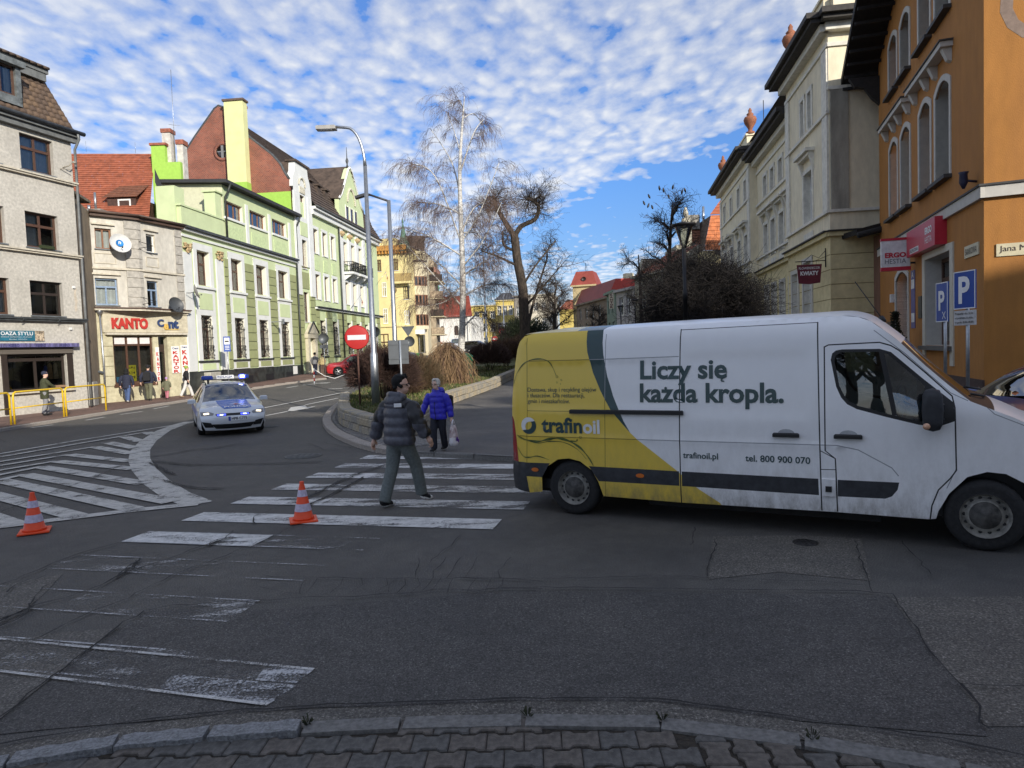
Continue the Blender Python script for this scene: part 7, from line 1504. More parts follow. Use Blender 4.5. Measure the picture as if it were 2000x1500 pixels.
def car_build(name, label, loc, heading, kind, paint, group=None, detail=2, rim=None, glass='glass_car'):
    C = CAR_TYPES[kind]; L, W_, P, belt = C['L'], C['W'], C['P'], C['belt']; hw0 = W_/2
    r = thing(name, label, 'car', loc, math.atan2(heading[1], heading[0]), group)
    prof = [(p[0], p[1], HWF[i]*hw0, BUL[i]) for i, p in enumerate(P)]; SM = 6; path = smooth(prof, SM)
    def ev(t):
        i = max(0, min(len(path)-1.001, t*SM)); k = int(i); f = i-k; return tuple(path[k][j]*(1-f)+path[k+1][j]*f for j in range(4))
    def tangent(t):
        a, b = ev(max(0, t-.08)), ev(min(len(P)-1, t+.08)); v = Vector((b[0]-a[0], b[1]-a[1])); return v.normalized()
    def top(t, s, off=0.0):
        x, z, h, b = ev(t); tg = tangent(t); n = Vector((tg.y, -tg.x)); n = -n if n.y < 0 and t > 4 else n
        n = Vector((-tg.y, tg.x)) if False else Vector((tg[1], -tg[0]))
        k = b*(1-min(1, abs(s))**2.2)+off; return (x+n.x*k, s*h, z+n.y*k)
    # upper edge lookup for the flank
    tops = sorted([(q[0], q[1], q[2]) for q in path if q[1] > .5], key=lambda q: q[0])
    def edge(x):
        if x <= tops[0][0]: return tops[0][1], tops[0][2]
        for a, b in zip(tops, tops[1:]):
            if a[0] <= x <= b[0]:
                f = (x-a[0])/max(1e-6, b[0]-a[0]); return a[1]+(b[1]-a[1])*f, a[2]+(b[2]-a[2])*f
        return tops[-1][1], tops[-1][2]
    def flank(x, z, sgn, off=0.0):
        zt, ht = edge(x); e = max(0, (abs(x)-(L/2-.55))/.55); hb = hw0*(1-.10*min(1, e)**2)
        zs = min(belt-.06, zt-.16); y = hb
        if z < .38: y -= .05*((.38-z)/.2)**2
        y += .012*math.exp(-((z-.66)/.08)**2)
        if z > zs: f = min(1, (z-zs)/max(.05, zt-zs)); y = hb+(ht-hb)*f**1.35
        return (x, sgn*(y+off), z)
    wbx = C['wb']/2; wr = C['r']; ar = wr*1.17
    def arc(cx): return [(cx+ar*math.cos(a), max(.2, wr+ar*math.sin(a))) for a in [-.42+(PI+.84)*i/12 for i in range(13)]]
    up = [(q[0], q[1]) for q in path]
    outline = up+[(-wbx-ar-.02, .22)]+arc(-wbx)[::-1]+[(-wbx+ar+.03, .2), (wbx-ar-.03, .2)]+arc(wbx)[::-1]+[(wbx+ar+.02, .2)]
    # side glass polygon just under the roof edge
    zr = P[8][1]; gl = [(P[5][0]-.18, belt+.03), (P[6][0]+.02, P[6][1]-.09), (P[7][0], zr-.10), (P[8][0], zr-.10), (P[9][0]+.05, P[9][1]-.09), (P[10][0]+.40, belt+.10), (P[10][0]+.55, belt+.05)]
    if kind == 'van': gl = gl[:3]+[(P[7][0]-.3, zr-.1), (P[7][0]-.4, belt+.03)]
    pil = [seam([(-.05, belt), (-.12, zr)], .07), seam([(-.98, belt), (-1.08, zr)], .06)]
    sm = [seam([(P[5][0]-.28, belt), (P[5][0]-.33, .28)], .012), seam([(-.08, belt), (-.10, .28)], .012), seam([(-.98, belt), (-.93, .62)], .012)]
    mats = [paint, MATS['black'], MATS[glass]]
    V, T = cdt(outline, [gl]+pil+sm, [], .11 if detail > 1 else .2)
    for sg in (-1, 1):
        bd, gs = MB(), MB(); vv = [flank(v.x, v.y, sg) for v in V]; bd.v = list(vv); gs.v = list(vv)
        for f, c in T:
            f = f if ((V[f[1]]-V[f[0]]).cross(V[f[2]]-V[f[0]]) > 0) == (sg < 0) else f[::-1]
            if pin(c, gl) and not any(pin(c, q) for q in pil): gs.f.append(f); gs.mi.append(2); gs.sm.append(True)
            else: bd.f.append(f); bd.mi.append(1 if (pin(c, gl) or any(pin(c, q) for q in sm)) else 0); bd.sm.append(True)
        for nm, g in (('body_side', bd), ('side_glass', gs)):
            o = g.build(nm, mats, r); bm = bmesh.new(); bm.from_mesh(o.data); bmesh.ops.delete(bm, geom=[v for v in bm.verts if not v.link_faces], context='VERTS'); bm.to_mesh(o.data); bm.free()
    nt_ = len(path); nc = 13; vs = [top(i/SM, -1+2*j/(nc-1)) for i in range(nt_) for j in range(nc)]
    gr = {k: MB() for k in ('bumper', 'bonnet', 'windscreen', 'roof', 'rear_window', 'tailgate')}
    for g in gr.values(): g.v = list(vs)
    for i in range(nt_-1):
        t = (i+.5)/SM
        for j in range(nc-1):
            s = abs(-1+2*(j+.5)/(nc-1)); nm, k = 'bumper', 0
            if t > 3: nm = 'bonnet'
            if 5.03 < t < 5.93: nm, k = 'windscreen', (2 if s < .93 else 1)
            elif t >= 5.93: nm = 'roof'
            if t > 9.0: nm, k = ('rear_window', 2 if s < .88 else 0) if t < 9.9 and kind != 'x' else ('tailgate', 0)
            q = (i*nc+j, i*nc+j+1, (i+1)*nc+j+1, (i+1)*nc+j); g = gr[nm]; g.f.append(q); g.mi.append(k); g.sm.append(True)
    for nm, g in gr.items():
        o = g.build(nm, mats, r); bm = bmesh.new(); bm.from_mesh(o.data); bmesh.ops.delete(bm, geom=[v for v in bm.verts if not v.link_faces], context='VERTS'); bm.to_mesh(o.data); bm.free()
    rm = rim or M('rim_alloy', (.5, .5, .5), .35, .8, var=.1)
    for x in (wbx, -wbx):
        for sg in (-1, 1): wheel(r, x, sg*(hw0-.015), wr, .2, sg, rm, steel=False, rr=.66)
    MB().box(-L/2+.15, L/2-.2, -hw0+.22, hw0-.22, .18, .34).box(wbx-ar, wbx+ar, -hw0+.26, hw0-.26, .25, .62).box(-wbx-ar, -wbx+ar, -hw0+.26, hw0-.26, .25, .7).build('underbody', [MATS['black']], r)
    CAB = MATS['cab_dark']; MB().bbox(P[5][0]-.5, P[5][0]-.1, -hw0+.15, hw0-.15, .55, belt-.02, .04).build('dashboard', [CAB], r)
    for y in (-.36, .36):
        s = MB().bbox(-.25, .3, y-.24, y+.24, .4, .58, .04); s.bbox(-.42, -.25, y-.22, y+.22, .5, 1.1, .05); s.bbox(-.42, -.32, y-.12, y+.12, 1.12, 1.28, .03); s.build('seat', [CAB], r)
    MB().bbox(-1.4, -1.1, -.6, .6, .5, 1.05, .05).build('rear_seat', [CAB], r)
    for sg in (-1, 1):
        MB().bbox(P[5][0]-.42, P[5][0]-.3, min(sg*(hw0-.02), sg*(hw0+.19)), max(sg*(hw0-.02), sg*(hw0+.19)), belt+.0, belt+.13, .03).build('mirror', [paint], r)
    # head and tail lamps, grille, plate
    LG = M('head_glass', (.22, .22, .22), .1, coat=.6)
    for sg in (-1, 1):
        patch('headlight', [(2.35, sg*.62), (2.55, sg*.97), (3.45, sg*.985), (3.05, sg*.72), (2.65, sg*.58)], lambda t, s: top(t, s, .008), LG, r, .15)
        patch('tail_lamp', [(10.2, sg*.72), (10.2, sg*.97), (11.1, sg*.97), (11.0, sg*.7)], lambda t, s: top(t, s, .008), MATS['tail_red'], r, .2)
    if detail:
        patch('grille', [(2.1, -.5), (2.1, .5), (2.5, .55), (2.5, -.55)], lambda t, s: top(t, s, .006), MATS['black'], r, .15)
        patch('lower_intake', [(.35, -.6), (.35, .6), (.95, .72), (.95, -.72)], lambda t, s: top(t, s, .006), MATS['black'], r, .15)
    return r, top, flank, ev
def car_paint(name, col, metal=.0, rough=.3, coat=.6): return M(name, col, rough, metal, var=.04, scale=2, coat=coat)
def police_car():
    fa = Vector((-8.1, 19.75, 0)); h = Vector((.447, -.894, 0)).normalized(); loc = fa-h*1.325
    SIL = car_paint('paint_silver', (.66, .68, .70), .1, .3); BLU = car_paint('paint_police_blue', (.018, .11, .46), 0, .35, .3)
    r, top, flank, ev = car_build('police_car', 'silver and blue police car with blue lights on driving towards the crossing', loc, h, 'estate', SIL, rim=M('rim_grey', (.28, .28, .29), .5, .6))
    WHT = MATS['white_paint']
    patch('bonnet_panel', [(4.95, -.50), (4.95, .62), (3.6, .60), (3.35, .45), (3.35, -.25)], lambda t, s: top(t, s, .006), BLU, r, .12)
    def lay(tx, t0, s0, s1, hh, mat_, off, name='lettering', bold=.03):
        me = text_mesh(tx, 1, bold, 0); xs = [v.co.x for v in me.vertices]; ys = [v.co.y for v in me.vertices]; a, b, c, d = min(xs), max(xs), min(ys), max(ys)
        for v in me.vertices: s = s0+(v.co.x-a)/(b-a)*(s1-s0); t = t0+(v.co.y-c)/(d-c)*hh; v.co = top(t, s, off)
        me.materials.clear(); me.materials.append(mat_); me.update(); return link(name, me, r)
    lay('POLICJA', 3.5, -.24, .56, .42, WHT, .012); patch('badge', [(4.2, -.12), (4.45, .15), (4.2, .42), (4.08, .15)], lambda t, s: top(t, s, .012), M('badge_pale', (.55, .62, .75), .5), r, .08); patch('badge', [(4.2, .05), (4.32, .15), (4.2, .25), (4.1, .15)], lambda t, s: top(t, s, .018), MATS['red_paint'], r, .08)
    # grille with two flashing blue lamps, fog lamp surrounds, plate
    EB = M('lamp_blue_lit', (.04, .06, 1.0), .3, emit=2.2, var=0); EBW = M('lamp_blue_core', (.55, .65, 1.0), .3, emit=3, var=0); EH = M('headlamp_lit', (1.0, .86, .62), .3, emit=.9, var=0)
    for s in (-.36, .36):
        patch('flash_lamp', [(2.20, s-.13), (2.20, s+.13), (2.40, s+.13), (2.40, s-.13)], lambda t, q: top(t, q, .014), EB, r, .1); patch('flash_lamp_core', [(2.25, s-.05), (2.25, s+.05), (2.35, s+.05), (2.35, s-.05)], lambda t, q: top(t, q, .018), EBW, r, .1)
    for sg in (-1, 1):
        patch('headlamp_beam', [(2.62, sg*.72), (2.62, sg*.88), (2.95, sg*.9), (2.9, sg*.74)], lambda t, s: top(t, s, .016), EH, r, .1)
        patch('fog_recess', [(.55, sg*.66), (.5, sg*.95), (1.35, sg*.985), (1.15, sg*.72)], lambda t, s: top(t, s, .007), MATS['black'], r, .12)
    pl = [top(1.35, s, .02) for s in (-.28, .28)]; pt = [top(1.95, s, .03) for s in (-.28, .28)]
    patch('number_plate', [(1.35, -.16), (1.35, .46), (1.9, .46), (1.9, -.16)], lambda t, s: top(t, s, .02), WHT, r, .1); patch('plate_band', [(1.35, -.16), (1.35, -.09), (1.9, -.09), (1.9, -.16)], lambda t, s: top(t, s, .024), M('plate_blue', (.02, .05, .3), .4), r, .1)
    lay('HPB C775', 1.45, -.06, .43, .35, MATS['black'], .026, 'plate_lettering', .02)
    # flank stripe
    for sg in (-1, 1):
        patch('side_stripe', [(-2.0, .62), (1.75, .60), (1.9, .70), (1.2, .80), (-2.0, .84)], lambda x, z: flank(x, z, sg, .006), BLU, r, .15); patch('reflex_star', [(1.72, .74), (1.82, .62), (1.98, .60), (1.9, .72)], lambda x, z: flank(x, z, sg, .010), MATS['badge_pale'], r, .08)
    # light bar
    lb = MB().bbox(-.12, .1, -.62, .62, 1.60, 1.625, .01); lb.box(-.05, .05, -.5, -.44, 1.47, 1.6); lb.box(-.05, .05, .44, .5, 1.47, 1.6); b = lb.build('light_bar', [MATS['black']], r, (.12, 0, 0))
    for y0, y1, mt in ((-.66, -.34, M('dome_blue', (.01, .03, .20), .2, coat=.5)), (.40, .56, EB), (.561, .66, MATS['dome_blue'])): link('dome', MB().bbox(-.13, .11, y0, y1, 1.626, 1.745, .03).mesh('dome', [mt]), b)
    link('flash_core', MB().bbox(.112, .125, .42, .54, 1.65, 1.72, .01).mesh('flash_core', [EBW]), b)
    link('sign_panel', MB().bbox(-.11, .1, -.24, .24, 1.626, 1.74, .01).mesh('sign_panel', [M('panel_lit', (.75, .75, .73), .4)]), b); link('bar_centre', MB().bbox(-.11, .09, -.339, .399, 1.626, 1.70, .01).mesh('bar_centre', [M('bar_grey', (.2, .2, .2), .4)]), b)
    me = fit_text('POLICJA', width=.42, height=.075, bold=.02); me.transform(Matrix.Translation((.222+.004, 0, 0)) @ Matrix.Rotation(PI/2, 4, 'Z') @ Matrix.Translation((-.21, 0, 1.645))); me.materials.clear(); me.materials.append(M('ink_blue', (.02, .04, .2), .5)); link('lettering', me, r)
    for y in (-.55, .55): MB().tube([(.35, y, 1.45), (.2, y, 1.52), (-1.2, y, 1.53), (-1.5, y, 1.44)], .015, 6).build('roof_rail', [MATS['steel_dark']], r)
    MB().lathe([(.16, 0), (.16, .01), (.001, .012)], 20, (0, 0, 0), axis='x').build('stop_disc', [M('disc_pale', (.6, .72, .68), .5)], r, (.88, -.12, 1.02))
    r.scale = (1, 1, .93)
    return r, loc, h
POLICE = police_car()
def other_cars():
    c = lambda u, v: gpr(u, v)
    p = c(700, 730); car_build('small_suv', 'red small suv parked in front of the green bank', (-11.9, 52.6, gz(0, 52.6)+.0), (-.96, -.28), 'suv', car_paint('paint_red', (.45, .015, .02)), 'parked cars along the left street')
    car_build('parked_car', 'white car parked just behind the red suv', (-9.9, 57.2, gz(0, 57)), (-.9, -.4), 'estate', car_paint('paint_white', (.7, .72, .74)), 'parked cars along the left street', 1)
    car_build('parked_car', 'silver grey suv seen from behind beside the grey sign boards', (-8.4, 53.5, gz(0, 53.5)), (-.45, .9), 'suv', car_paint('paint_grey', (.16, .17, .19), .4), 'parked cars along the left street', 1)
    car_build('parked_car', 'dark blue car waiting in the street next to the birch trunk', (-8.2, 92, gz(0, 92)), (.15, -1), 'estate', car_paint('paint_navy', (.02, .035, .09), .2), 'cars far up the street', 1)
    car_build('parked_car', 'light blue car coming down the street right of the birch trunk', (-7.2, 78, gz(0, 78)), (.15, -1), 'estate', car_paint('paint_lightblue', (.42, .50, .56), .3), 'cars far up the street', 1)
    car_build('white_minibus', 'white minibus far up the street behind the birch tree', (-8.0, 102, gz(0, 102)), (.1, -1), 'van', car_paint('paint_white', (.7, .72, .74)), 'cars far up the street', 1)
    car_build('parked_car', 'dark grey car parked beyond the round brown bush', (-4.7, 97, gz(0, 97)), (.9, -.4), 'estate', car_paint('paint_dark', (.03, .03, .035), .2), 'cars far up the street', 1)
    car_build('parked_car', 'dark blue car at the right edge behind the van bonnet', (8.6, 10.5, .12), (-.97, -.1), 'estate', car_paint('paint_royal', (.02, .035, .13), .3), None, 1)
    car_build('parked_car', 'red car whose roof shows above the rear of the van', (2.6, 25.6, .1), (-.5, .86), 'suv', car_paint('paint_red', (.45, .015, .02)), None, 1)
other_cars()
# ================================================================== people
def blob(parts, voxel=.016, sm=3):
    """one continuous skin around tubes (t), ring lofts (r) and ellipsoids (s)"""
    mb = MB()
    for k in parts:
        if k[0] == 't': mb.tube(k[1], k[2], 12)
        elif k[0] == 'r':
            n = 20; vs = []
            ca, sa = math.cos(k[2]), math.sin(k[2])
            for (x, y, z, rx, ry) in k[1]:
                for j in range(n): a = 2*PI*j/n; u, v = rx*math.cos(a), ry*math.sin(a); vs.append((x+u*ca-v*sa, y+u*sa+v*ca, z))
            m_ = len(k[1]); mb.add(vs, [(i*n+j, i*n+(j+1) % n, (i+1)*n+(j+1) % n, (i+1)*n+j) for i in range(m_-1) for j in range(n)]+[tuple(range(n-1, -1, -1)), tuple((m_-1)*n+j for j in range(n))])
        else:
            (cx, cy, cz), (rx, ry, rz) = k[1], k[2]; mb.lathe([(math.sin(PI*i/10), -math.cos(PI*i/10)) for i in range(1, 10)], 14); mb.v[-9*14:] = [(cx+x*rx, cy+y*ry, cz+z*rz) for x, y, z in mb.v[-9*14:]]
    me = mb.mesh('skin_tmp', [MATS['black']]); o = link('skin_tmp', me)
    m1 = o.modifiers.new('r', 'REMESH'); m1.mode = 'VOXEL'; m1.voxel_size = voxel; m1.use_smooth_shade = True
    if sm: m2 = o.modifiers.new('s', 'SMOOTH'); m2.iterations = sm; m2.factor = .5
    bpy.context.view_layer.update(); out = bpy.data.meshes.new_from_object(o.evaluated_get(bpy.context.evaluated_depsgraph_get())); bpy.data.objects.remove(o); bpy.data.meshes.remove(me)
    return out
def paint_faces(me, mats, fn):
    me.materials.clear()
    for m_ in mats: me.materials.append(m_)
    me.polygons.foreach_set('material_index', [fn(p.center) for p in me.polygons]); me.polygons.foreach_set('use_smooth', [True]*len(me.polygons)); me.update(); return me
SKIN = M('skin', (.66, .42, .32), .55, var=.08)
def person(label, loc, heading, H, lf, rf, lh, rh, jacket, trousers, shoes, hair, look=0, hem=.46, puff=0, hood=None, quilt=None, black_arms=False, hairlen=0, detail=2, glasses=False, hat=None, wide=1.0, group=None, hood_up=None, sit=False):
    """x forward, y left, z up. lf/rf: foot positions (x, y, z), lh/rh: hand positions, all for a 1.75 m body"""
    r = thing('person', label, 'person', loc, math.atan2(heading[1], heading[0]), group); k = H/1.75; V3 = Vector; vox = .016 if detail > 1 else .026
    lf, rf, lh, rh = [V3(p) for p in (lf, rf, lh, rh)]
    px = (lf.x+rf.x)/2*.8; pz = .93-.06*abs(lf.x-rf.x); pel = V3((px, 0, pz)); parts = []
    hips = [pel+V3((0, .095, -.02)), pel+V3((0, -.095, -.02))]; lean = .03
    chest = pel+V3((lean, 0, .40)); neck = pel+V3((lean+.02, 0, .56)); head = pel+V3((lean+.045, 0, .70)); sh = [chest+V3((0, .19*wide, .08)), chest+V3((0, -.19*wide, .08))]
    knees = []
    for hp, ft in zip(hips, (lf, rf)):
        an = ft+V3((0, 0, .09)); kn = (hp+an)/2+V3((.05+.05*max(0, .12-abs(ft.x-px)), 0, .02)); knees.append((kn, an))
        parts.append(('t', [hp, (hp+kn)/2, kn, (kn+an)/2, an, an+V3((0, 0, -.03))], [.092, .086, .072, .066, .056, .054]))
    parts.append(('r', [(pel.x, 0, pz-.1, .105, .16), (pel.x, 0, pz, .115, .17), (pel.x+.01, 0, pz+.15, .10, .15), (chest.x, 0, chest.z, .115, .17), (chest.x, 0, chest.z+.1, .09, .16), (neck.x, 0, neck.z-.03, .06, .075)], 0))
    elb = []
    for s, hd, sg in ((sh[0], lh, 1), (sh[1], rh, -1)):
        d = hd-s; ex = V3((-.07, sg*.05, 0)) if d.length < .56 else V3((-.03, sg*.02, 0)); e = (s+hd)/2+ex; elb.append(e); parts.append(('t', [s, (s+e)/2, e, (e+hd)/2, hd], [.055, .05, .042, .037, .028]))
    ca, sa = math.cos(look), math.sin(look); hv = lambda x, y, z: V3((head.x+x*ca-y*sa, head.y+x*sa+y*ca, head.z+z))
    parts += [('t', [neck-V3((0, 0, .06)), neck, head-V3((0, 0, .04))], [.06, .054, .055]), ('s', tuple(hv(0, 0, .03)), (.096, .082, .110)), ('s', tuple(hv(.03, 0, -.047)), (.068, .062, .067)), ('t', [hv(.085, 0, .03), hv(.112, 0, -.012), hv(.088, 0, -.022)], [.012, .017, .012]), ('s', tuple(hv(.078, 0, -.055)), (.02, .028, .012)), ('s', tuple(hv(0, .08, .0)), (.018, .012, .032)), ('s', tuple(hv(0, -.08, .0)), (.018, .012, .032))]
    me = blob(parts, vox*.75 if detail > 1 else vox)
    # hands with five fingers joined on
    hb = MB()
    for hd, e, sg in ((lh, elb[0], 1), (rh, elb[1], -1)):
        d = (hd-e).normalized(); side_ = V3((1, 0, 0)) if abs(d.z) > .6 else V3((0, 0, 1)); side_ = (side_-d*side_.dot(d)).normalized(); cur = d.cross(side_)*sg
        hb.tube([hd-d*.01, hd+d*.04, hd+d*.085], [.026, .036, .030], 8)
        for f in range(4):
            b = hd+d*.08+side_*(.027-.018*f); l_ = (.034, .04, .037, .028)[f]; hb.tube([b, b+d*l_+cur*.008, b+d*l_*1.5+cur*.03, b+d*l_*1.4+cur*.05], [.0095, .009, .0085, .007], 6)
        b = hd+d*.03+side_*.03; hb.tube([b, b+side_*.02+d*.025+cur*.01, b+side_*.018+d*.055+cur*.02], [.011, .010, .008], 6)
    bm = bmesh.new(); bm.from_mesh(me); hm = hb.mesh('hand_tmp', [SKIN]); bm.from_mesh(hm); bm.to_mesh(me); bm.free(); bpy.data.meshes.remove(hm)
    paint_faces(me, [SKIN, trousers, M('eye_dark', (.02, .015, .012), .3)], lambda c: 1 if c.z < pz+.12 and (c-lh).length > .15 and (c-rh).length > .15 else 0)
    me.transform(Matrix.Scale(k, 4)); body = link('body', me, r)
    # trousers: looser legs over the limbs
    tp = []
    for hp, (kn, an) in zip(hips, knees): tp.append(('t', [hp+V3((0, 0, .06)), (hp+kn)/2, kn, (kn+an)/2, an+V3((0, 0, -.03))], [.108, .102, .088, .084, .080]))
    tp.append(('s', tuple(pel), (.135, .18, .14))); tm = blob(tp, vox); paint_faces(tm, [trousers], lambda c: 0); tm.transform(Matrix.Scale(k, 4)); link('trousers', tm, r)
    for ft, (kn, an) in ((lf, knees[0]), (rf, knees[1])):
        pit = -.35 if ft.z > .03 else 0
        sm_ = blob([('s', (.02, 0, .05), (.07, .045, .055)), ('s', (.10, 0, .038), (.095, .048, .036)), ('t', [(-.02, 0, .05), (-.02, 0, .11)], [.05, .045])], .012, 2); paint_faces(sm_, shoes, lambda c: 1 if c.z < .022 else 0 if len(shoes) < 3 or c.x < .11 else 2)
        sm_.transform(Matrix.Scale(k, 4) @ Matrix.Translation(ft) @ Matrix.Rotation(pit*-1, 4, 'Y')); link('shoe', sm_, r)
    # jacket
    z0 = pz-hem+.36; jp = []; ring = []; n = 26 if puff else 8
    for i in range(n+1):
        f = i/n; z = z0+(chest.z+.13-z0)*f; q = puff*abs(math.sin(f*PI*5.0))**.6 if puff else 0; w = (.165+.012*math.sin(f*PI))*wide; w2 = (.215-.02*f)*wide
        if f > .88: w *= 1-(f-.88)*2.6; w2 *= 1-(f-.88)*2.2
        ring.append((px+(chest.x-px)*f, 0, z, w*.82+q, w2*.95+q))
    jp.append(('r', ring, 0))
    for s, e, hd, sg in ((sh[0], elb[0], lh, 1), (sh[1], elb[1], rh, -1)):
        pts = []; rad = []; m_ = 18 if puff else 6; wr = hd+(e-hd).normalized()*.02
        for i in range(m_+1):
            f = i/m_; p = s.lerp(e, f*2) if f < .5 else e.lerp(wr, f*2-1); pts.append(p); rad.append((.088-.032*f-.030*max(0, 1-f*5))*wide+(puff*.9*abs(math.sin(f*PI*4))**.6 if puff else 0))
        jp.append(('t', pts, rad))
    jp.append(('t', [neck-V3((.0, 0, .10)), neck+V3((.0, 0, .02))], [.10, .085]))
    jm = blob(jp, vox*.7 if puff else vox, 1 if puff else 2); jl = jacket if isinstance(jacket, list) else [jacket]
    paint_faces(jm, jl, (lambda c: 1 if (c.z > chest.z+.02 and (abs(c.y) > .115 or c.x > chest.x)) or (abs(c.y) > .25*wide and c.z > chest.z-.18) or (c.x > px+.05) else 0) if black_arms else (lambda c: 0)); jm.transform(Matrix.Scale(k, 4)); link('jacket', jm, r)
    if hood:
        hm_ = blob([('s', (neck.x-.13, 0, neck.z-.05), (.085, .165, .085)), ('s', (neck.x-.07, .10, neck.z-.01), (.07, .07, .065)), ('s', (neck.x-.07, -.10, neck.z-.01), (.07, .07, .065)), ('t', [(neck.x-.1, -.12, neck.z+.03), (neck.x-.16, 0, neck.z+.035), (neck.x-.1, .12, neck.z+.03)], [.04, .045, .04])], .012, 2); paint_faces(hm_, [hood], lambda c: 0); hm_.transform(Matrix.Scale(k, 4)); link('hood', hm_, r)
    # hair or hat
    ht = hat or hair; rnd = random.Random(len(label)); hp_ = [('s', tuple(hv(-.034, 0, .062)), (.104, .098, .104))]
    if hood_up: hp_ = [('s', tuple(hv(-.03, 0, .02)), (.125, .115, .15)), ('s', tuple(hv(-.06, 0, -.1)), (.12, .13, .1))]
    elif hat: hp_.append(('r', [(hv(0, 0, .02).x, hv(0, 0, .02).y, head.z+.03, .10, .09), (hv(0, 0, 0).x, hv(0, 0, 0).y, head.z+.08, .104, .094)], look))
    else:
        for i in range(46 if detail > 1 else 12):
            a, z = rnd.uniform(.9, 2*PI-.9), rnd.uniform(-.03-hairlen, .13); rr = .088*math.sqrt(max(.15, 1-((z-.03)/.13)**2)); c = hv(rr*math.cos(a)-.012, rr*math.sin(a)*.9, z); hp_.append(('s', tuple(c), (.028, .028, .024)))
        for i in range(10): c = hv(rnd.uniform(-.06, .075), rnd.uniform(-.06, .06), .125+rnd.uniform(-.015, .02)); hp_.append(('s', tuple(c), (.034, .03, .024)))
    hm_ = blob(hp_, .011 if detail > 1 else .02, 1); paint_faces(hm_, [ht], lambda c: 0); hm_.transform(Matrix.Scale(k, 4)); link('hat' if hat else 'hair', hm_, r)
    if detail > 1:
        g = MB()
        for sg in (-1, 1): g.lathe([(0.0105, -.004), (.0105, .004)], 8, tuple(hv(.083, sg*.032, .018)), axis='x')
        g.v = [tuple(V3(v)*k) for v in g.v]; g.build('eyes', [MATS['eye_dark']], r)
        if glasses:
            g = MB()
            for sg in (-1, 1):
                g.tube([tuple(hv(.098, sg*.034+.024*math.cos(a), .018+.019*math.sin(a))*k) for a in [2*PI*i/12 for i in range(13)]], .0028*k, 5); g.tube([tuple(hv(.096, sg*.058, .022)*k), tuple(hv(.0, sg*.088, .022)*k)], .003, 5)
            g.tube([tuple(hv(.1, -.01, .022)*k), tuple(hv(.1, .01, .022)*k)], .003, 5); g.build('glasses', [MATS['black']], r)
    return r, lambda p: V3(p)*k
FAB = lambda n, c, **k: M('fabric_'+n, c, .85, var=k.get('var', .15), scale=30, bump=.15, bscale=90)
WSOLE = M('sole_white', (.72, .72, .70), .7); BLKF = FAB('black', (.012, .012, .014)); DENIM = FAB('green_denim', (.13, .15, .145)); HAIRB = M('hair_black', (.005, .005, .005), .85, var=.3, scale=60); NYL = M('nylon_grey', (.08, .083, .102), .42, var=.2, scale=14, bump=.25, bscale=25); NYLB = M('nylon_black', (.011, .011, .013), .45, var=.2, scale=14)
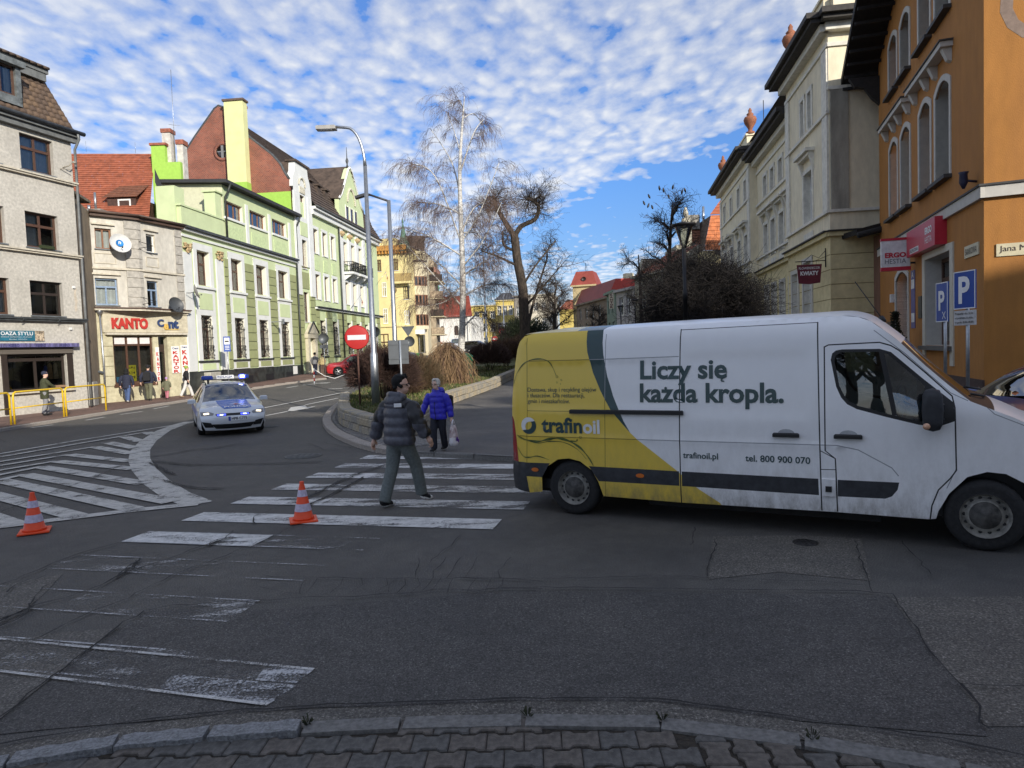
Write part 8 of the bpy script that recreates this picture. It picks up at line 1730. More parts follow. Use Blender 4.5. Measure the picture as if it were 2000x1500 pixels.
def crowd():
    hd = (.66, .75)
    p, kk = person('man in a grey and black puffer jacket walking over the zebra crossing', (-1.64, 9.45, .008), hd, 1.80, (-.16, .075, 0), (.36, -.09, .045), (.02, .46, .86), (.20, -.44, .92), [NYL, NYLB], DENIM, [BLKF, WSOLE, WSOLE], HAIRB, look=-.95, hem=.44, puff=.026, hood=NYL, black_arms=True, glasses=True, wide=1.16)
    lg = MB().bbox(-.004, .004, -.05, .05, -.02, .03, .004); o = lg.build('chest_logo', [MATS['white_paint']], p, (-.12, -.245, 1.40)); o.rotation_euler = (0, .1, .9)
    WT_ = FAB('white', (.6, .58, .55)); BLUE = M('nylon_blue', (.03, .026, .46), .45, var=.2, scale=14, bump=.2, bscale=25); NAVYT = FAB('navy', (.012, .013, .022)); GREYH = M('hair_silver', (.55, .52, .47), .6, var=.3, scale=50)
    w, kw = person('elderly woman in a bright blue quilted jacket carrying a pink and white carrier bag', (-1.5, 13.95, .1), (-.40, -.917), 1.45, (-.10, .08, .02), (.16, -.08, 0), (-.02, .33, .80), (.16, -.40, .88), [BLUE], NAVYT, [BLKF, WSOLE], GREYH, look=-.1, hem=.50, puff=.016, glasses=True, wide=1.04, hood=BLUE)
    MB().tube([tuple(kw((.165, 0, .70))), tuple(kw((.195, 0, .95))), tuple(kw((.20, 0, 1.22))), tuple(kw((.17, 0, 1.36)))], .008, 6).build('zip', [NAVYT], w); MB().bbox(-.03, .05, -.05, .05, 0, .07, .02).build('scarf', [WT_], w, tuple(kw((.085, 0, 1.37))))
    # carrier bag in her left hand
    hpos = w.matrix_basis @ (Vector((-.02, .33, .80))*1.45/1.75); b = thing('carrier_bag', 'pink and white plastic carrier bag with a purple print held by the woman in blue', 'bag', (hpos.x+.03, hpos.y-.02, hpos.z-.55), 1.2)
    bm_ = blob([('r', [(0, 0, 0, .10, .07), (0, 0, .05, .125, .085), (.01, 0, .2, .13, .075), (0, 0, .33, .12, .05), (0, 0, .40, .10, .03)], 0)], .012, 1); PK = M('bag_pink', (.85, .34, .36), .5, var=.5, scale=9, col2=(.8, .72, .7)); paint_faces(bm_, [PK, M('bag_white', (.7, .67, .68), .5, var=.1)], lambda c: 0 if c.z > .16 else 1); link('pouch', bm_, b)
    for y in (-.02, .02): MB().tube([(-.06, y, .38), (-.03, y*.5, .47), (0, 0, .52), (.03, y*.5, .47), (.06, y, .38)], .011, 6).build('handle', [MATS['bag_white']], b)
    bp = MB().lathe([(.045, 0), (.03, -.004), (.001, -.005)], 10, (-.02, -.088, .13), axis='y', cap=False).lathe([(.035, 0), (.02, -.004), (.001, -.005)], 10, (.04, -.085, .09), axis='y', cap=False); bp.build('print', [M('print_purple', (.10, .02, .25), .5)], b)
    MB().bbox(-.09, .09, -.16, -.06, .06, .34, .03).build('shoulder_bag', [BLKF], w, (-.06, .32, .78))
    # pedestrians on the left pavement
    z = .14; OL = FAB('olive', (.045, .05, .022)); GT = FAB('grey', (.22, .22, .23)); NV = FAB('dark_navy', (.018, .022, .045)); JN = FAB('jeans', (.06, .10, .22)); KH = FAB('khaki', (.13, .13, .08)); TAN = FAB('tan', (.3, .2, .12)); LIL = FAB('lilac', (.45, .28, .55)); LGR = FAB('lime', (.28, .38, .06)); WT = FAB('offwhite', (.6, .58, .55))
    person('person in an olive parka carrying a flat parcel behind the yellow railing', (-18.35, 27.1, z), (.6, .8), 1.72, (.08, .09, 0), (-.10, -.09, .02), (.34, .16, 1.12), (.34, -.16, 1.10), [OL], GT, [BLKF, BLKF], HAIRB, look=-.7, hem=.62, detail=1, hat=NV)
    par = thing('parcel', 'flat brown parcel held by the person in the olive parka', 'parcel', (-18.06, 27.45, z+1.1), .93); MB().bbox(-.14, .22, -.26, .26, -.02, .06, .01).build('box', [M('cardboard', (.25, .15, .08), .8, var=.15)], par)
    grp = 'pedestrians by the currency exchange'
    person('person in a shiny navy hooded jacket and jeans outside the currency exchange', (-18.95, 34.0, z), (-.2, .97), 1.66, (.20, .08, 0), (-.22, -.08, .02), (.05, .32, .86), (.0, -.32, .86), [NV], JN, [WSOLE, WSOLE], HAIRB, hem=.56, puff=.01, detail=1, group=grp, hood_up=NV)
    m2, _ = person('man in a dark jacket with a black backpack outside the currency exchange', (-18.25, 34.7, z), (-.25, .96), 1.80, (.24, .10, 0), (-.2, -.10, .02), (.02, .34, .90), (.05, -.34, .90), [NV], KH, [BLKF, WSOLE], HAIRB, hem=.42, detail=1, group=grp, hat=BLKF, wide=1.1)
    MB().bbox(-.30, -.14, -.15, .15, 1.02, 1.46, .05).build('backpack', [BLKF], m2)
    person('small child in a khaki coat with a lilac hat outside the exchange', (-17.75, 35.5, z), (-.1, .99), 1.12, (.12, .07, 0), (-.12, -.07, .02), (.04, .30, .92), (.04, -.30, .92), [KH], FAB('pink', (.45, .16, .2)), [BLKF, WSOLE], HAIRB, hem=.60, detail=1, group=grp, hat=LIL, wide=1.15)
    person('woman in black with white trousers and a green hat striding past the banners', (-17.25, 36.6, z), (.75, .66), 1.68, (.34, .08, 0), (-.34, -.08, .03), (.12, .36, 1.0), (.0, -.34, .95), [BLKF], WT, [TAN, TAN], HAIRB, hem=.54, detail=1, group=grp, hat=LGR)
    g2 = gz(0, 51)+.14
    person('person in a light grey top standing by the bank entrance', (-14.85, 52.3, g2), (.2, 1), 1.72, (.05, .09, 0), (-.05, -.09, 0), (.1, .28, .9), (.15, -.26, .95), [GT], NV, [BLKF, BLKF], HAIRB, hem=.42, detail=1, group='pair by the bank entrance')
    person('woman in a pale yellow top with long dark hair by the bank entrance', (-14.15, 51.9, g2), (-.7, .7), 1.62, (.05, .09, 0), (-.05, -.09, 0), (.1, .28, .9), (.15, -.26, .95), [FAB('cream', (.55, .45, .22))], FAB('brown', (.12, .08, .06)), [TAN, TAN], M('hair_brown', (.05, .025, .015), .5), hem=.42, detail=1, hairlen=.16, group='pair by the bank entrance')
    # officers seated in the police car
    _, loc, h = POLICE; lat = Vector((-h.y, h.x, 0))
    for s, lab in ((.36, 'police officer at the wheel of the police car'), (-.36, 'police officer in the passenger seat of the police car')):
        pp = loc+lat*s-h*.08; t = thing('person', lab, 'person', (pp.x, pp.y, .56), math.atan2(h.y, h.x)); 
        me = blob([('r', [(0, 0, 0, .12, .17), (0, 0, .3, .11, .19), (0, 0, .42, .08, .17), (.01, 0, .5, .05, .06)], 0), ('s', (.03, 0, .62), (.09, .075, .115)), ('t', [(0, .18, .38), (.12, .22, .16), (.36, .12, .2)], [.055, .05, .035]), ('t', [(0, -.18, .38), (.12, -.22, .16), (.36, -.12, .2)], [.055, .05, .035])], .022, 2); paint_faces(me, [SKIN, NV, M('hivis', (.45, .75, .05), .6)], lambda c: 0 if c.z > .5 else (2 if .12 < c.z < .22 and c.x > .05 else 1)); link('body', me, t)
        hm = blob([('s', (.005, 0, .67), (.095, .082, .085))], .02, 1); paint_faces(hm, [HAIRB], lambda c: 0); link('hair', hm, t)
crowd()
# ================================================================== street furniture
def cones():
    ORG = M('cone_orange', (.80, .07, .012), .5, var=.06); REF = M('cone_reflex', (.56, .50, .62), .35, var=.15, scale=30); g = 'traffic cones'
    for p, a, lab in ((gp(68, 1040), .5, 'orange and white traffic cone left of the zebra by the hatched area'), (gp(593, 1018), .35, 'orange and white traffic cone standing on the zebra crossing')):
        t = thing('traffic_cone', lab, 'traffic cone', (p.x, p.y, .012), a, g)
        MB().bbox(-.17, .17, -.17, .17, 0, .022, .008).build('base', [ORG], t); MB().lathe([(.135, .022), (.13, .05), (.118, .055), (.032, .46), (.028, .47), (.028, .50), (.022, .505)], 24).build('cone', [ORG], t)
        for z0, z1 in ((.13, .225), (.315, .40)): rr = lambda z: .118+(.032-.118)*(z-.055)/.405+.003; MB().lathe([(rr(z0), z0), (rr(z1), z1)], 24, cap=False).build('reflective_band', [REF], t)
cones()
def railings():
    Y = M('paint_yellow', (.72, .47, .02), .4, var=.08); g = 'yellow pedestrian railings along the left kerb'
    ys = [(20.5, 22.9), (23.1, 25.75), (25.9, 28.9)]
    for (a, b), lab in zip(((18.9, 23.55), (23.72, 26.35), (26.5, 29.1)), ('yellow tubular railing cut by the left picture edge', 'yellow tubular railing in the middle of the row of three', 'yellow tubular railing nearest the currency exchange')):
        t = thing('railing', lab, 'railing', (-17.15, a, .12), PI/2, g); L = b-a
        MB().tube([(0, 0, 0), (0, 0, .95), (.03, 0, 1.05), (.12, 0, 1.1), (L-.12, 0, 1.1), (L-.03, 0, 1.05), (L, 0, .95), (L, 0, 0)], .034, 8).build('frame', [Y], t); MB().tube([(0, 0, .55), (L, 0, .55)], .024, 8).build('middle_bar', [Y], t)
railings()
def lamp_post(label, base, H, arm, group, style=0, tilt=0.0):
    t = thing('street_lamp', label, 'street lamp', base, 0, group); G = MATS['steel_gal']
    if style == 0:
        MB().lathe([(.125, 0), (.115, 1.6), (.09, 1.64), (.055, H-1.2)], 14).build('pole', [G], t); d = arm
        pts = [(0, 0, H-1.2)]+[(d*(1-math.cos(a))*.62, 0, H-1.2+1.15*math.sin(a)) for a in [PI/2*i/8 for i in range(1, 9)]]+[(d, 0, H-.02)]
        MB().tube(pts, [.055]+[.042]*9, 10).build('arm', [G], t); hx = d; s = 1 if d > 0 else -1
        MB().bbox(min(hx, hx+s*.58), max(hx, hx+s*.58), -.13, .13, H-.1, H+.02, .03).build('lamp_head', [M('lamp_body', (.42, .40, .36), .45, .3)], t); MB().bbox(min(hx+s*.1, hx+s*.5), max(hx+s*.1, hx+s*.5), -.1, .1, H-.115, H-.101, .0).build('lamp_lens', [MATS['frame_white']], t)
        MB().bbox(-.28, .28, -.28, .28, -.08, .03, .03).build('footing', [CONC], t)
    elif style == 1:
        MB().lathe([(.115, 0), (.11, 1.2), (.08, H)], 14).build('pole', [G], t); MB().tube([(.05, 0, H-.06), (arm, 0, H+.28)], .045, 8).build('arm', [M('arm_dark', (.06, .06, .065), .5, .4)], t)
        s = -1 if arm < 0 else 1; m_ = MB(); m_.M = Matrix.Translation((arm, 0, H+.3)) @ Matrix.Rotation(.25*-s*-1, 4, 'Y'); m_.bbox(min(0, s*.6), max(0, s*.6), -.16, .16, -.05, .06, .03); m_.build('lamp_head', [MATS['arm_dark']], t)
        MB().lathe([(.1, 0), (.1, .3)], 10).box(-.12, .12, -.125, -.11, 0, .3).build('notice', [MATS['frame_white']], t, (0, 0, 1.35))
    else:
        B = M('lamp_black', (.012, .012, .014), .5, .2, var=0)
        MB().lathe([(.09, 0), (.09, .9), (.06, 1.0), (.05, H*.62), (.062, H*.62), (.062, H*.66), (.045, H*.67), (.045, H-.55)], 10).build('pole', [B], t); MB().lathe([(.045, H-.55), (.2, H-.08)], 14, cap=False).build('glass_bowl', [MATS['glass']], t); MB().lathe([(.2, H-.08), (.27, H-.05), (.27, H-.02), (.05, H+.03)], 18).build('cap', [B], t)
    return t
lamp_post('tall galvanised lamp post with a curved arm by the no entry sign', (-4.12, 20.8, .5), 8.35, -.8, 'street lamps on the island', 0)
lamp_post('galvanised lamp post with a dark straight arm behind the hedge', (-5.05, 30.3, .5), 8.2, -.85, 'street lamps on the island', 1)
p = at(1335, 436, 15.5); lamp_post('black park lamp with a flared shade in front of the big bare shrub', (p.x, p.y, .3), p.z-.3, 0, 'black park lamps', 2)
for u, v, Y, lab in ((1240, 585, 44, 'small black park lamp right of the exchange banner'), (1212, 597, 52, 'more distant black park lamp beside the exchange banner')):
    p = at(u, v, Y); lamp_post(lab, (p.x, p.y, gz(p.x, Y)+.1), p.z-gz(p.x, Y)-.1, 0, 'black park lamps', 2)
for u, v, Y, hh, lab in ((942, 452, 60, 9, 'pale lamp post right of the birch trunk'), (982, 570, 105, 8, 'distant pale lamp post behind the far no entry sign')):
    p = at(u, v, Y); z0 = gz(0, Y)+.1; lamp_post(lab, (p.x, p.y, z0), p.z-z0, -1.2 if Y < 80 else 1.5, 'distant street lamps', 0)
def post(t, h, r_=.03, mat_=None): return MB().lathe([(r_, 0), (r_, h)], 10).build('post', [mat_ or MATS['grey_sign']], t)
def no_entry(label, p, z, R, ph, rot, mat_post):
    t = thing('no_entry_sign', label, 'road sign', p, rot, 'no entry signs'); post(t, ph, .03, mat_post)
    MB().lathe([(R, 0), (R, -.02), (R*.95, -.024), (.001, -.024)], 32, (0, -.045, z), axis='y', cap=False).build('disc', [MATS['red_paint']], t); MB().bbox(-R*.76, R*.76, -.078, -.07, z-R*.2, z+R*.2, .002).build('white_bar', [M('sign_bar', (.62, .63, .64), .45, var=.06)], t)
    MB().lathe([(R*1.0, 0), (R*1.02, -.012), (R*.965, -.03)], 32, (0, -.045, z), axis='y', cap=False).build('rim', [MATS['red_paint']], t)
no_entry('no entry sign on a rusty post partly behind the lamp post', (-4.62, 20.9, .5), 2.11, .36, 2.2, .08, M('rust_post', (.10, .045, .03), .8, var=.3))
p = at(983, 648, 70); no_entry('far orange red no entry sign above the round bushes', (p.x, p.y, 1.1), p.z-1.1, .42, p.z, .0, MATS['steel_gal'])
p = at(967, 662, 74); no_entry('smallest and farthest no entry sign left of the far one', (p.x, p.y, 1.2), p.z-1.2, .3, p.z-.6, .0, MATS['steel_gal'])
def plates():
    # grey back of a large board
    t = thing('sign_back', 'grey back of a large traffic board on two uprights before the brown bushes', 'road sign', (-3.52, 21.7, .5), .06)
    MB().bbox(-.31, .31, -.012, .012, 1.25, 2.0, .004).build('panel', [MATS['grey_sign']], t); MB().tube([(.06, -.04, 0), (.06, -.04, 1.99)], .032, 8).build('post', [M('post_bluegrey', (.30, .33, .37), .45, .4)], t); MB().box(-.3, .3, -.03, -.013, 1.4, 1.44).box(-.3, .3, -.03, -.013, 1.85, 1.89).build('rib', [MATS['grey_sign']], t)
    def plain(label, u, v, Y, shape, R, rot=0, zb=None, extra=None):
        p = at(u, v, Y); z0 = zb if zb is not None else gz(p.x, Y)+.12; t = thing('sign_back', label, 'road sign', (p.x, p.y, z0), rot); h = p.z-z0; post(t, h+R*.6, .03, MATS['steel_gal'])
        if shape == 'o': MB().lathe([(R, 0), (R, -.02)], 24, (0, -.04, h), axis='y').build('disc', [MATS['grey_sign']], t)
        if shape == 'v': MB().prism([(-R, -.05, h+R*.6), (0, -.05, h-R), (R, -.05, h+R*.6)], (0, .015, 0)).build('triangle', [MATS['grey_sign']], t); MB().lathe([(R*.8, 0), (R*.8, -.02)], 24, (R*.15, -.05, h-R*1.7), axis='y').build('disc', [MATS['grey_sign']], t)
        if extra: MB().bbox(-R*.8, R*.8, -.06, -.045, h-R*1.9, h-R*1.25, .0).build('plate', [MATS['grey_sign']], t)
    plain('grey back of a round sign beside the bank doorway', 632, 661, 50.5, 'o', .38, .1, extra=True)
    plain('grey back of a round sign just right of the tall lamp post', 732, 648, 52, 'o', .4, 0)
    plain('grey backs of a give way triangle and a round sign', 797, 645, 58, 'v', .55, 0)
    # bus stop sign
    p = at(443, 672, 40.2); z0 = gz(0, 40.2)+.13; t = thing('bus_stop_sign', 'blue bus stop sign on a thin post before the green bank', 'road sign', (p.x, p.y, z0), .55); h = p.z-z0; post(t, h+.1, .028, MATS['steel_gal'])
    b = MB().bbox(-.19, .19, -.05, -.03, h-.44, h+.44, .003).build('panel', [MATS['blue_sign']], t); MB().bbox(-.14, .14, -.056, -.0505, h-.02, h+.36, .001).build('white_field', [MATS['white_paint']], t)
    MB().bbox(-.10, .10, -.062, -.0565, h+.12, h+.2, .001).box(-.11, .11, -.062, -.0565, h+.14, h+.16).lathe([(.022, -.062), (.022, -.057)], 8, (-.06, 0, h+.11), axis='y').lathe([(.022, -.062), (.022, -.057)], 8, (.06, 0, h+.11), axis='y').build('bus_symbol', [MATS['black']], t)
    for k in range(3): MB().box(-.12, .12, -.0535, -.0505, h-.14-.09*k, h-.11-.09*k).build('text_line', [MATS['white_paint']], t)
    # parking signs
    def parking(label, u, v, Y, w, hgt, rot, lower):
        p = at(u, v, Y); z0 = gz(p.x, Y)+.02; t = thing('parking_sign', label, 'road sign', (p.x, p.y, z0), rot, 'parking signs'); h = p.z-z0; post(t, h+hgt*.45, .035, MATS['steel_gal'])
        MB().bbox(-w/2, w/2, -.07, -.045, h-hgt/2, h+hgt/2, .004).build('panel', [MATS['blue_sign']], t)
        bd = MB(); z1, z2 = h-hgt/2, h+hgt/2
        for a in ((-w/2, w/2, z1, z1+.02), (-w/2, w/2, z2-.02, z2), (-w/2, -w/2+.02, z1+.02, z2-.02), (w/2-.02, w/2, z1+.02, z2-.02)): bd.box(a[0], a[1], -.074, -.0705, a[2], a[3])
        bd.build('border', [MATS['white_paint']], t); put_text('P', t, MATS['white_paint'], (-w*.26, -.072, h-hgt*.36+(.13 if not lower else 0)), width=w*.52, height=hgt*(.72 if lower else .5), bold=.03)
        if lower:
            MB().bbox(-w/2, w/2, -.07, -.045, z1-.32, z1-.03, .004).build('plate', [M('plate_white', (.5, .5, .5), .5)], t)
            for k, tx in enumerate(('Pojazdy do 3,5t', 'od poniedziałku do piątku', 'w godz. 8.00-18.00')): put_text(tx, t, MATS['black'], (-w*.42, -.076, z1-.12-.085*k), width=w*.84, height=.05, bold=.01)
        else:
            put_text('X', t, MATS['white_paint'], (.02, -.072, z1+.06), width=w*.32, height=.16)
    parking('blue parking sign with a white plate below on a grey post', 1890, 566, 13.6, .60, .74, -1.52, True)
    parking('narrow looking blue parking sign turned away, nearer the shop window', 1846, 590, 15.2, .55, .86, -1.72, False)
    # red and white chain post by the bank
    p = gpr(620, 737); t = thing('chain_post', 'red and white striped post with a chain beside the bank door', 'bollard', (p.x-.2, p.y, p.z+.13)); 
    for k in range(5): MB().lathe([(.04, k*.2), (.04, k*.2+.2)], 8).build('band', [MATS['red_paint'] if k % 2 else MATS['white_paint']], t)
    MB().tube([(0, 0, .95), (.5, .5, .5), (1.0, 1.0, .3), (1.5, 1.6, .5)], .02, 6).build('chain', [MATS['white_paint']], t)
    # ribbed dark green container and small green bin
    t = thing('ribbed_container', 'dark green ribbed container standing on the lawn right of the birch', 'container', (-2.62, 38.6, .55)); GN = M('container_green', (.010, .075, .035), .45, var=.1)
    pr_ = []
    for k in range(6): z = k*.21; pr_ += [(.40+.012*k, z), (.44+.012*k, z+.12), (.45+.012*k, z+.18), (.41+.012*k, z+.2)]
    MB().lathe(pr_, 20).build('body', [GN], t); MB().lathe([(.47, 1.26), (.3, 1.36), (.02, 1.4)], 20).build('lid', [GN], t)
    for k in range(5): MB().prism([(-.46-.012*k, -.1, .1+k*.21), (-.56-.012*k, -.12, .2+k*.21), (-.45-.012*k, -.1, .27+k*.21)], (0, .03, 0)).build('fin', [MATS['frame_white']], t)  # white wedges paint the light reflecting off the rib corners
    p = at(812, 692, 62); t = thing('litter_bin', 'small green litter bin by the far kerb', 'bin', (p.x, p.y, gz(0, 62)+.1)); MB().bbox(-.3, .3, -.3, .3, 0, 1.0, .04).build('body', [M('bin_green', (.04, .2, .05), .5)], t); MB().bbox(-.33, .33, -.33, .33, 1.002, 1.1, .03).build('lid', [MATS['bin_green']], t)
plates()
# ================================================================== trees and shrubs
def tubes_mesh(name, segs, mats, n=3):
    """many tapered twigs, (p0, p1, r0, r1, mi), as one light mesh"""
    vs = []; fs = []; mi = []
    for p0, p1, r0, r1, k in segs:
        d = (p1-p0)
        if d.length < 1e-5: continue
        d.normalize(); u = d.orthogonal().normalized(); w = d.cross(u); o = len(vs)
        for p, r_ in ((p0, r0), (p1, r1)):
            for j in range(n): a = 2*PI*j/n; vs.append(p+(u*math.cos(a)+w*math.sin(a))*r_)
        for j in range(n): fs.append((o+j, o+(j+1) % n, o+n+(j+1) % n, o+n+j)); mi.append(k)
    mb = MB(); mb.v = [tuple(v) for v in vs]; mb.f = fs; mb.mi = mi; mb.sm = [n > 3]*len(fs); return mb.mesh(name, mats)
def grow(rnd, p, d, L, r, lev, segs, droop=0., wander=.25, kids=(4, 4, 3), shrink=.55, rmin=.004, steps=4, spread=.8, mi=0, up=0.):
    q = p.copy(); dd = d.copy(); st = L/steps
    for i in range(steps):
        dd = (dd+Vector((rnd.gauss(0, wander), rnd.gauss(0, wander), rnd.gauss(0, wander)-droop*(i+1)/steps*(1+lev*.5)+up)) * .5).normalized(); e = q+dd*st; ra = max(rmin, r*(1-i/steps*.75)); rb = max(rmin*.8, r*(1-(i+1)/steps*.75)); segs.append((q.copy(), e.copy(), ra, rb, mi))
        if lev < len(kids):
            for k in range(kids[lev] if i > 0 or lev > 0 else kids[lev]//2):
                ax = dd.orthogonal().normalized(); ax.rotate(Matrix.Rotation(rnd.uniform(0, 2*PI), 3, dd)); nd = (dd*(1-spread*.5)+ax*spread*rnd.uniform(.6, 1.2)).normalized(); t = rnd.random(); grow(rnd, q.lerp(e, t), nd, L*shrink*rnd.uniform(.6, 1.15), rb*.55, lev+1, segs, droop, wander, kids, shrink, rmin, max(3, steps-1), spread, mi, up)
        q = e
    return q
BARKB = M('birch_bark', (.60, .58, .54), .8, var=.2, scale=5, dirt=(.03, .028, .026), dscale=7, damt=1.0, stretch=(1, 1, 2.2)); TWB = M('birch_twig', (.10, .065, .05), .9, var=.2); BARK = M('bark_dark', (.060, .046, .034), .95, var=.4, scale=9, bump=.8, bscale=22, stretch=(1, 1, .4)); TWD = M('twig_dark', (.045, .034, .026), .95, var=.2)
def birch():
    rnd = random.Random(11); t = thing('birch_tree', 'tall leafless birch with a white trunk and hanging twigs', 'tree', (-3.02, 39.0, .55)); O = Vector((0, 0, 0)); P = lambda u, v: at(u, v, 39.0)-Vector((-3.02, 39.0, .55))
    tr = [P(*q) for q in ((897, 742), (899, 700), (903, 640), (904, 560), (902, 480), (899, 400), (898, 330), (901, 270), (905, 215), (907, 188))]; rr = [.26, .21, .18, .165, .145, .125, .10, .075, .04, .015]
    tm = MB(); tm.tube(smooth([tuple(q) for q in tr], 4), [rr[min(9, i//4)]*(1-(i % 4)/4)+rr[min(9, i//4+1)]*((i % 4)/4) for i in range(37)], 12); 
    segs = []; limbs = [((902, 478), (850, 345), (800, 320)), ((904, 560), (840, 500), (778, 470)), ((903, 600), (850, 540), (772, 455)), ((902, 500), (850, 470), (805, 455)), ((899, 385), (880, 310), (835, 235)), ((898, 340), (925, 260), (945, 232)), ((902, 470), (935, 420), (975, 320)), ((904, 520), (945, 470), (980, 400)), ((904, 580), (945, 560), (985, 560)), ((903, 420), (860, 400), (815, 395)), ((904, 555), (870, 590), (820, 600)), ((904, 640), (940, 610), (960, 640)), ((900, 300), (885, 250), (870, 215)), ((906, 215), (895, 190), (882, 195)), ((906, 230), (925, 215), (945, 235)), ((904, 540), (930, 520), (965, 500)), ((903, 450), (925, 400), (955, 380))]
    for i, lm in enumerate(limbs):
        yo = rnd.uniform(-1.6, 1.6); pts = [P(*lm[0]), P(*lm[1])+Vector((0, yo*.5, 0)), P(*lm[2])+Vector((0, yo, 0))]; pts = [Vector(q) for q in smooth([tuple(q) for q in pts], 6)]
        r0 = .055 if lm[0][1] > 330 else .035
        tm.tube(pts, [r0*(1-k/len(pts)*.75) for k in range(len(pts))], 6)
        for k, q in enumerate(pts[2:]):
            for _ in range(1 if lm[0][1] < 400 else 3): grow(rnd, q, Vector((rnd.gauss(0, .6)+(pts[-1]-pts[0]).normalized().x*.6, rnd.gauss(0, .6), rnd.uniform(-.1, .6))).normalized(), rnd.uniform(.6, 1.6), .013, 1, segs, .7, .3, (1, 2, 1), .68, .0045, 4, .6)
    tm.build('trunk', [BARKB], t)
    link('crown', tubes_mesh('crown', segs, [TWB]), t)
birch()
def pollard():
    rnd = random.Random(4); Y = 45; B = at(1040, 700, Y); t = thing('pollarded_tree', 'old leafless pollarded tree with a dark leaning trunk and two stubby limbs', 'tree', (B.x, Y, .7)); P = lambda u, v, dy=0: at(u, v, Y+dy)-Vector((B.x, Y, .7))
    tm = MB(); segs = []
    def limb(px, r0, r1, n=10, dy=0):
        pts = [Vector(q) for q in smooth([tuple(P(*q, dy*i/len(px))) for i, q in enumerate(px)], 4)]; tm.tube(pts, [r0+(r1-r0)*i/(len(pts)-1) for i in range(len(pts))], n); return pts
    limb([(1028, 712), (1025, 650), (1021, 565), (1011, 512), (1006, 470), (1004, 458)], .36, .24, 14)
    ls = [limb([(1005, 462), (986, 433), (970, 405), (964, 385)], .19, .10), limb([(1005, 462), (1018, 442), (1045, 428), (1052, 405), (1042, 392), (1028, 388)], .17, .09), limb([(1009, 490), (985, 480), (982, 452)], .10, .06, 8), limb([(1020, 560), (1045, 520), (1085, 470)], .09, .04, 7, 2), limb([(1012, 520), (970, 500), (940, 490)], .09, .04, 7, -2), limb([(1025, 600), (1060, 560), (1095, 520)], .09, .03, 7, -1), limb([(1030, 640), (1045, 580), (1070, 500)], .12, .05, 7, 3)]
    for li, pts in enumerate(ls):
        for q in pts[(len(pts)//2 if li < 2 else 4):]:
            for _ in range(5 if li < 2 else 3): grow(rnd, q, Vector((rnd.gauss(0, .8), rnd.gauss(0, .8), rnd.gauss(.25, .6))).normalized(), rnd.uniform(.7, 1.7), .028, 1, segs, -.05 if li < 2 else .1, .4, (1, 2, 1), .62, .007, 4, .8)
    tm.build('trunk', [BARK], t); link('crown', tubes_mesh('crown', segs, [TWD]), t)
pollard()
def plain_tree(label, u, vb, vt, Y, wpx, n=9, seed=1, r=.22, lean=0, dens=(1, 2, 2), zg=None, rmin=.010):
    rnd = random.Random(seed); b = at(u, vb, Y); tp = at(u+lean, vt, Y); z0 = gz(b.x, Y)+.1 if zg is None else zg; H = tp.z-z0; t = thing('bare_tree', label, 'tree', (b.x, Y, z0), 0, 'bare trees'); W_ = wpx/FPX*Y; tm = MB(); segs = []
    dx = tp.x-b.x; pts = [Vector((dx*f**1.3, 0, H*.85*f)) for f in (0, .3, .55, .8, 1)]; tm.tube(pts, [r, r*.8, r*.6, r*.4, r*.2], 10)
    for i in range(n):
        f = .38+.6*i/n; q = Vector((dx*f**1.3, 0, H*.85*f)); a = i*2.4+rnd.uniform(-.4, .4); d = Vector((math.cos(a), math.sin(a), .75)).normalized(); e = q+d*W_*.42*(1.15-f*.5); mid = q.lerp(e, .5)+Vector((0, 0, .2)); tm.tube([q, mid, e], [r*.35, r*.25, r*.12], 6)
        for w in (.4, .6, .8, 1.0):
            for _ in range(2): grow(rnd, q.lerp(e, w), (d+Vector((rnd.gauss(0, .6), rnd.gauss(0, .6), rnd.gauss(.1, .5)))).normalized(), W_*.30*rnd.uniform(.6, 1.2), r*.14, 1, segs, .0, .35, dens, .58, rmin, 4, .8)
    tm.build('trunk', [BARK], t); link('crown', tubes_mesh('crown', segs, [TWD]), t)
plain_tree('bare rounded tree in front of the far white house', 1083, 690, 545, 75, 95, 11, 21, .3)
plain_tree('tall bare tree with roosting birds behind the big shrub', 1296, 560, 345, 48, 120, 12, 33, .26, 16, (1, 2, 1))
plain_tree('thin cut back tree left of the one with birds', 1252, 560, 462, 52, 90, 5, 41, .2, -6, (1, 2, 1))
plain_tree('dark small tree before the brown mansard house', 1170, 660, 590, 70, 50, 8, 51, .2, 0, (1, 2, 1))
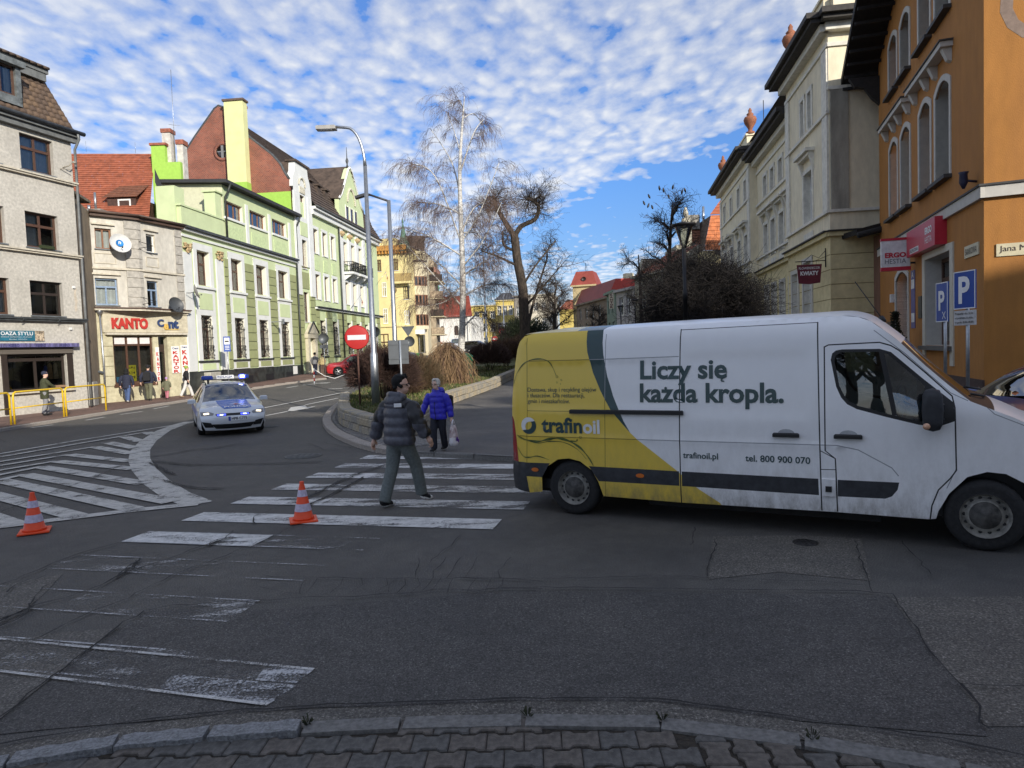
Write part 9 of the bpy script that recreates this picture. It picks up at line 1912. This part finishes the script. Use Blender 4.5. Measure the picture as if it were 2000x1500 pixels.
def mirrored_trees():
    rnd = random.Random(77)
    for x, y, H, lab in ((-5.2, -9.5, 8.5, 'bare pollarded tree left of the viewpoint, mirrored large in the van window'), (-8.3, -12.5, 9, 'bare pollarded tree behind the viewpoint, mirrored mid way in the van window'), (-9.6, -17, 9, 'bare pollarded tree farthest behind, mirrored small in the van window')):
        t = thing('bare_tree', lab, 'tree', (x, y, 0), 0, 'trees behind the viewpoint'); tm = MB(); segs = []; tm.tube([(0, 0, 0), (.1, 0, H*.25), (0, .1, H*.5)], [.3, .24, .2], 10)
        for i in range(7):
            a = i*.9+rnd.uniform(-.2, .2); e = Vector((1.9*math.cos(a), 1.9*math.sin(a), H*.72+rnd.uniform(-.4, .8))); b = Vector((0, .1, H*(.38+.018*i))); m_ = b.lerp(e, .5)+Vector((0, 0, -.15)); tm.tube([b, m_, e], [.13, .09, .05], 7)
            for w in (.4, .7, 1):
                for _ in range(3): grow(rnd, b.lerp(e, w), (Vector((math.cos(a), math.sin(a), .7))+Vector((rnd.gauss(0, .6), rnd.gauss(0, .6), rnd.gauss(0, .4)))).normalized(), rnd.uniform(.9, 1.9), .03, 1, segs, 0, .35, (1, 2, 1), .6, .008, 4, .8)
        tm.build('trunk', [BARK], t); link('crown', tubes_mesh('crown', segs, [TWD]), t)
mirrored_trees()
def birds():
    rnd = random.Random(2)
    for i, (u, v) in enumerate(((1288, 368), (1296, 372), (1314, 366), (1332, 375), (1338, 372), (1268, 384), (1258, 397), (1266, 402), (1274, 405), (1306, 384))):
        p = at(u, v, 48); b = MB().lathe([(.01, -.16), (.05, -.1), (.075, 0), (.06, .09), (.04, .13), (.045, .16), (.015, .2)], 8); o = b.build('bird', [MATS['black']], None, tuple(p)); o.rotation_euler = (.4, 0, rnd.uniform(0, 6)); tag(o, 'dark bird roosting in the tall bare tree', 'bird', 'birds roosting in the bare tree')
birds()
def shrub(name, label, c, rx, ry, h, n, mats, seed, style='dome', L=.5, r=.006, stem=True, group=None):
    rnd = random.Random(seed); t = thing(name, label, 'shrub', c, 0, group); segs = []
    for i in range(n):
        a = rnd.uniform(0, 2*PI); k = rnd.random()**.5; mi = rnd.randrange(len(mats))
        if style == 'weep':
            th = rnd.random()**.6; lob = 1+.22*math.sin(3*a+1)+.15*math.sin(7*a); p = Vector((rx*.5*th*math.cos(a)*lob, ry*.5*th*math.sin(a)*lob, h*(1-.16*th**2)*(.93+.09*math.sin(4*a))+rnd.gauss(0, .12))); q = p.copy(); d = Vector((.3*math.cos(a)+rnd.gauss(0, .35), .3*math.sin(a)+rnd.gauss(0, .35), rnd.uniform(-.5, .5)))
            for s in range(rnd.randint(4, 9)): d = (d*.8+Vector((rnd.gauss(0, .3), rnd.gauss(0, .3), -.42))).normalized(); e = q+d*h*.16; e.z = max(.02, e.z); segs.append((q, e, r, r*.8, mi)); q = e
            continue
        ph = math.acos(rnd.uniform(-.35 if style == 'ball' else 0., 1)); s = rnd.uniform(.55, 1.0) if style != 'spray' else rnd.uniform(.15, .75); x, y, z = math.sin(ph)*math.cos(a), math.sin(ph)*math.sin(a), math.cos(ph)
        bump = 1+.07*math.sin(3*a+seed)+.06*math.sin(5*a+2*ph); p = Vector((x*rx*s*bump, y*ry*s*bump, h*.5+z*h*.5*s*bump if style != 'dome' else h*.12+z*h*.85*s*bump)); d = (Vector((x*1.2, y*1.2, z+.45))+Vector((rnd.gauss(0, .45), rnd.gauss(0, .45), rnd.gauss(0, .4)))).normalized(); l_ = L*rnd.uniform(.5, 1.1)
        if style == 'spray': l_ *= 1.2
        lim = 1.08-s; q = p; m_ = q+d*l_*.5; d2 = (d+Vector((rnd.gauss(0, .3), rnd.gauss(0, .3), rnd.gauss(.1, .3)))).normalized(); e = m_+d2*l_*.5
        segs += [(q, m_, r, r*.85, mi), (m_, e, r*.85, r*.5, mi)]
        for _ in range(2): b = q.lerp(m_, rnd.random()); segs.append((b, b+(d+Vector((rnd.gauss(0, .7), rnd.gauss(0, .7), rnd.gauss(0, .6)))).normalized()*l_*.4, r*.6, r*.4, mi))
    link('branches', tubes_mesh('branches', segs, mats), t)
    if stem:
        st = MB()
        for i in range(6): a = i*1.05; st.tube([(.06*math.cos(a), .06*math.sin(a), -.05), (.25*rx*math.cos(a), .25*ry*math.sin(a), h*.35), (.6*rx*math.cos(a), .6*ry*math.sin(a), h*.65)], [.035, .025, .012], 6)
        st.build('stems', [BARK], t)
HB = [M('hedge_brown', (.060, .034, .026), .95, var=.3, scale=20), M('hedge_red', (.085, .045, .034), .95, var=.3, scale=20)]; HT = [M('hedge_tan', (.17, .105, .055), .95, var=.3, scale=20), M('hedge_olive', (.12, .09, .045), .95, var=.3)]; HG = [M('straw_gold', (.25, .16, .08), .9, var=.25, scale=10), M('straw_tan', (.16, .10, .05), .9, var=.25)]; HK = [M('twig_black', (.014, .011, .010), .95, var=.2), TWD]
shrub('hedge', 'clipped dark brown hedge behind the tall lamp post', (-4.35, 23.2, .45), 1.08, 1.3, 1.75, 9000, HB, 1, 'ball', .35, .006)
shrub('bush', 'loose tan bush left of the weeping golden one', (at(822, 700, 28.5).x, 28.5, .45), .72, .9, 1.35, 4000, HT, 2, 'dome', .45, .007)
shrub('bush', 'reddish brown bush just right of the dark hedge', (at(786, 700, 26.0).x, 26.0, .45), .62, .7, 1.3, 3000, HT[:1]+HB[1:], 9, 'dome', .4, .006)
shrub('weeping_bush', 'weeping straw coloured bush beside the birch', (at(872, 700, 32.6).x, 32.6, .45), .78, .78, 1.9, 1300, HG+HT[:1]+HB[1:], 3, 'weep', .5, .009, False)
shrub('round_bush', 'round dark brown bush right of the ribbed container', (-1.35, 43.5, .62), 1.25, 1.25, 1.75, 8000, HB, 4, 'ball', .35, .009, group='round bushes on the island')
shrub('round_bush', 'round brown bush behind the front one near the van', (-.35, 47.5, .75), 1.25, 1.25, 1.9, 6000, HT[:1]+HB[1:], 5, 'ball', .35, .010, group='round bushes on the island')
shrub('round_bush', 'rust brown low bush beside the pollarded tree', (1.6, 57, 1.1), 2.0, 1.6, 2.0, 5000, HT[:1]+HB[1:], 6, 'ball', .4, .012, group='round bushes on the island')
shrub('evergreen_bush', 'dark green evergreen bush behind the pollarded trunk', (1.3, 66, 1.3), 2.8, 2.0, 3.6, 6000, [M('evergreen', (.022, .032, .012), .9, var=.3)], 8, 'dome', .5, .03)
def big_shrub():
    rnd = random.Random(7); p = at(1375, 640, 19); t = thing('big_shrub', 'large dark leafless shrub dividing into countless fine twigs behind the van', 'shrub', (p.x, 19, .3)); segs = []; st = MB()
    for i in range(100):
        a = rnd.uniform(0, 2*PI); k = rnd.random()**.7; e = Vector((1.35*k*math.cos(a), 1.3*k*math.sin(a), 2.2+1.1*(1-k*k)+rnd.gauss(0, .2))); b = Vector((.3*k*math.cos(a), .3*k*math.sin(a), 0)); m_ = b.lerp(e, .55)+Vector((0, 0, .15)); st.tube([b, m_, e], [.035, .024, .012], 5)
        for w in (.3, .5, .7, .85, 1.0):
            q = m_.lerp(e, w)
            for _ in range(2): grow(rnd, q, ((e-b).normalized()*.6+Vector((math.cos(a)*k, math.sin(a)*k, .3))+Vector((rnd.gauss(0, .5), rnd.gauss(0, .5), rnd.gauss(0, .4)))).normalized(), rnd.uniform(.5, 1.0), .010, 1, segs, -.02, .35, (1, 2, 2), .62, .0042, 3, .8)
    st.build('stems', [TWD], t); link('branches', tubes_mesh('branches', segs, HK[:1]), t)
big_shrub()
p = at(1235, 640, 40); shrub('bush', 'small orange brown bush in front of the weathered pale house', (p.x, 40, .3), 1.0, 1.0, 2.6, 2500, HT, 12, 'dome', .5, .01)
